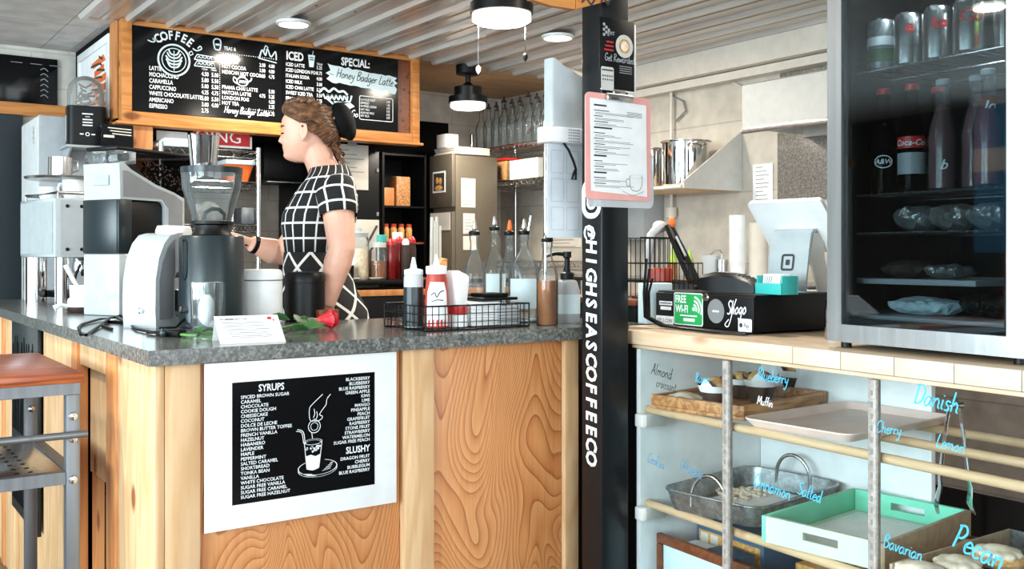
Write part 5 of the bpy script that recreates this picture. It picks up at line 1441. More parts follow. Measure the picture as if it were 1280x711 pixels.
# white filter cup with spoon and loose cable
q = onZ(107, 391, ZT)
wc = thing('white_cup', 'white cup with angled white scoop left of the large grinder', 'cup', (q.x, q.y + .05, ZT))
obj('saucer', MB().lathe([(.045, 0), (.058, .012), (.06, .02), (.05, .021), (0, .018)], seg=32), M['choc'], wc)
obj('cup_body', MB().lathe([(.054, .0215), (.05, .05), (.043, .055), (.045, .10), (.042, .10), (.038, .06), (0, .055)], seg=32), M['white'], wc)
obj('scoop', MB().tube([(-.005, 0, .07), (-.035, .01, .13), (-.055, .016, .175)], [.007, .008, .010], 10), M['white'], wc)
obj('side_scoop', MB().tube([(-.055, -.01, .022), (-.078, -.02, .03), (-.10, -.02, .018)], [.010, .008, .012], 10), M['white'], wc)
m = MB()
path = [(232, 416, .0055), (215, 417, .0055), (192, 418, .0055), (172, 414, .0055), (158, 405, .0045), (145, 399, .006), (125, 401, .006), (102, 407, .004), (98, 411, .004), (101, 420, .004), (108, 420.5, .004), (122, 411, .005), (138, 402, .013), (150, 399, .013), (160, 402, .004), (152, 405, .004), (134, 403, .004), (128, 409, .004), (140, 413, .004)]
pts = [zz(onZ(px, py, ZT), h) for px, py, h in path]
m.tube([tuple(v) for v in pts], .0042, 8)
m.cyl(pts[7 - 7 + 4], (pts[4][0] + .03, pts[4][1] + .02, ZT + .012), .009)
single('power_cable', 'black looped power cable lying in front of the grinders', 'cable', m, M['black'])

# ================================================================== WIRE BASKET WITH SQUEEZE BOTTLES
BX0, BX1, BY0, BY1, BH = 1.365, 1.715, 2.335, 2.575, .070
wb = thing('wire_basket', 'black wire basket of condiments on the counter front edge', 'basket', (BX0, BY0, ZT))
W2, D2 = BX1 - BX0, BY1 - BY0
def gridwall(f, L, n, rows):
    m = MB()
    for q in range(n + 1): m.tube([f(L * q / n, .003), f(L * q / n, BH)], .0013, 5)
    for r_ in range(1, rows): m.tube([f(0, BH * r_ / rows), f(L, BH * r_ / rows)], .0013, 5)
    return m
obj('wire_side', gridwall(lambda a, z: (a, 0, z), W2, 17, 3), M['black'], wb); obj('wire_side', gridwall(lambda a, z: (a, D2, z), W2, 17, 3), M['black'], wb)
obj('wire_end', gridwall(lambda a, z: (0, a, z), D2, 11, 3), M['black'], wb); obj('wire_end', gridwall(lambda a, z: (W2, a, z), D2, 11, 3), M['black'], wb)
m = MB()
for z in (.003, BH): m.tube([(0, 0, z), (W2, 0, z), (W2, D2, z), (0, D2, z)], .0025, 8, True)
for (x, y) in ((0, 0), (W2, 0), (W2, D2), (0, D2)): m.cyl((x, y, .003), (x, y, BH), .0025)
obj('rim_wire', m, M['black'], wb)
m = MB()
for q in range(1, 12): m.tube([(W2 * q / 12, 0, .003), (W2 * q / 12, D2, .003)], .0012, 5)
for q in range(1, 8): m.tube([(0, D2 * q / 8, .003), (W2, D2 * q / 8, .003)], .0012, 5)
obj('wire_floor', m, M['black'], wb)
def inb(x, y): return (BX0 + x, BY0 + y, ZT + .0052)
sq = thing('squeeze_bottle', 'clear squeeze bottle of dark syrup at the left end of the basket', 'bottle', inb(.035, .13), 0, 'bottles in the wire basket')
obj('bottle_body', MB().lathe([(.026, 0), (.028, .004), (.028, .14), (.026, .15)], seg=28), M['frost'], sq)
obj('syrup', MB().lathe([(.0285, .003), (.0285, .115)], seg=28, cap0=False, cap1=False), M['teal_black'], sq)
obj('cap', MB().lathe([(.027, .1505), (.027, .164), (.010, .168), (.009, .175), (.004, .20), (0, .20)], seg=24), M['ice_paint'], sq)
sa = thing('sauce_bottle', 'red sauce bottle with white script label in the basket', 'bottle', inb(.078, .075), -.45, 'bottles in the wire basket')
obj('bottle_body', MB().lathe([(.030, 0), (.033, .006), (.034, .05), (.032, .10), (.029, .14), (.027, .152)], seg=30), M['brick_red'], sa)
obj('cap', MB().lathe([(.029, .1525), (.030, .157), (.030, .174), (.010, .178), (.008, .186), (.003, .208), (0, .208)], seg=26), M['white'], sa)
m = MB(); rs = []
for z, r_, hw in ((.006, .0337, 1.1), (.03, .0348, 1.1), (.06, .0348, .95), (.10, .0330, .95), (.13, .0309, .7)):
    rs.append([(r_ * math.sin(hw * (2 * j / 14 - 1)), -r_ * math.cos(hw * (2 * j / 14 - 1)), z) for j in range(15)])
vs = [p_ for r_ in rs for p_ in r_]; m.add(vs, [(i_ * 15 + j, i_ * 15 + j + 1, i_ * 15 + j + 16, i_ * 15 + j + 15) for i_ in range(4) for j in range(14)]); obj('label', m, M['paper'], sa)
m = MB()
sub = MB().line2(curve2([(-.020, .092), (-.008, .10), (-.002, .088), (.008, .102), (.020, .106)]), .003, 0).line2(curve2([(-.018, .075), (0, .08), (.018, .078)]), .003, 0)
m.add([(.0341 * math.sin(p.x / .0341), -.0341 * math.cos(p.x / .0341), p.z) for p in sub.v], sub.f); obj('label_print', m, M['dark_ink'], sa)
m = MB()
for j in range(5): m.add([(.0355 * math.sin(a_), -.0355 * math.cos(a_), z) for a_, z in ((-.8 + j * .35, .006), (-.62 + j * .35, .006), (-.62 + j * .35, .026), (-.8 + j * .35, .022))], [(0, 1, 2, 3)])
obj('label_stripe', m, M['red'], sa)
sb_ = thing('scoop_bottle', 'wide white upturned squeeze bottle with red foot in the basket', 'bottle', inb(.155, .085), .25, 'bottles in the wire basket')
rs = []
for z, w_, d_ in ((.058, .040, .026), (.075, .042, .028), (.12, .050, .030), (.142, .054, .028), (.150, .050, .022)):
    rs.append([(a_, b_, z + .012 * (a_ < -.0) * (z > .13)) for a_, b_ in rrect(0, 0, w_ * 1.25, d_ * 1.7, .018, 6)])
obj('bottle_body', MB().rings(rs), M['white'], sb_); obj('foot', MB().lathe([(.026, .035), (.028, .04), (.028, .0575)], seg=26), M['red'], sb_)
obj('stand_cup', MB().lathe([(.03, 0), (.03, .034)], seg=24), M['white'], sb_)
single('spice_shaker', 'small orange spice shaker standing behind the scoop bottle', 'jar', MB().lathe([(.018, 0), (.02, .004), (.02, .135), (.014, .142), (.014, .17), (.017, .172), (.017, .195), (0, .198)], seg=22), M['tan'], inb(.150, .165), 0, 'bottles in the wire basket')
m = MB()
for q in range(9): m.box(-.05 + RND.uniform(-.002, .002), .05 + RND.uniform(-.002, .002), -.05, .05, q * .0078, q * .0078 + .0075, .003)
single('napkin_stack', 'stack of white napkins in the middle of the basket', 'napkins', m, M['paper'], inb(.235, .105), .05)
m = MB()
for q in range(6): m.box(-.035, .035, -.06, .06, q * .0095, q * .0095 + .009, .003)
single('packet_stack', 'stack of grey sugar packets at the right end of the basket', 'packets', m, M['lightgrey'], inb(.310, .10), 0)
wl = thing('black_wallet', 'black bill folder lying on top of the basket contents', 'folder', inb(.262, .10), .06)
obj('folder_body', MB().box(-.05, .085, -.05, .05, .0725, .082, .003), M['black'], wl); obj('folder_flap', MB().box(-.035, .05, -.048, .03, .0825, .094, .004), M['black_matte'], wl)

# clear bottles behind the basket
def oil(px, Yp, label, h, r, spout, level, liquid, lab=True, neck=.55, grp='clear glass bottles behind the basket'):
    q = ray(px, 300); t_ = Yp / q.y; loc = (q.x * t_, Yp, ZT)
    t = thing('glass_bottle', label, 'bottle', loc, -0.55, grp)
    hs = h - .05
    obj('bottle_glass', MB().lathe([(r - .003, 0), (r, .004), (r, hs * neck), (r * .9, hs * (neck + .06)), (.016, hs * (neck + .20)), (.0135, hs * .92), (.016, hs * .95), (.016, hs)], seg=30), M['glass'], t)
    obj('bottle_contents', MB().lathe([(r - .005, .004), (r - .004, .006), (r - .004, level)], seg=26), M[liquid], t)
    obj('stopper', MB().lathe([(.0165, hs + .0003), (.018, hs + .004), (.018, hs + .012), (.010, hs + .016)], seg=20), M['black'], t)
    obj('spout', MB().lathe([(.007, hs + .0165), (.009, hs + .024), (.004, h), (0, h)], seg=14), M[spout], t)
    if lab: obj('paper_label', MB().rings([[((r + .0006) * math.sin(a_), -(r + .0006) * math.cos(a_), z) for a_ in [(-1.1 + 2.2 * j / 14) for j in range(15)]] + [((r + .0010) * math.sin(a_), -(r + .0010) * math.cos(a_), z) for a_ in [(1.1 - 2.2 * j / 14) for j in range(15)]] for z in (hs * .16, hs * .5)]), M['ice_paint'], t)
    return t
oil(593, 2.66, 'clear bottle with metal spout leftmost behind the basket', .325, .038, 'chrome', .05, 'tan', False)
oil(618, 2.80, 'clear bottle with metal spout and pale label second behind the basket', .345, .040, 'chrome', .03, 'tan', True)
oil(637, 2.62, 'slim clear bottle with bright orange spout behind the basket', .325, .033, 'orange', .05, 'tan', False)
t = oil(655, 2.52, 'large clear bottle with pale printed label and twin spouts', .325, .049, 'chrome', .01, 'ice_paint', True, .60)
obj('spout', MB().tube([(.012, .0, .276), (.016, 0, .30), (.022, 0, .335)], .004, 8), M['chrome'], t)
oil(684, 2.36, 'bottle of amber syrup with steel sleeve at the right end behind the basket', .30, .033, 'chrome', .135, 'syrup_amber', False, .60)
pm = onZ(714, 404, ZT)
pb = thing('pump_bottle', 'grey pump bottle with black pump half behind the black post', 'bottle', (pm.x, pm.y + .02, ZT), 0)
obj('bottle_body', MB().lathe([(.036, 0), (.04, .006), (.04, .10), (.03, .13), (.02, .135)], seg=28), M['lightgrey'], pb)
obj('pump', MB().lathe([(.021, .1355), (.022, .155), (.01, .16), (.008, .20), (.013, .205), (.013, .222), (0, .222)], seg=20), M['black'], pb)
obj('nozzle', MB().tube([(0, 0, .214), (-.03, .02, .216), (-.055, .035, .208)], [.007, .006, .005], 8), M['black'], pb)
obj('label', MB().lathe([(.0404, .03), (.0404, .09)], seg=28, cap0=False, cap1=False), M['ice_paint'], pb)
oil(707, 2.56, 'small clear bottle standing behind the pump bottle', .18, .03, 'black', .02, 'ice_paint', True)

# ================================================================== TILL AREA ON THE CASE WORKTOP
n0 = onZ(943, 418, ZT)
cdz = .105
dr = thing('cash_drawer', 'black cash drawer covered in stickers on the case worktop', 'cash drawer', (n0.x, n0.y, ZT), DR - .03)
Lf = .415
obj('drawer_body', MB().box(-Lf, 0, .004, .36, .004, cdz, .003), M['black'], dr)
obj('drawer_front', MB().box(-Lf, 0, -.003, .0035, .008, cdz - .006, .002), M['black'], dr)
obj('lock', MB().lathe([(.012, 0), (.010, .004), (0, .004)], seg=16).xf(0, Matrix.Translation((-.19, -.0031, .092)) @ Matrix.Rotation(PI / 2, 4, 'X')), M['chrome'], dr)
def stk(name, mat, pts_fn, lab=None):
    mb = MB(); pts_fn(mb); o = obj(name, mb, M[mat], dr)
    if lab: o['label'] = lab
fy_ = lambda a, b: Vector((a, -.0036, b)); fy2 = lambda a, b: Vector((a, -.0042, b))
stk('green_sticker_border', 'paper', lambda b: rframe(b, -.265, .055, .128, .094, .007, 0, fy_, True))
stk('green_sticker', 'green_s', lambda b: rframe(b, -.265, .055, .122, .088, .006, 0, fy2, True), 'green FREE WI-FI sticker')
def wifi(b):
    b.text('FREE', -.322, .073, .030, bold=.03, y=-.0048, sx=.8); b.text('WI-FI', -.320, .045, .030, bold=.03, y=-.0048, sx=.8)
    for r_ in (.014, .025, .036): b.ring2(-.242, -.0048, .055, r_ + .003, r_ - .003, 12, 1, -PI * .12, PI * .45)
    b.disc(-.240, -.0048, .056, .006, 12)
    b.line2([(-.30, .036), (-.225, .036)], .004, -.0048); b.line2([(-.285, .024), (-.235, .024)], .009, -.0048)
stk('sticker_lettering', 'chalk', wifi)
stk('white_sticker', 'paper', lambda b: b.quad2(-.398, -.337, .062, .074, -.0036).quad2(-.392, -.342, .048, .058, -.0036).quad2(-.412, -.33, .006, .030, -.0044))
stk('sticker_text', 'dark_ink', lambda b: b.text('YELLOW', -.408, .011, .017, y=-.0050, sx=1.1).line2([(-.395, .068), (-.34, .068)], .003, -.0042))
stk('round_sticker', 'grey', lambda b: b.disc(-.147, -.0036, .055, .034, 32)); stk('round_sticker_text', 'paper', lambda b: b.text('ooo', -.147, .052, .012, 'CENTER', bold=.03, y=-.0044, sx=1.4))
stk('signature_sticker', 'chalk', lambda b: script(b, 'Shogo', -.104, .048, .038, .0034, -.0038, .05, .35, .75).line2(curve2([(-.095, .035), (-.11, .02), (-.095, .018), (-.075, .07), (-.065, .092)]), .003, -.0038))
stk('pay_sticker', 'paper', lambda b: rframe(b, -.032, .022, .052, .036, .004, 0, fy_, True)); stk('pay_sticker_print', 'dark_ink', lambda b: b.disc(-.047, -.0042, .022, .0065, 14).text('Pay', -.036, .016, .017, bold=.01, y=-.0042, sx=.85))
def dW(x, y, z):
    c, s_ = math.cos(DR - .03), math.sin(DR - .03); return (n0.x + c * x - s_ * y, n0.y + s_ * x + c * y, ZT + z)
ZD = cdz + .0006
# card terminal lying on the drawer
ct = thing('card_terminal', 'black handheld card terminal lying on the cash drawer', 'card terminal', dW(-.16, .07, ZD), DR + .25)
m = MB(); rs = []
for (x, w_, h0, h1) in ((-.10, .03, .012, .032), (-.085, .036, .006, .05), (-.04, .038, .0, .058), (.02, .036, .0, .052), (.07, .038, .0, .036), (.088, .034, .0, .022)):
    rs.append([(x, -w_, h0), (x, w_, h0), (x, w_, h1 * .8), (x, w_ * .7, h1), (x, -w_ * .7, h1), (x, -w_, h1 * .8)])
m.rings(rs); obj('terminal_body', m, M['black'], ct)
obj('screen', MB().add([(-.03, -.024, .0582), (.015, -.024, .0545), (.015, .024, .0545), (-.03, .024, .0582)], [(0, 1, 2, 3)]), M['grey'], ct)
m = MB()
for a_ in range(4):
    for b_ in range(3): m.box(.025 + a_ * .012, .033 + a_ * .012, -.022 + b_ * .016, -.01 + b_ * .016, .0505 - a_ * .0045, .0525 - a_ * .0045)
obj('keypad', m, M['grey'], ct)
obj('cord', MB().tube([(-.10, 0, .02), (-.13, .01, .012), (-.16, .05, .006), (-.14, .09, .006)], .004, 6), M['black'], ct)
# turquoise card holder
th = thing('card_holder', 'turquoise card holder with white cards in front of the tablet stand', 'card holder', dW(-.005, .085, ZD), DR - .1)
obj('holder_body', MB().box(-.052, .052, -.03, -.026, 0, .03, .001).box(-.052, .052, .026, .03, 0, .05, .001).box(-.052, -.048, -.025, .025, 0, .05, .001).box(.048, .052, -.025, .025, 0, .05, .001).box(-.047, .047, -.025, .025, 0, .004), M['teal'], th)
m = MB()
for q in range(6): m.box(-.034, .034, -.0015, .0, 0.0045, .055).xf(len(m.v) - 8, Matrix.Translation((0, -.02 + q * .006, 0)) @ Matrix.Rotation(-.12, 4, 'X'))
cds = obj('business_card', m, M['paper'], th); m = MB()
for q in range(4): m.line2([(-.02 + q * .008, .03), (-.012 + q * .008, .05)], .002, -.0245)
obj('card_print', m, M['dark_ink'], cds)
# tablet stand seen from behind
ts = thing('tablet_stand', 'white tablet on a white till stand seen from behind', 'tablet till', (2.318, 1.842, ZT + ZD), DR + .12)
o_ = [(a_, b_) for a_, b_ in rrect(0, 0, .25, .19, .012)]
m = MB().prism(o_, -.006, .006).xf(0, Matrix.Translation((-.004, -.005, .19)) @ Matrix.Rotation(.72, 4, 'X')); obj('tablet', m, M['white'], ts)
m = MB(); rs = []
for (y, z) in ((-.055, .004), (-.062, .02), (-.045, .12), (-.035, .168), (-.022, .180), (.0, .182), (.03, .176)):
    rs.append((y, z))
vs = []; fs = []
full = [(y, z) for y, z in rs] + [(y + .006, z - .008) for y, z in reversed(rs)]
m.prism(full, -.066, .066, 'x'); obj('stand_shell', m, M['white_gloss'], ts)
obj('stand_side', MB().prism([(.0, .004), (.07, .004), (.03, .10), (.025, .170), (-.02, .168), (-.042, .10)], .0605, .066, 'x'), M['offwhite'], ts)
obj('stand_base', MB().box(-.066, .066, -.055, .075, 0, .0038, .001), M['white'], ts)
def onstand(a_, b_): t_ = (b_ - .02) / .10; return Vector((a_, -.062 + .017 * t_ - .0016, b_))
m = MB(); rframe(m, 0, .085, .044, .048, .009, .0065, onstand); rframe(m, 0, .085, .014, .016, .003, 0, onstand, True); obj('square_emblem', m, M['dark_ink'], ts)
# clutter left of the drawer, behind the post
gb = single('grey_box', 'pale blue grey box standing left of the cash drawer', 'box', MB().box(0, .09, 0, .06, 0, .125, .004), M['ice_paint'], (2.07, 2.215, ZT), -.3)
# ================================================================== CART IN THE LEFT FOREGROUND
CT = .96
ca = thing('bar_cart', 'grey metal cart with brown butcher block top at the left edge', 'cart', (-.368, 2.585, 0))
CW, CDp = .90, .60
def K(name, x0, x1, y0, y1, z0, z1, mat, bev=.002): return obj(name, MB().box(x0, x1, y0, y1, z0, z1, bev), M[mat], ca)
K('table_top', -.008, CW + .008, -.008, CDp + .008, CT - .024, CT, 'butcher', .003)
m = MB()
for z0, z1 in ((CT - .052, CT - .0245),):
    m.box(0, CW, 0, .028, z0, z1).box(0, CW, CDp - .028, CDp, z0, z1).box(0, .028, .029, CDp - .029, z0, z1).box(CW - .028, CW, .029, CDp - .029, z0, z1)
obj('top_frame', m, M['grey_steel'], ca)
for x in (0, CW - .032):
    for y in (0, CDp - .032):
        lg = K('leg', x, x + .032, y, y + .032, .0, CT - .0525, 'grey_steel')
        for z in (.855, .80, .70):
            obj('bolt', MB().lathe([(.011, 0), (.009, .006), (0, .009)], seg=14).xf(0, Matrix.Translation((x + .016, y - .0003, z)) @ Matrix.Rotation(PI / 2, 4, 'X')), M['chrome'], lg)
for y, z in ((-.018, .812), (CDp + .012, .835)):
    obj('side_bar', MB().cyl((.0, y, z), (CW + .012, y, z), .009), M['grey_steel'], ca)
m = MB().box(.033, CW - .033, 0, .028, .69, .72).box(.033, CW - .033, CDp - .028, CDp, .69, .72).box(0, .028, .033, CDp - .033, .69, .72).box(CW - .028, CW, .033, CDp - .033, .69, .72)
obj('shelf_frame', m, M['grey_steel'], ca)
K('shelf_plate', .029, CW - .029, .029, CDp - .029, .71, .716, 'steel', .0005)
m = MB()
for q in range(9):
    for c_ in range(2): m.lathe([(.0, .0), (.006, .0), (.006, .0012), (0, .0015)], (CW - .10 - c_ * .03, .07 + q * .056, .7161), 10)
obj('shelf_rivets', m, M['black'], ca)['kind'] = 'stuff'
K('bottom_shelf', .034, CW - .034, .0, CDp, .30, .325, 'butcher')
m = MB().box(.033, CW - .033, 0, .028, .27, .2995).box(.033, CW - .033, CDp - .028, CDp, .27, .2995); obj('bottom_frame', m, M['grey_steel'], ca)

# ================================================================== BACKGROUND LEFT
wf = thing('tall_fridge', 'tall white fridge cabinet behind the espresso machine', 'fridge', (.916, 5.36, 0))
obj('body', MB().box(0, .46, .03, .52, .02, 1.95, .006), M['offwhite'], wf); obj('door', MB().box(0, .46, 0, .029, .06, 1.945, .006), M['lightgrey'], wf); obj('lit_side_sheet', MB().box(-.003, -.0003, .035, .515, .03, 1.94), M['white'], wf)  # side sheet whitened and door greyed: light from the left put into colour
obj('plinth', MB().box(.01, .45, .04, .51, 0, .019), M['black'], wf)
m = MB()
for q in range(3):
    sub = MB().ring2(0, 0, 1.86 + q * .028 - .028, .016, .012, 20, 1.1)
    m.add([(-.0036, .16 + p.x, p.z) for p in sub.v], sub.f)
obj('emblem', m, M['grey'], wf)
br = single('bracket_shelf', 'small grey bracket shelf on the tall fridge door under the dispenser', 'shelf', MB().box(0, .22, -.20, -.001, 0, .012, .002).prism([(-.19, .0), (-.005, 0), (-.005, -.10)], .02, .028, 'x').prism([(-.19, .0), (-.005, 0), (-.005, -.10)], .19, .198, 'x'), M['lightgrey'], (1.0, 5.36, 1.775))
ds = thing('dome_dispenser', 'black dispenser with clear dome lid on the bracket shelf', 'dispenser', (1.108, 5.255, 1.7875), -.12)
obj('dispenser_body', MB().rings([[(a_, b_, z) for a_, b_ in rrect(0, 0, .18, .17, .03)] for z in (0, .195)]), M['black'], ds)
obj('dome', MB().lathe([(.086, .196), (.086, .27), (.078, .31), (.055, .34), (.02, .352), (0, .354)], seg=32, cap0=False), M['film'], ds)
m = MB()
for q in range(16):
    a_ = RND.uniform(0, 6.28); r_ = RND.uniform(.02, .055); z = .20 + (q % 6) * .02
    m.tube([(r_ * math.cos(a_ + t_), r_ * math.sin(a_ + t_), z + .01 * t_) for t_ in (0, .5, 1.0, 1.5)], .005, 6)
obj('dome_contents', m, M['choc'], ds)
obj('spoon_handle', MB().box(-.094, -.0905, -.03, .0, .02, .15, .001), M['lightgrey'], ds)
m = MB()
for q, w_ in enumerate((.05, .02, .045, .045, .045)): m.line2([(-w_ / 2, .155 - q * .014), (w_ / 2, .155 - q * .014)], .006 if q != 1 else .003, -.0856)
m.ring2(0, -.0856, .055, .010, .006).line2([(-.035, .055), (-.018, .055)], .006, -.0856).line2([(.018, .055), (.035, .055)], .006, -.0856)
obj('print', m, M['paper'], ds)

# red sign with white frame on the back wall, white panel beside it
q0 = onY(242, 178, 5.21); q1 = onY(312, 157, 5.21)
rs_ = thing('red_sign', 'small red sign with white letters hanging under the header', 'sign', (q0.x, 5.21, 0))
ww = q1.x - q0.x
obj('frame', MB().box(-.014, ww + .014, 0, .012, q0.z - .016, 1.892, .002), M['white'], rs_); obj('panel', MB().box(0, ww, -.004, -.0005, q0.z - .005, q1.z), M['red_ink'], rs_)
m = MB().text('OING', .004, q0.z + .010, .088, bold=.0, y=-.0048, sx=1.12); obj('lettering', m, M['paper'], rs_)
q0b = onY(196, 190, 5.21); single('white_notice', 'plain white notice hanging left of the red sign under the header', 'notice', MB().box(0, q0.x - q0b.x - .03, 0, .006, onY(196, 181, 5.21).z, 1.892, .002), M['white'], (q0b.x, 5.215, 0))
# wire shelving with boxes under the header
def rack(name, label, loc, L, D_, shelves, H, posts=True, rotz=0):
    t = thing(name, label, 'shelving', loc, rotz)
    for (x, y) in ((0, 0), (L, 0), (L, D_), (0, D_)): obj('rack_post', MB().cyl((x, y, 0), (x, y, H), .0125), M['chrome'], t)
    for z in shelves:
        m = MB()
        for yy in (0, D_):
            for zz_ in (z, z - .035): m.tube([(0, yy, zz_), (L, yy, zz_)], .004, 6)
            n_ = max(3, int(L / .06))
            pts = [(L * q / (2 * n_), yy, z if q % 2 else z - .035) for q in range(2 * n_ + 1)]; m.tube(pts, .0025, 5)
        for xx in (0, L):
            for zz_ in (z, z - .035): m.tube([(xx, 0, zz_), (xx, D_, zz_)], .004, 6)
            n_ = max(3, int(D_ / .06)); pts = [(xx, D_ * q / (2 * n_), z if q % 2 else z - .035) for q in range(2 * n_ + 1)]; m.tube(pts, .0025, 5)
        n_ = int(L / .03)
        for q in range(1, n_): m.tube([(L * q / n_, 0, z + .004), (L * q / n_, D_, z + .004)], .002, 4)
        obj('wire_shelf', m, M['chrome'], t)
    return t
RY = 4.99
pr_ = onY(323, 250, RY); Lr = .50
rx = pr_.x - Lr
rack('wire_rack', 'chrome wire shelving under the header behind the grinders', (rx, RY, 0), Lr, .38, (.5, 1.40, 1.625, 1.787), 1.81)
def onrack(px, z, Yp=5.03): return onY(px, 300, Yp).x
single('folded_towel', 'pale blue folded towel on the top of the wire rack', 'towel', MB().box(0, .26, 0, .24, 0, .024, .010).box(.02, .235, .01, .23, .025, .045, .010), M['ice_paint'], (onrack(201, 0), RY + .05, 1.794))
ob = thing('orange_bin', 'orange plastic bin on the top of the wire rack', 'bin', (onrack(281, 0) - .02, RY + .03, 1.6315))
obj('bin_body', MB().rings([[(a_ + .11, b_ + .10, z) for a_, b_ in rrect(0, 0, w_, w_ * .8, .02)] for z, w_ in ((0, .11), (.075, .15), (.09, .16), (.09, .148), (.01, .10))]), M['orange'], ob)
obj('bin_lid', MB().box(.03, .19, .02, .18, .0905, .115, .006), M['ice_paint'], ob)
lumpy('clear_bag', 'clear plastic bag hanging standing full on the lower wire shelf', 'bag', (onrack(268, 0), RY + .14, 1.4065), (.07, .08, .06), 'film', 10, .008).rotation_euler = (0, 0, 0)
single('grey_tub', 'grey blue plastic tub on the lower wire shelf', 'tub', MB().box(0, .09, 0, .12, 0, .09, .01), M['grey_steel'], (onrack(300, 0), RY + .02, 1.4065))
single('tray_stack', 'dark stacked trays on the upper wire shelf behind the bean hopper', 'trays', MB().box(0, .26, 0, .28, 0, .02, .004).box(.02, .25, 0, .28, .021, .05, .004).box(.0, .24, .02, .28, .051, .07, .004), M['black'], (onrack(204, 0), RY + .05, 1.632))
# white cable drooping from the header
pts = []
for px, py in ((300, 166), (318, 174), (335, 179), (352, 179), (372, 171)): pts.append(onY(px, py, 5.9))
single('white_cable', 'white cable drooping under the header in front of the dark wall', 'cable', MB().tube(curve2([tuple(p_) for p_ in pts], 6) if False else pts, .007, 8), M['white'])
# black wall cabinet and black tall cabinet
c0 = onY(330, 225, 5.72); c1 = onY(398, 225, 5.72)
bw = thing('black_wall_cabinet', 'black wall cabinet under the header behind the barista', 'cabinet', (c0.x, 5.72, 0))
obj('body', MB().box(0, c1.x - c0.x, .02, YB - 5.722, c0.z, 1.925, .004), M['black'], bw); obj('door', MB().box(0, c1.x - c0.x, 0, .019, c0.z + .01, 1.92, .004), M['black'], bw)
obj('bottom_trim', MB().box(.02, c1.x - c0.x - .02, .002, .03, c0.z - .012, c0.z - .001, .003), M['steel'], bw)
k0 = onY(402, 200, 5.45); k1 = onY(474, 200, 5.45)
tc_ = thing('tall_black_cabinet', 'tall black cabinet with a taped paper behind the barista', 'cabinet', (k0.x, 5.45, 0))
kw = k1.x - k0.x
obj('body', MB().box(0, kw, .02, YB - 5.452, 0, 1.89, .004), M['black'], tc_); obj('door', MB().box(0, kw, 0, .019, 1.18, 1.885, .003), M['black'], tc_); obj('door', MB().box(0, kw, 0, .019, .03, 1.172, .003), M['black'], tc_)
m = MB()
for z in (1.77, 1.50): m.box(kw - .02, kw - .004, -.004, -.0005, z - .012, z + .012)
obj('hinge', m, M['steel'], tc_)
a0, a1 = onY(424, 236, 5.44), onY(461, 182, 5.44)
pp = thing('taped_paper', 'white printed paper taped on the tall black cabinet', 'paper', (a0.x, 5.447, 0))
obj('sheet', MB().box(0, a1.x - a0.x, -.0015, 0, a0.z, a1.z), M['paper_old'], pp)
m = MB()
for q in range(7): m.line2([(.02, a1.z - .035 - q * .026), (.07 + .05 * (q % 3), a1.z - .035 - q * .026)], .005, -.002)
obj('print', m, M['grey'], pp); obj('tape', MB().box((a1.x - a0.x) * .3, (a1.x - a0.x) * .6, -.003, -.0016, a1.z - .01, a1.z + .025), M['lightgrey'], pp)
# dark shelf recess with jars
s0 = onY(478, 200, 5.75); s1 = onY(533, 200, 5.75)
dsf = thing('dark_shelf', 'dark shelving full of jars between black cabinet and brown fridge', 'shelving', (s0.x, 5.75, 0))
sw = s1.x - s0.x
obj('side', MB().box(0, .015, 0, .33, 0, 1.92), M['black'], dsf); obj('side', MB().box(sw - .015, sw, 0, .33, 0, 1.92), M['black'], dsf); obj('back', MB().box(.016, sw - .016, .315, .33, 0, 1.92), M['black'], dsf)
for z in (1.12, 1.32, 1.56, 1.905): obj('shelf', MB().box(.016, sw - .016, .005, .314, z, z + .012), M['redwood' if z == 1.32 else 'black'], dsf)
def simple_jar(name, label, loc, r, h, body, lid, grp, cat='jar', tip=None):
    t = thing(name, label, cat, loc, 0, grp)
    obj('jar_body', MB().lathe([(r - .003, 0), (r, .004), (r, h * .72), (r * .8, h * .8), (r * .8, h * .84)], seg=20), M[body], t)
    obj('lid', MB().lathe([(r * .86, h * .842), (r * .86, h * (.93 if tip else .99)), (r * .3 if tip else r * .8, h)], seg=20), M[lid], t)
    return t
for q in range(4):
    simple_jar('spice_jar', 'orange jar on the dark shelf, %s' % ('leftmost of four', 'second from left', 'third from left', 'rightmost of four')[q], (s0.x + .05 + q * .058, 5.80, 1.3325), .023, .12, 'tan', 'brick_red', 'orange jars on the dark shelf')
single('brown_paper_bag', 'brown paper bag standing on the upper dark shelf', 'bag', MB().box(0, .11, 0, .1, 0, .20, .01), M['traywood'], (s0.x + .13, 5.80, 1.5725))
single('small_carton', 'small orange brown carton at the left of the upper dark shelf', 'box', MB().box(0, .09, 0, .1, 0, .12, .004), M['pine_dark'], (s0.x + .02, 5.79, 1.5725))
single('pale_carton', 'small pale orange carton high on the dark shelf end', 'box', MB().box(0, .12, 0, .02, 0, .08, .003), M['pine_x'], (s0.x + .02, 5.72, 1.79)) if False else None
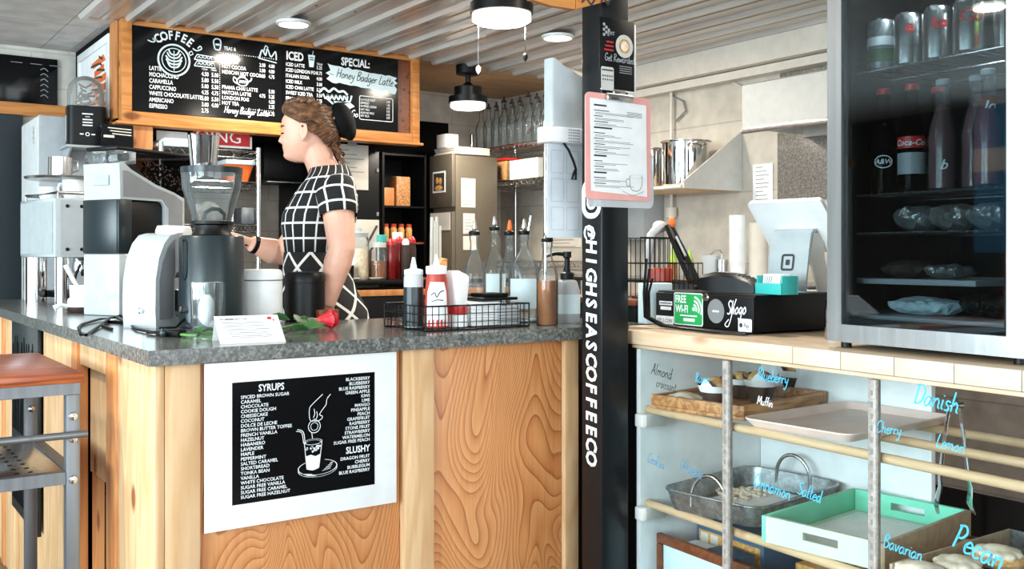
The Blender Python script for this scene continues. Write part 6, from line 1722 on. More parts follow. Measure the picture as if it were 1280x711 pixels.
# brown slim refrigerator with papers
f0 = onY(565, 300, 5.45)
bf = thing('brown_fridge', 'brown grey two door fridge with notes beside the wire shelving', 'fridge', (f0.x, 5.45, 0))
M['taupe'] = flat('taupe_enamel', (88, 80, 68), .4)
obj('body', MB().box(.03, .36, 0, .29, .02, 1.90, .006), M['taupe'], bf)
obj('door', MB().box(0, .029, .0, .29, 1.56, 1.91, .006), M['taupe'], bf); obj('door', MB().box(0, .029, .0, .29, .04, 1.53, .006), M['taupe'], bf)
obj('handle', MB().box(-.028, -.008, .235, .255, 1.10, 1.40, .004).box(-.0079, -.0005, .235, .255, 1.12, 1.14).box(-.0079, -.0005, .235, .255, 1.36, 1.38), M['black'], bf)
obj('plinth', MB().box(.03, .35, .01, .28, 0, .019), M['black'], bf)
def note(name, label, root, rz, w_, z0, z1, mat, printed=True):
    t = thing(name, label, 'note', root, rz, None)
    obj('sheet', MB().box(0, w_, -.002, 0, z0, z1), M[mat], t)
    if printed:
        m = MB()
        n_ = int((z1 - z0) / .022)
        for q in range(n_): m.line2([(w_ * .15, z1 - .018 - q * .022), (w_ * RND.uniform(.5, .85), z1 - .018 - q * .022)], .004, -.0028)
        obj('print', m, M['grey'], t)
    return t
fx_ = f0.x
note('paper_note', 'tall white note on the side of the brown fridge', (fx_ + .07, 5.4495, 0), 0, .11, 1.56, 1.75, 'paper_old')
note('paper_note', 'patterned note below the tall white note on the fridge', (fx_ + .085, 5.4495, 0), 0, .09, 1.385, 1.52, 'paper_old')
note('paper_note', 'small pale pocket lowest on the side of the brown fridge', (fx_ + .085, 5.4495, 0), 0, .10, 1.28, 1.37, 'paper_old', False)
note('paper_note', 'blank pale board on the front of the brown fridge lower door', (fx_ - .0005, 5.72, 0), -PI / 2, .25, 1.41, 1.525, 'paper_old', False)
ph = thing('photo_print', 'photo print with dark border on the brown fridge upper door', 'photo', (fx_ - .0005, 5.69, 0), -PI / 2)
obj('border', MB().box(0, .16, -.002, 0, 1.66, 1.80), M['paper'], ph); obj('picture', MB().box(.012, .148, -.0035, -.0022, 1.672, 1.788), M['choc'], ph); obj('figures', MB().ell((.06, -.004, 1.74), (.02, .001, .024), 12, 6).ell((.10, -.004, 1.735), (.02, .001, .024), 12, 6).ell((.08, -.004, 1.69), (.05, .001, .018), 12, 6), M['tan'], ph)
m = MB()
for q in range(4): m.box(.02 + RND.uniform(-.01, .01), .30, .02, .27, q * .012, q * .012 + .011, .002)
single('paper_pile', 'pile of papers and trays on top of the brown fridge', 'papers', m, M['paper_old'], (fx_ + .01, 5.45, 1.911))
single('white_carton', 'small white carton on top of the brown fridge paper pile', 'box', MB().box(0, .10, 0, .12, 0, .09, .004), M['paper'], (fx_ + .02, 5.56, 1.9595))

# ================================================================== WIRE SHELVING IN THE BACK RIGHT CORNER
RX = 3.80
r2 = rack('wire_rack', 'chrome wire shelving with bottles in the back right corner', (RX, 5.0, 0), .38, .86, (.6, 1.2, 1.745, 1.985), 2.1)
BT = None
def clear_bottle(loc, label, tall):
    global BT
    if BT is None:
        BT = thing('empty_bottle', label, 'bottle', loc, 0, 'empty clear bottles on the top wire shelf')
        obj('bottle_glass', MB().lathe([(.036, 0), (.039, .005), (.039, .15), (.034, .175), (.016, .205), (.0145, .262), (.017, .265), (.017, .275)], seg=20, cap1=False), M['glass'], BT)
        obj('stopper', MB().lathe([(.0172, .2752), (.0172, .288), (.008, .292), (.005, .315), (0, .315)], seg=12), M['choc'], BT)
        return BT
    return dup(BT, loc, RND.uniform(0, 6), label, None, tall)
names = ['at the far end', 'second', 'third', 'fourth', 'fifth', 'sixth', 'seventh', 'eighth', 'at the near end']
for q in range(9):
    clear_bottle((RX + .055, 5.82 - q * .094, 1.9925), 'empty clear bottle in the front row of the top shelf, %s' % (names[q] if q in (0, 8) else names[q] + ' from the far end'), 1.0 if q % 3 else 1.08)
for q in range(8):
    clear_bottle((RX + .16, 5.78 - q * .1, 1.9925), 'empty clear bottle in the rear row of the top shelf, %s' % (names[q] if q == 0 else names[q] + ' from the far end'), 1.0)
yb_ = onX(598, 230, RX + .03).y; ye_ = onX(634, 230, RX + .03).y
sn = thing('snack_tub', 'clear tub of orange snacks with red lid on the wire shelf', 'tub', (RX + .02, ye_, 1.7515))
obj('tub_body', MB().box(0, .22, 0, yb_ - ye_, 0, .135, .01), M['tan'], sn); obj('tub_wall', MB().box(-.003, .223, -.003, yb_ - ye_ + .003, .001, .137, .01), M['glass'], sn); obj('tub_lid', MB().box(-.006, .226, -.006, yb_ - ye_ + .006, .138, .155, .005), M['red'], sn)
y2_ = onX(636, 230, RX + .03).y; y3_ = onX(672, 230, RX + .03).y
nst = 7
pw = (y2_ - y3_) / nst
for q in range(nst):
    single('white_tub', 'white ribbed plastic tub in the row on the wire shelf, %s' % ('next to the snack tub' if q == 0 else ('nearest the white device' if q == nst - 1 else names[q] + ' from the snack tub')), 'tub', MB().rings([[(RX * 0 + .11 + a_, b_, z) for a_, b_ in rrect(0, 0, .18, w_, .008)] for z, w_ in ((0, pw * .86), (.12, pw * .96), (.13, pw * .97))]), M['offwhite'], (RX + .01, y2_ - (q + .5) * pw, 1.7515), 0, 'white tubs on the wire shelf')
single('red_hose', 'red brown hose on the wall above the top wire shelf', 'hose', MB().tube([(4.215, 5.75, 2.13), (4.21, 5.6, 2.22), (4.21, 5.4, 2.28), (4.21, 5.1, 2.31), (4.21, 4.7, 2.33)], .012, 8), M['brick_red'])
note('paper_note', 'large pale price list on the wall under the wire shelving', (4.225, 5.55, 0), -PI / 2, .40, 1.30, 1.72, 'paper_old')

# ================================================================== BACK BAR BEHIND THE BARISTA
g0 = onY(428, 350, 4.2)
bb = thing('back_bar', 'black back bar with wooden trim carrying jars behind the barista', 'cabinet', (g0.x - .25, 4.18, 0))
LB = 1.25; HB = 1.128
obj('body', MB().box(0, LB, .01, .42, 0, HB - .05, .003), M['black'], bb); obj('bar_top', MB().box(-.01, LB + .01, -.01, .44, HB - .022, HB, .003), M['black'], bb); obj('wood_trim', MB().box(0, LB, -.004, .0095, HB - .075, HB - .045, .001), M['pine_dark'], bb)
obj('door', MB().box(.01, LB / 2 - .005, -.004, .0095, .02, HB - .08, .001), M['black'], bb); obj('door', MB().box(LB / 2 + .005, LB - .01, -.004, .0095, .02, HB - .08, .001), M['black'], bb)
def onbar(px, dy=.1): return (onY(px, 340, 4.18 + dy).x, 4.18 + dy, HB + .0005)
t = thing('ingredient_jar', 'tall clear jar of pale powder on the back bar beside her arm', 'jar', onbar(448, .12), 0)
obj('jar_glass', MB().lathe([(.05, 0), (.052, .005), (.052, .19), (.046, .205)], seg=26), M['glass'], t); obj('powder', MB().lathe([(.048, .004), (.048, .15)], seg=24), M['icing'], t); obj('jar_lid', MB().lathe([(.048, .206), (.05, .225), (.02, .23), (.012, .25), (0, .25)], seg=22), M['lightgrey'], t)
t = thing('ingredient_jar', 'clear jar with amber lower half on the back bar', 'jar', onbar(473, .10), 0)
obj('jar_glass', MB().lathe([(.042, 0), (.044, .005), (.044, .14), (.036, .155)], seg=26), M['glass'], t); obj('syrup', MB().lathe([(.041, .004), (.041, .09)], seg=24), M['syrup_amber'], t); obj('jar_lid', MB().lathe([(.038, .156), (.038, .18), (0, .182)], seg=22), M['offwhite'], t)
for q, (px, lidm, body, lab) in enumerate(((489, 'red', 'syrup_red', 'red capped squeeze bottle leftmost of the four on the back bar'), (499, 'red', 'syrup_red', 'red capped squeeze bottle second of the four on the back bar'), (507, 'white', 'choc', 'white capped squeeze bottle third of the four on the back bar'), (515, 'red', 'choc', 'red capped squeeze bottle rightmost of the four on the back bar'))):
    simple_jar('squeeze_bottle', lab, onbar(px, .08 + .05 * (q % 2)), .021, .20 + .012 * (q % 2), body, lidm, 'squeeze bottles on the back bar', 'bottle', True)
simple_jar('teal_bottle', 'teal capped clear bottle behind the amber jar on the back bar', onbar(477, .24), .03, .22, 'glass', 'teal', None, 'bottle')
simple_jar('white_bottle', 'white capped clear bottle behind the squeeze bottles on the back bar', onbar(497, .26), .032, .235, 'glass', 'white', None, 'bottle')
single('black_tin', 'small black tin on the back bar beside her elbow', 'tin', MB().lathe([(.03, 0), (.032, .004), (.032, .07), (0, .072)], seg=22), M['black'], onbar(434, .05))
for q, px in enumerate((441, 470)): single('cream_saucer', 'small cream coloured dish at the %s of the back bar edge' % ('left' if q == 0 else 'middle'), 'dish', MB().lathe([(.0, .002), (.025, .002), (.036, .010), (.033, .011), (.02, .006), (0, .006)], seg=22), M['icing'], onbar(px, .035), 0, 'dishes on the back bar')
t = thing('white_notice', 'white angled notice standing at the back of the back bar', 'notice', onbar(455, .38), .05)
obj('sheet', MB().box(-.08, .09, 0, .012, 0, .30, .002), M['paper_old'], t); obj('clip_strip', MB().tube([(.02, -.003, .18), (.075, -.003, .27)], .006, 6), M['dark_ink'], t)
m = MB()
for q in range(4): m.cyl((-.03 + q * .018, 0, 0), (-.03 + q * .018 + RND.uniform(-.01, .01), .005, .30 + RND.uniform(-.04, .02)), .008, seg=10)
single('straw_bundle', 'bundle of pale tall straws and tubes on the back bar right end', 'straws', m, M['offwhite'], onbar(545, .12))

# ================================================================== KITCHEN ON THE RIGHT WALL
GX = 3.75
gY0, gY1 = 3.32, 3.705
SY = 3.745
sh_ = thing('pot_shelf', 'white steel wall shelf with sloped end guard carrying stock pots', 'shelf', (3.77, SY, 0))
obj('shelf_board', MB().box(0, XR - 3.772, .012, 1.10, 1.610, 1.624, .002), M['pine_s'], sh_)
obj('front_lip', MB().cyl((.0, .012, 1.612), (.0, 1.10, 1.612), .010), M['kitchen_white'], sh_)
obj('end_guard', MB().prism([(.0, 1.604), (XR - 3.772, 1.604), (XR - 3.772, 1.94), (.0, 1.640)], .0, .010, 'y'), M['kitchen_white'], sh_)
hoodm = MB().prism([(.0, 1.86), (.0, 2.085), (.02, 2.095), (XR - GX - .002, 2.095), (XR - GX - .002, 1.86), (XR - GX - .03, 1.86), (XR - GX - .03, 2.06), (.02, 2.06), (.02, 1.86)], 1.5, gY0 - .005, 'y')
hd_ = thing('range_hood', 'white range hood along the right kitchen wall', 'range hood', (GX, 0, 0))
obj('hood_body', hoodm, M['kitchen_white'], hd_); obj('hood_rim', MB().box(-.012, -.0005, 1.5, gY0 - .004, 1.845, 1.872, .002), M['steel'], hd_); obj('end_plate', MB().prism([(.001, 1.875), (.001, 2.085), (.02, 2.094), (XR - GX - .003, 2.094), (XR - GX - .003, 1.875)], gY0 - .004, gY0 + .004, 'y'), M['kitchen_white'], hd_)
obj('filter', MB().box(.05, XR - GX - .05, 1.55, gY0 - .05, 2.03, 2.055), M['grey'], hd_)
def pot(loc, label, r, h, rz):
    t = thing('stock_pot', label, 'pot', loc, rz, 'stock pots on the kitchen shelf')
    obj('pot_body', MB().lathe([(r - .012, 0), (r - .003, .006), (r, .02), (r, h - .008), (r + .008, h - .004), (r + .008, h), (r - .003, h), (r - .004, .02), (0, .01)], seg=44), M['chrome'], t)
    for s in (-1, 1):
        obj('pot_handle', MB().tube([(s * r, -.045, h - .035), (s * (r + .035), -.045, h - .025), (s * (r + .045), -.02, h - .02), (s * (r + .045), .02, h - .02), (s * (r + .035), .045, h - .025), (s * r, .045, h - .035)], .006, 8), M['chrome'], t)
    return t
pot((4.015, 3.97, 1.6245), 'large shiny stock pot at the front of the kitchen shelf', .135, .262, 1.2)
pot((4.06, 4.32, 1.6245), 'second stock pot behind the large one on the kitchen shelf', .12, .25, .4)
# granite look panels, notes, pipe on the right wall
for (xa, ya, xb, yb2, lab) in ((972, 252, 1060, 178, 'grey speckled stone panel on the right wall under the hood'), (975, 103, 1060, 78, 'grey speckled stone strip on the right wall above the hood')):
    e0, e1 = onX(xa, ya, XR - .008), onX(xb, yb2, XR - .008)
    z0_, z1_ = min(e0.z, e1.z), max(onX(xa, yb2, XR - .008).z, 0)
    single('stone_slab', lab, 'panel', MB().box(XR - .010, XR - .001, e1.y, e0.y, e0.z, z1_ + .05, .001), M['granite'])
e0, e1 = onX(941, 254, XR - .006), onX(966, 206, XR - .006)
note('menu_note', 'pale menu sheet on the right wall beside the speckled panel', (XR - .004, e0.y, 0), -PI / 2, e0.y - e1.y, e0.z, onX(941, 206, XR).z, 'paper')
e0 = onX(836, 250, 4.17)
single('wall_pipe', 'grey pipe with valve running up the right wall', 'pipe', MB().cyl((4.19, e0.y, .4), (4.19, e0.y, 2.219), .009).lathe([(.03, -.03), (.034, 0), (.03, .03)], (4.19, e0.y, 1.50), 16).lathe([(.022, -.02), (.026, 0), (.022, .02)], (4.19, e0.y, 1.36), 16), M['beige'])
single('fascia_cable', 'looped grey cable under the wall fascia', 'cable', MB().tube([(4.215, e0.y + .02, 2.21), (4.21, e0.y - .08, 2.16), (4.21, e0.y - .10, 2.10), (4.21, e0.y - .02, 2.05)], .006, 6), M['grey'])
e1 = onX(925, 100, 4.2); single('hood_cable', 'pale cable dropping from the fascia to the hood', 'cable', MB().tube([(4.2, e1.y + .05, 2.21), (4.18, e1.y, 2.19), (4.15, e1.y - .06, 2.168)], .007, 6), M['offwhite'])
# raised kitchen bench with clutter, seen over the till
KY0, KY1 = 2.75, 4.4
kb = thing('kitchen_bench', 'steel kitchen bench with raised back shelf along the right wall', 'bench', (3.45, KY0, 0))
obj('bench_top', MB().box(0, .76, 0, KY1 - KY0, .86, .90, .003), M['steel'], kb); obj('raised_shelf', MB().box(.05, .76, 0, KY1 - KY0, 1.105, 1.125, .002), M['steel'], kb)
for x in (.03, .70):
    for y in (.04, KY1 - KY0 - .04): obj('leg', MB().box(x, x + .03, y - .015, y + .015, 0, .859), M['steel'], kb)
for x in (.10, .72):
    for y in (.04, KY1 - KY0 - .04): obj('shelf_post', MB().box(x - .01, x + .01, y - .01, y + .01, .901, 1.104), M['steel'], kb)
obj('back_panel', MB().box(.74, .76, 0.001, KY1 - KY0 - .001, .901, 1.104), M['grey'], kb)
def onbench(px, X=3.6): 
    e = onX(px, 340, X); return (X, e.y, 1.1255)
m = MB()
for q in range(22):
    z = q * .0105
    m.lathe([(.031, z), (.040, z + .09), (.0415, z + .092), (.039, z + .092), (.030, z + .004), (0, z + .004)], seg=20)
single('cup_stack', 'tall stack of white paper cups on the kitchen bench', 'cups', m, M['paper'], onbench(922))
single('cup_stack', 'stack of pale lids right of the white paper cups on the bench', 'cups', MB().lathe([(.044, q * .006 + (.004 if q % 2 else 0)) for q in range(46)], seg=24), M['paper_old'], onbench(948, 3.66))
for px, lab in ((841, 'left lime tipped brown squeeze bottle on the kitchen bench'), (862, 'right lime tipped brown squeeze bottle on the kitchen bench')):
    t = thing('lime_tip_bottle', lab, 'bottle', onbench(px, 3.56), 0, 'lime tipped bottles on the bench')
    obj('bottle_body', MB().lathe([(.022, 0), (.024, .004), (.024, .075), (.018, .085)], seg=20), M['syrup_amber'], t); obj('tip', MB().lathe([(.02, .0855), (.02, .10), (.012, .112), (.004, .150), (0, .150)], seg=18), M['lime'], t)
t = thing('glass_pitcher', 'clear measuring pitcher on the kitchen bench beside the cups', 'pitcher', onbench(888, 3.56))
obj('pitcher_body', MB().lathe([(.035, 0), (.045, .12), (.044, .12), (.034, .006)], seg=24), M['frost'], t)
t = thing('steel_whisk_pot', 'steel pot with bent ladle handle on the kitchen bench', 'pot', onbench(902, 3.58))
obj('pot_body', MB().lathe([(.03, 0), (.032, .10), (.030, .10), (.029, .005)], seg=22), M['steel'], t); obj('ladle', MB().tube([(0, 0, .02), (.005, 0, .13), (-.01, .0, .145), (-.03, .02, .14), (-.045, .03, .125)], .005, 8), M['steel'], t)
# wire caddy with red box, scanner and tools behind the drawer
wx, wy = 2.28, 2.46
cpod = thing('side_stand', 'dark stand behind the post carrying the wire caddy', 'stand', (2.14, 2.34, 0))
obj('stand_body', MB().box(0, .55, 0, .42, 0, 1.085, .003), M['black'], cpod); obj('stand_top', MB().box(-.01, .56, -.01, .43, 1.086, 1.105, .002), M['redwood'], cpod)
wc_ = thing('wire_caddy', 'black wire caddy of till tools behind the black post', 'caddy', (2.18, 2.36, 1.1055), -.1)
m = MB()
for q in range(14): m.tube([(.26 * q / 13, 0, 0), (.26 * q / 13, 0, .20 if q < 7 else .115)], .0016, 5); m.tube([(.26 * q / 13, .16, 0), (.26 * q / 13, .16, .20)], .0016, 5)
for z in (.002, .055, .115): m.tube([(0, 0, z), (.26, 0, z), (.26, .16, z), (0, .16, z)], .002, 6, True)
m.tube([(0, 0, .20), (.13, 0, .20)], .002, 6); m.tube([(0, .16, .20), (.26, .16, .20)], .002, 6)
for q in range(8): m.tube([(.26 * q / 7, 0, .002), (.26 * q / 7, .16, .002)], .0014, 5)
obj('wire_frame', m, M['black'], wc_)
def oncad(px, py, Yp): 
    e = onY(px, py, Yp); return e
e = onY(826, 354, 2.44); single('red_box', 'brick red small cube box in the wire caddy', 'box', MB().box(-.04, .03, -.03, .03, 0, .095, .004), M['brick_red'], (e.x, 2.44, 1.109), .4)
e0, e1 = onY(868, 352, 2.40), onY(836, 282, 2.52)
sc_ = thing('black_scanner', 'black slanted scanner with red tip leaning behind the till', 'scanner', (0, 0, 0))
obj('scanner_body', MB().tube([tuple(e0), tuple(e0.lerp(e1, .5)), tuple(e1)], [.028, .026, .020], 10, False, .6), M['black'], sc_)
obj('scanner_stripe', MB().tube([tuple(e0.lerp(e1, .45) + Vector((-.012, -.026, .0))), tuple(e0.lerp(e1, .8) + Vector((-.012, -.024, .0)))], .004, 6), M['lightgrey'], sc_)
obj('red_tip', MB().ell(tuple(e1 + Vector((.004, -.01, .01))), (.013, .013, .022), 12, 8), M['orange'], sc_)
e2 = onY(822, 290, 2.54)
m = MB().tube([tuple(e2 + Vector((-.06, 0, -.16))), tuple(e2 + Vector((-.03, 0, -.01))), tuple(e2 + Vector((.01, 0, .02)))], [.012, .016, .02], 10).ell(tuple(e2 + Vector((.03, .02, .02))), (.03, .025, .022), 12, 8)
single('pale_tool', 'grey and white hand tool sticking out of the wire caddy', 'tool', m, M['lightgrey'])
m = MB()
for q in range(3):
    o1 = onZ(800 + q * 3, 402 - q, ZT + .004)
    m.tube([(2.02 + q * .012, 2.16, ZT + .20 - q * .03), (2.0 + q * .01, 2.15, ZT + .10), (1.985, 2.13 - q * .01, ZT + .03), (2.0 + q * .01, 2.08, ZT + .007), (1.985 + q * .012, 1.98, ZT + .006), (1.965 + q * .016, 1.84, ZT + .005), (1.99 + q * .01, 1.75, ZT + .005)], .004, 6)
single('till_cables', 'black cables running along the case worktop before the drawer', 'cable', m, M['black'])
# pale panel on the wall behind the clipboard, steel flask by the fridge
e0, e1 = onX(792, 300, 4.20), onX(826, 205, 4.20)
single('pale_wall_cabinet', 'pale grey cabinet on the right wall behind the clipboard', 'cabinet', MB().box(4.06, XR - .002, e1.y, e0.y + .1, e0.z, e1.z, .004), M['lightgrey'])
e = onZ(1026, 424, ZT); single('steel_flask', 'small steel flask squeezed between cash drawer and fridge', 'flask', MB().lathe([(.020, 0), (.022, .004), (.022, .07), (.018, .08), (.018, .10), (0, .102)], seg=22), M['chrome'], (e.x + .05, e.y + .0, ZT))
# blue poster on an easel near the windows (its mirror image shows in the fridge door)
bp = thing('blue_poster', 'blue poster with white lettering standing near the left windows', 'poster', (-1.35, 3.02, .16), PI * .42)
obj('panel', MB().box(-.42, .42, 0, .02, 1.10, 2.0, .003), M['blue'], bp); obj('white_band', MB().box(-.42, .42, -.004, -.0005, 1.55, 1.68).box(-.42, .42, -.004, -.0005, 1.92, 1.99), M['paper'], bp)
obj('lettering', MB().text('social', -.30, 1.27, .22, bold=.01, y=-.003), M['paper'], bp)
obj('easel_leg', MB().cyl((-.3, .03, -.16), (-.25, .025, 1.6), .015), M['redwood'], bp); obj('easel_leg', MB().cyl((.3, .03, -.16), (.25, .025, 1.6), .015), M['redwood'], bp); obj('easel_leg', MB().cyl((0, .45, -.16), (0, .03, 1.6), .015), M['redwood'], bp)
# ================================================================== THE BARISTA
PDEP = 3.42
o_ = ray(395, 318) * PDEP
PR = math.atan2(FWX, -FWY)          # she faces the left of the picture
ps = thing('person', 'person in black and white check dress working behind the counter, hair braided up', 'person', (o_.x, o_.y, 0), PR)
SP = PDEP / FPX
def L(px, py, y=0.0):
    d_ = PDEP - y          # nearer side (her left) is closer to the photographer
    s = d_ / FPX
    return Vector(((640 - px) * s - (640 - 395) * SP, y, EYE + (HY - py) * s))
def ellring(c, hx, hy, n=28, tilt=0.0, p=2.0):
    out = []
    for j in range(n):
        a = 2 * PI * j / n
        ca, sa = math.cos(a), math.sin(a)
        x = hx * math.copysign(abs(ca) ** (2 / p), ca); y = hy * math.copysign(abs(sa) ** (2 / p), sa)
        out.append(Vector((c[0] + x, c[1] + y, c[2] + x * math.tan(tilt))))
    return out
body = MB()
# torso, hips
T_ = [(1.02, -.03, .135, .165), (1.10, -.02, .118, .15), (1.20, 0.0, .090, .120), (1.30, -.004, .100, .132), (1.38, -.015, .112, .150), (1.45, -.034, .098, .160), (1.495, -.045, .078, .150), (1.525, -.048, .062, .095), (1.548, -.046, .054, .060)]
body.rings([ellring((x, 0, z), hx, hy) for z, x, hx, hy in T_])
# neck
n0, n1 = Vector((-.045, 0, 1.50)), Vector((.012, 0, 1.635))
body.tube([n0, n0.lerp(n1, .5), n1], [.060, .052, .053], 18)
# head: horizontal slices with a face profile on the front (x towards the face)
def hx_front(z):   # measured front outline, relative to head centre x
    tab = [(1.568, .066), (1.578, .098), (1.590, .109), (1.602, .106), (1.612, .109), (1.620, .110), (1.628, .111), (1.636, .1105), (1.645, .1105), (1.655, .1125), (1.665, .1115), (1.676, .1095), (1.687, .112), (1.700, .1135), (1.715, .112), (1.730, .104), (1.75, .086), (1.768, .055), (1.778, .015)]
    for (a, b), (c, d) in zip(tab, tab[1:]):
        if a <= z <= c: return b + (d - b) * (z - a) / (c - a)
    return tab[0][1] if z < tab[0][0] else tab[-1][1]
hc = .040   # centre x
rs = []
Z0, Z1 = 1.570, 1.778
for i_ in range(40):
    z = Z0 + (Z1 - Z0) * i_ / 39
    u = (z - Z0) / (Z1 - Z0)
    fr_x = hx_front(z) + .004 - 0
    back = -.085 * math.sqrt(max(0.02, 1 - ((u - .62) / .62) ** 2)) if u < .62 else -.085 * math.sqrt(max(.01, 1 - ((u - .62) / .40) ** 2))
    if u < .25: back = max(back, -.03 - .10 * u)
    hw = .074 * math.sqrt(max(.02, 1 - ((u - .60) / .64) ** 2)) if u < .6 else .074 * math.sqrt(max(.01, 1 - ((u - .60) / .405) ** 2))
    ring_ = []
    for j in range(48):
        a = 2 * PI * j / 48; ca, sa = math.cos(a), math.sin(a)
        x = hc + ((fr_x - hc + .0) if ca > 0 else -back) * ca * (1 if ca > 0 else 1)
        if ca > 0: x = hc + (fr_x - hc) * (abs(ca) ** .80)
        y = hw * math.copysign(abs(sa) ** .9, sa)
        ring_.append(Vector((x, y, z)))
    rs.append(ring_)
body.rings(rs)
def nose_pt(x, z, y=0): return (x, y, z)
body.rings([ellring((.108, 0, 1.676), .006, .005, 12), ellring((.114, 0, 1.662), .009, .0075, 12), ellring((.120, 0, 1.648), .0105, .010, 12), ellring((.121, 0, 1.640), .010, .012, 12), ellring((.114, 0, 1.634), .006, .008, 12)])
body.ell((.108, .012, 1.640), (.008, .006, .006), 10, 8); body.ell((.108, -.012, 1.640), (.008, .006, .006), 10, 8)
for s in (-1, 1):   # ears
    ec = Vector((.026, s * .081, 1.668))
    body.ell(tuple(ec), (.015, .008, .029), 14, 10, Euler((0, -.15, s * .3)))
    body.ell(tuple(ec + Vector((.003, 0, -.026))), (.009, .006, .010), 10, 8)
    body.tube([ec + Vector((.012, s * .004, .012)), ec + Vector((.006, s * .009, .027)), ec + Vector((-.010, s * .010, .022)), ec + Vector((-.014, s * .010, 0)), ec + Vector((-.006, s * .007, -.024))], .0042, 8)
# brow and cheek
body.ell((.097, .030, 1.640), (.014, .022, .020), 12, 8); body.ell((.097, -.030, 1.640), (.014, .022, .020), 12, 8)
# arms
def limb(pts, rad, seg=16): body.tube(pts, rad, seg)
LSh = L(421, 241, .148); LEl = L(427, 311, .205); LWr = L(408, 381, .19)
limb([LSh + Vector((.0, -.05, .0)), LSh, LSh.lerp(LEl, .35), LSh.lerp(LEl, .75), LEl, LEl.lerp(LWr, .25), LEl.lerp(LWr, .6), LWr], [.050, .052, .053, .048, .044, .046, .037, .028])
RSh = Vector((-.03, -.148, 1.462)); REl = L(352, 318, -.20); RWr = L(313, 304, -.13)
limb([RSh + Vector((0, .05, 0)), RSh, RSh.lerp(REl, .4), RSh.lerp(REl, .8), REl, REl.lerp(RWr, .3), REl.lerp(RWr, .65), RWr], [.050, .052, .051, .047, .046, .048, .038, .028])
# hands: palm, four fingers and thumb
def hand_(wr, dirv, pn_, side, curl, spread=.02):
    d_ = dirv.normalized(); n_ = (pn_ - d_ * pn_.dot(d_)).normalized(); w_ = d_.cross(n_) * side
    ctr = wr + d_ * .045
    rsx = []
    for t_, hw, ht in ((-.01, .024, .020), (.02, .032, .016), (.06, .040, .014), (.088, .038, .011)):
        c_ = wr + d_ * t_
        rsx.append([c_ + w_ * hw * math.cos(2 * PI * j / 16) + n_ * ht * math.sin(2 * PI * j / 16) for j in range(16)])
    body.rings(rsx)
    for k_, (off, ln, r_) in enumerate(((.030, .068, .0088), (.010, .076, .0090), (-.010, .071, .0088), (-.029, .056, .0080))):
        p_ = wr + d_ * .082 + w_ * off; dd = (d_ + w_ * off * spread * 40 * .1).normalized(); pts = [p_ - dd * .02, p_]
        rad = [r_, r_]; ang_ = 0
        for sgm, fr2 in enumerate((.44, .31, .25)):
            ang_ += curl * (1.0 + .15 * k_)
            v_ = dd * math.cos(ang_) + n_ * math.sin(ang_)
            p_ = p_ + v_ * ln * fr2; pts.append(p_); rad.append(r_ * (1 - .1 * (sgm + 1)))
        body.tube(pts, rad, 10); body.ell(tuple(pts[-1]), rad[-1], 10, 8)
    p_ = wr + d_ * .022 + w_ * .026
    v1 = (d_ * .75 + w_ * .65 + n_ * .25).normalized(); v2 = (d_ * .95 + w_ * .15 + n_ * .35).normalized()
    pts = [p_ - v1 * .012, p_ + v1 * .026, p_ + v1 * .026 + v2 * .026, p_ + v1 * .026 + v2 * .048]
    body.tube(pts, [.013, .0115, .010, .008], 10); body.ell(tuple(pts[-1]), .0078, 10, 8)
hand_(LWr, (LWr - LEl), Vector((.3, -1, 0)), -1, .28)
Rd = (L(291, 297, -.10) - RWr); hand_(RWr, Rd, Vector((-.1, .3, -1)), -1, .5)
# legs and feet
for s in (-1, 1):
    body.tube([(-.03, s * .085, 1.04), (-.025, s * .085, .88), (-.02, s * .082, .52), (-.03, s * .082, .40), (-.045, s * .082, .28), (-.03, s * .08, .09)], [.085, .082, .052, .054, .048, .034], 16)
    body.rings([ellring((-.045, s * .08, .10), .036, .032, 16), ellring((-.03, s * .08, .06), .055, .036, 16), ellring((.03, s * .083, .035), .10, .040, 16), ellring((.035, s * .083, .008), .105, .040, 16)])
me = fuse(body, .0042, 3, .45); me.materials.append(M['skin']); bo = link('body', me, ps)
# eyes, brows, lips
for s in (-1, 1):
    e_ = Vector((.0975, s * .031, 1.672))
    obj('eyelid', MB().ell(tuple(e_), (.0125, .015, .0095), 14, 10), M['skin'], ps)
    m = MB().tube([e_ + Vector((.010, -s * .012, -.005)), e_ + Vector((.0150, s * .003, -.0065)), e_ + Vector((.006, s * .0145, -.006)), e_ + Vector((-.002, s * .018, -.0075))], .0026, 6); obj('eyelash', m, M['black'], ps)
    m = MB().tube([e_ + Vector((.0175, -s * .014, .016)), e_ + Vector((.0165, 0, .020)), e_ + Vector((.004, s * .019, .019)), e_ + Vector((-.008, s * .026, .013))], [.0022, .0034, .003, .0018], 6); obj('eyebrow', m, M['hair'], ps)
obj('lips', MB().ell((.1085, 0, 1.6225), (.0075, .022, .0042), 14, 8).ell((.107, 0, 1.614), (.0075, .019, .0046), 14, 8), M['lips'], ps)
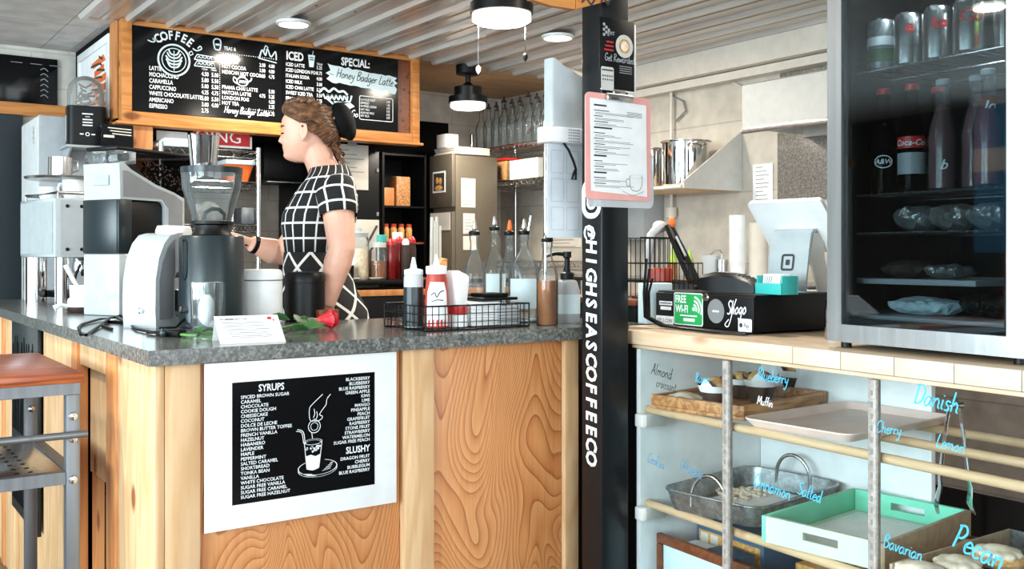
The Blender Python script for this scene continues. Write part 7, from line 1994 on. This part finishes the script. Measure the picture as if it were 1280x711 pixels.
# dress: bodice, skirt and cap sleeves with the check running in its own uv
def cloth(name, rings_, uv, mat, closed=True):
    n_ = len(rings_[0]); vs = [p_ for r_ in rings_ for p_ in r_]; fs = []; uvs = []
    for i_ in range(len(rings_) - 1):
        for j in range(n_ if closed else n_ - 1):
            fs.append((i_ * n_ + j, i_ * n_ + (j + 1) % n_, (i_ + 1) * n_ + (j + 1) % n_, (i_ + 1) * n_ + j))
            uvs += [uv(i_, j), uv(i_, j + 1), uv(i_ + 1, j + 1), uv(i_ + 1, j)]
    me_ = bpy.data.meshes.new(name); me_.from_pydata([tuple(v) for v in vs], [], fs); me_.update()
    ul = me_.uv_layers.new(name='check')
    for q, c_ in enumerate(uvs): ul.data[q].uv = c_
    for p_ in me_.polygons: p_.use_smooth = True
    me_.materials.append(M[mat])
    ob_ = link(name, me_, ps)
    sm_ = ob_.modifiers.new('thickness', 'SOLIDIFY'); sm_.thickness = .003; sm_.offset = -1
    return ob_
CELL = .051
B_ = [(1.250, -.002, .106, .138), (1.30, -.004, .114, .146), (1.345, -.008, .124, .156), (1.385, -.015, .127, .164), (1.42, -.026, .119, .169), (1.455, -.036, .106, .170), (1.485, -.042, .092, .166), (1.508, -.046, .080, .150), (1.527, -.048, .074, .118), (1.543, -.046, .069, .086), (1.552, -.045, .066, .076)]
NR = 44
rsb = [ellring((x, 0, z), hx, hy, NR, tilt=(-.10 if z > 1.5 else 0)) for z, x, hx, hy in B_]
cloth('bodice', rsb, lambda i_, j: (j / NR * 18, (B_[i_][0] - 1.250) / CELL), 'dress')
S_ = [(1.258, -.002, .1065, .1385), (1.20, .0, .108, .142), (1.13, -.010, .125, .158), (1.06, -.024, .148, .178), (.98, -.032, .162, .19), (.85, -.034, .172, .20), (.70, -.034, .18, .205), (.56, -.034, .185, .21)]
rss = []
for z, x, hx, hy in S_:
    r_ = ellring((x, 0, z), hx, hy, NR)
    if z < 1.1: r_ = [Vector((p.x + (p.x - x) * .04 * math.cos(8 * 2 * PI * j / NR) * (1.1 - z) * 2, p.y + p.y * .04 * math.cos(8 * 2 * PI * j / NR) * (1.1 - z) * 2, p.z)) for j, p in enumerate(r_)]
    rss.append(r_)
def uvs_(i_, j):
    a_ = j / NR * 11; b_ = (1.258 - S_[i_][0]) / .075
    return (a_ + b_ * .72, a_ - b_ * .72) if False else ((a_ + b_) * .72, (a_ - b_) * .72)
cloth('skirt', rss, uvs_, 'dress')
for nm, sh, el in (('left', LSh, LEl), ('right', RSh, REl)):
    d_ = (el - sh).normalized(); q_ = d_.to_track_quat('Z', 'Y').to_matrix()
    inn = Vector((-.002, -.060 if nm == 'left' else .060, .034))
    rr = []
    sg_ = 1 if nm == 'left' else -1
    for c_, r_ in ((sh + Vector((-.002, -.022 * sg_, .060)), .004), (sh + Vector((-.002, -.020 * sg_, .055)), .032), (sh + Vector((0, -.014 * sg_, .042)), .050), (sh + Vector((.002, -.006 * sg_, .022)), .0625), (sh + Vector((.004, 0, -.004)), .067), (sh + d_ * .04, .066), (sh + d_ * .082, .063)):
        rr.append([c_ + q_ @ Vector((r_ * math.cos(2 * PI * j / 24), r_ * math.sin(2 * PI * j / 24), 0)) for j in range(24)])
    cloth('sleeve', rr, lambda i_, j: (j / 24 * 7 + .4, (0, .55, 1.0, 1.4, 1.9, 2.6, 3.4)[i_] + .3), 'dress')
# watch
wv_ = (RWr - REl).normalized(); c_ = RWr - wv_ * .02; q_ = wv_.to_track_quat('Z', 'Y').to_matrix().to_4x4()
obj('watch', MB().lathe([(.031, -.012), (.033, -.010), (.033, .010), (.031, .012), (.0295, .012), (.0295, -.012)], seg=26).rings([[(a_, b_ , z) for a_, b_ in rrect(0, 0, .032, .03, .006)] for z in (.031, .041)]).xf(0, Matrix.Translation(c_) @ q_), M['black'], ps)
# hair: cap, swept strands, braid, curls at the nape, black bun cover
def hpt(phi, th, r=1.0):  # on an ellipsoid around the back of the skull
    return Vector((.028 + .098 * r * math.cos(th) * math.cos(phi), .083 * r * math.cos(th) * math.sin(phi), 1.690 + .092 * r * math.sin(th)))
cap = MB()
rows = 15; cols = 40
vs = []; fs = []
for i_ in range(rows):
    th = PI / 2 - (i_ / (rows - 1)) * (PI / 2 + .95)
    for j in range(cols):
        ph_ = 2 * PI * j / cols
        lim = .62 - .98 * (.5 - .5 * math.cos(ph_)) ** .8 - .50 * (.5 - .5 * math.cos(ph_)) ** 3   # hair line: high on the brow, low at the nape
        t2 = max(th, lim)
        vs.append(hpt(ph_, t2, 1.0 + .03 * math.sin(9 * ph_ + i_) * .4))
for i_ in range(rows - 1):
    for j in range(cols): fs.append((i_ * cols + j, i_ * cols + (j + 1) % cols, (i_ + 1) * cols + (j + 1) % cols, (i_ + 1) * cols + j))
cap.add(vs, fs)
HB_ = Vector((-.075, 0, 1.715))
for s in (-1, 1):
    for q in range(13):
        u = q / 12
        ph0 = s * (.12 + 1.35 * u); lim0 = .62 - .98 * (.5 - .5 * math.cos(ph0)) ** .8 + .04
        p0_ = hpt(ph0, lim0, 1.02); p3_ = HB_ + Vector((.0, s * (.012 + .02 * u), .035 - .075 * u))
        m1 = hpt(s * (.7 + 1.25 * u), .75 - .55 * u, 1.10 + .04 * math.sin(q * 2.3)); m2_ = hpt(s * (1.7 + .9 * u), .62 - .75 * u, 1.10 + .03 * math.cos(q * 3.1))
        pts = curve3 = []
        P_ = [p0_, p0_, m1, m2_, p3_, p3_]
        for a_ in range(1, 4):
            for b_ in range(5):
                t_ = b_ / 5; pa, pb, pc_, pd = P_[a_ - 1], P_[a_], P_[a_ + 1], P_[a_ + 2]
                pts.append(.5 * ((2 * pb) + (pc_ - pa) * t_ + (2 * pa - 5 * pb + 4 * pc_ - pd) * t_ * t_ + (3 * pb - pa - 3 * pc_ + pd) * t_ ** 3))
        pts.append(p3_)
        cap.tube(pts, [.006 + .007 * math.sin(PI * (k_ + 1) / (len(pts) + 1)) for k_ in range(len(pts))], 8)
    for q in range(10):   # lower strands from ear and nape up to the bun
        st = hpt(s * (1.52 + .15 * q), -.05 - .085 * q, 1.03)
        cap.tube([st, st.lerp(HB_, .35) + Vector((-.018, s * .010, 0)), st.lerp(HB_, .7) + Vector((-.016, s * .006, .004)), HB_ + Vector((-.005, s * .015, -.03))], [.007, .012, .012, .008], 8)
for k_ in range(9):  # braid over the crown towards the bun
    t_ = k_ / 8; c_ = Vector((.088 - .16 * t_, .036 + .022 * math.sin(PI * t_), 1.762 + .022 * math.sin(PI * (t_ * .9 + .12)) - .045 * t_ * t_))
    cap.ell(tuple(c_), (.019, .013, .013), 12, 8, Euler((0, .5, .6 if k_ % 2 else -.6)))
ho = obj('hair', cap, M['hair'], ps)
m = MB()
for q in range(16):
    y0 = -.03 + .06 * (q % 8) / 7; b0 = Vector((-.062 + RND.uniform(-.012, .012), y0, 1.635 + RND.uniform(-.01, .02)))
    pts = [b0 + Vector((-.004 * t_ + .008 * math.sin(t_ * 1.5 + q), .006 * math.cos(t_ * 1.4 + q), -.0085 * t_)) for t_ in range(8 + q % 3)]
    m.tube(pts, [.0045 - .0004 * t_ for t_ in range(len(pts))], 6)
obj('nape_curls', m, M['hair'], ps)
m = MB().ell((-.092, .0, 1.715), (.042, .056, .066), 18, 12, Euler((0, .35, 0))).ell((-.118, .0, 1.680), (.022, .036, .035), 14, 10)
obj('bun_cover', m, M['black_matte'], ps)
m = MB()
for s in (-1, 1):
    m.rings([ellring((-.045, s * .08, .062), .060, .042, 18), ellring((.03, s * .083, .048), .108, .046, 18), ellring((.035, s * .083, .0), .112, .046, 18)])
obj('shoes', m, M['black'], ps)
# portafilter held in her right hand
Mw = Matrix.Translation((o_.x, o_.y, 0)) @ Matrix.Rotation(PR, 4, 'Z')
hp = Mw @ (RWr + Rd.normalized() * .09 + Vector((.0, .0, -.016)))
dW_ = (Mw.to_3x3() @ Rd).normalized()
pf_ = thing('portafilter', 'steel portafilter with black handle held in her right hand', 'portafilter', tuple(hp))
obj('handle', MB().tube([-dW_ * .06, -dW_ * .02, dW_ * .05], [.010, .011, .009], 12), M['black'], pf_)
bk_ = MB().lathe([(.028, -.03), (.033, -.028), (.034, .010), (.031, .012), (.030, -.02), (0, -.022)], seg=28).xf(0, Matrix.Translation(dW_ * .088)); obj('basket', bk_, M['chrome'], pf_)
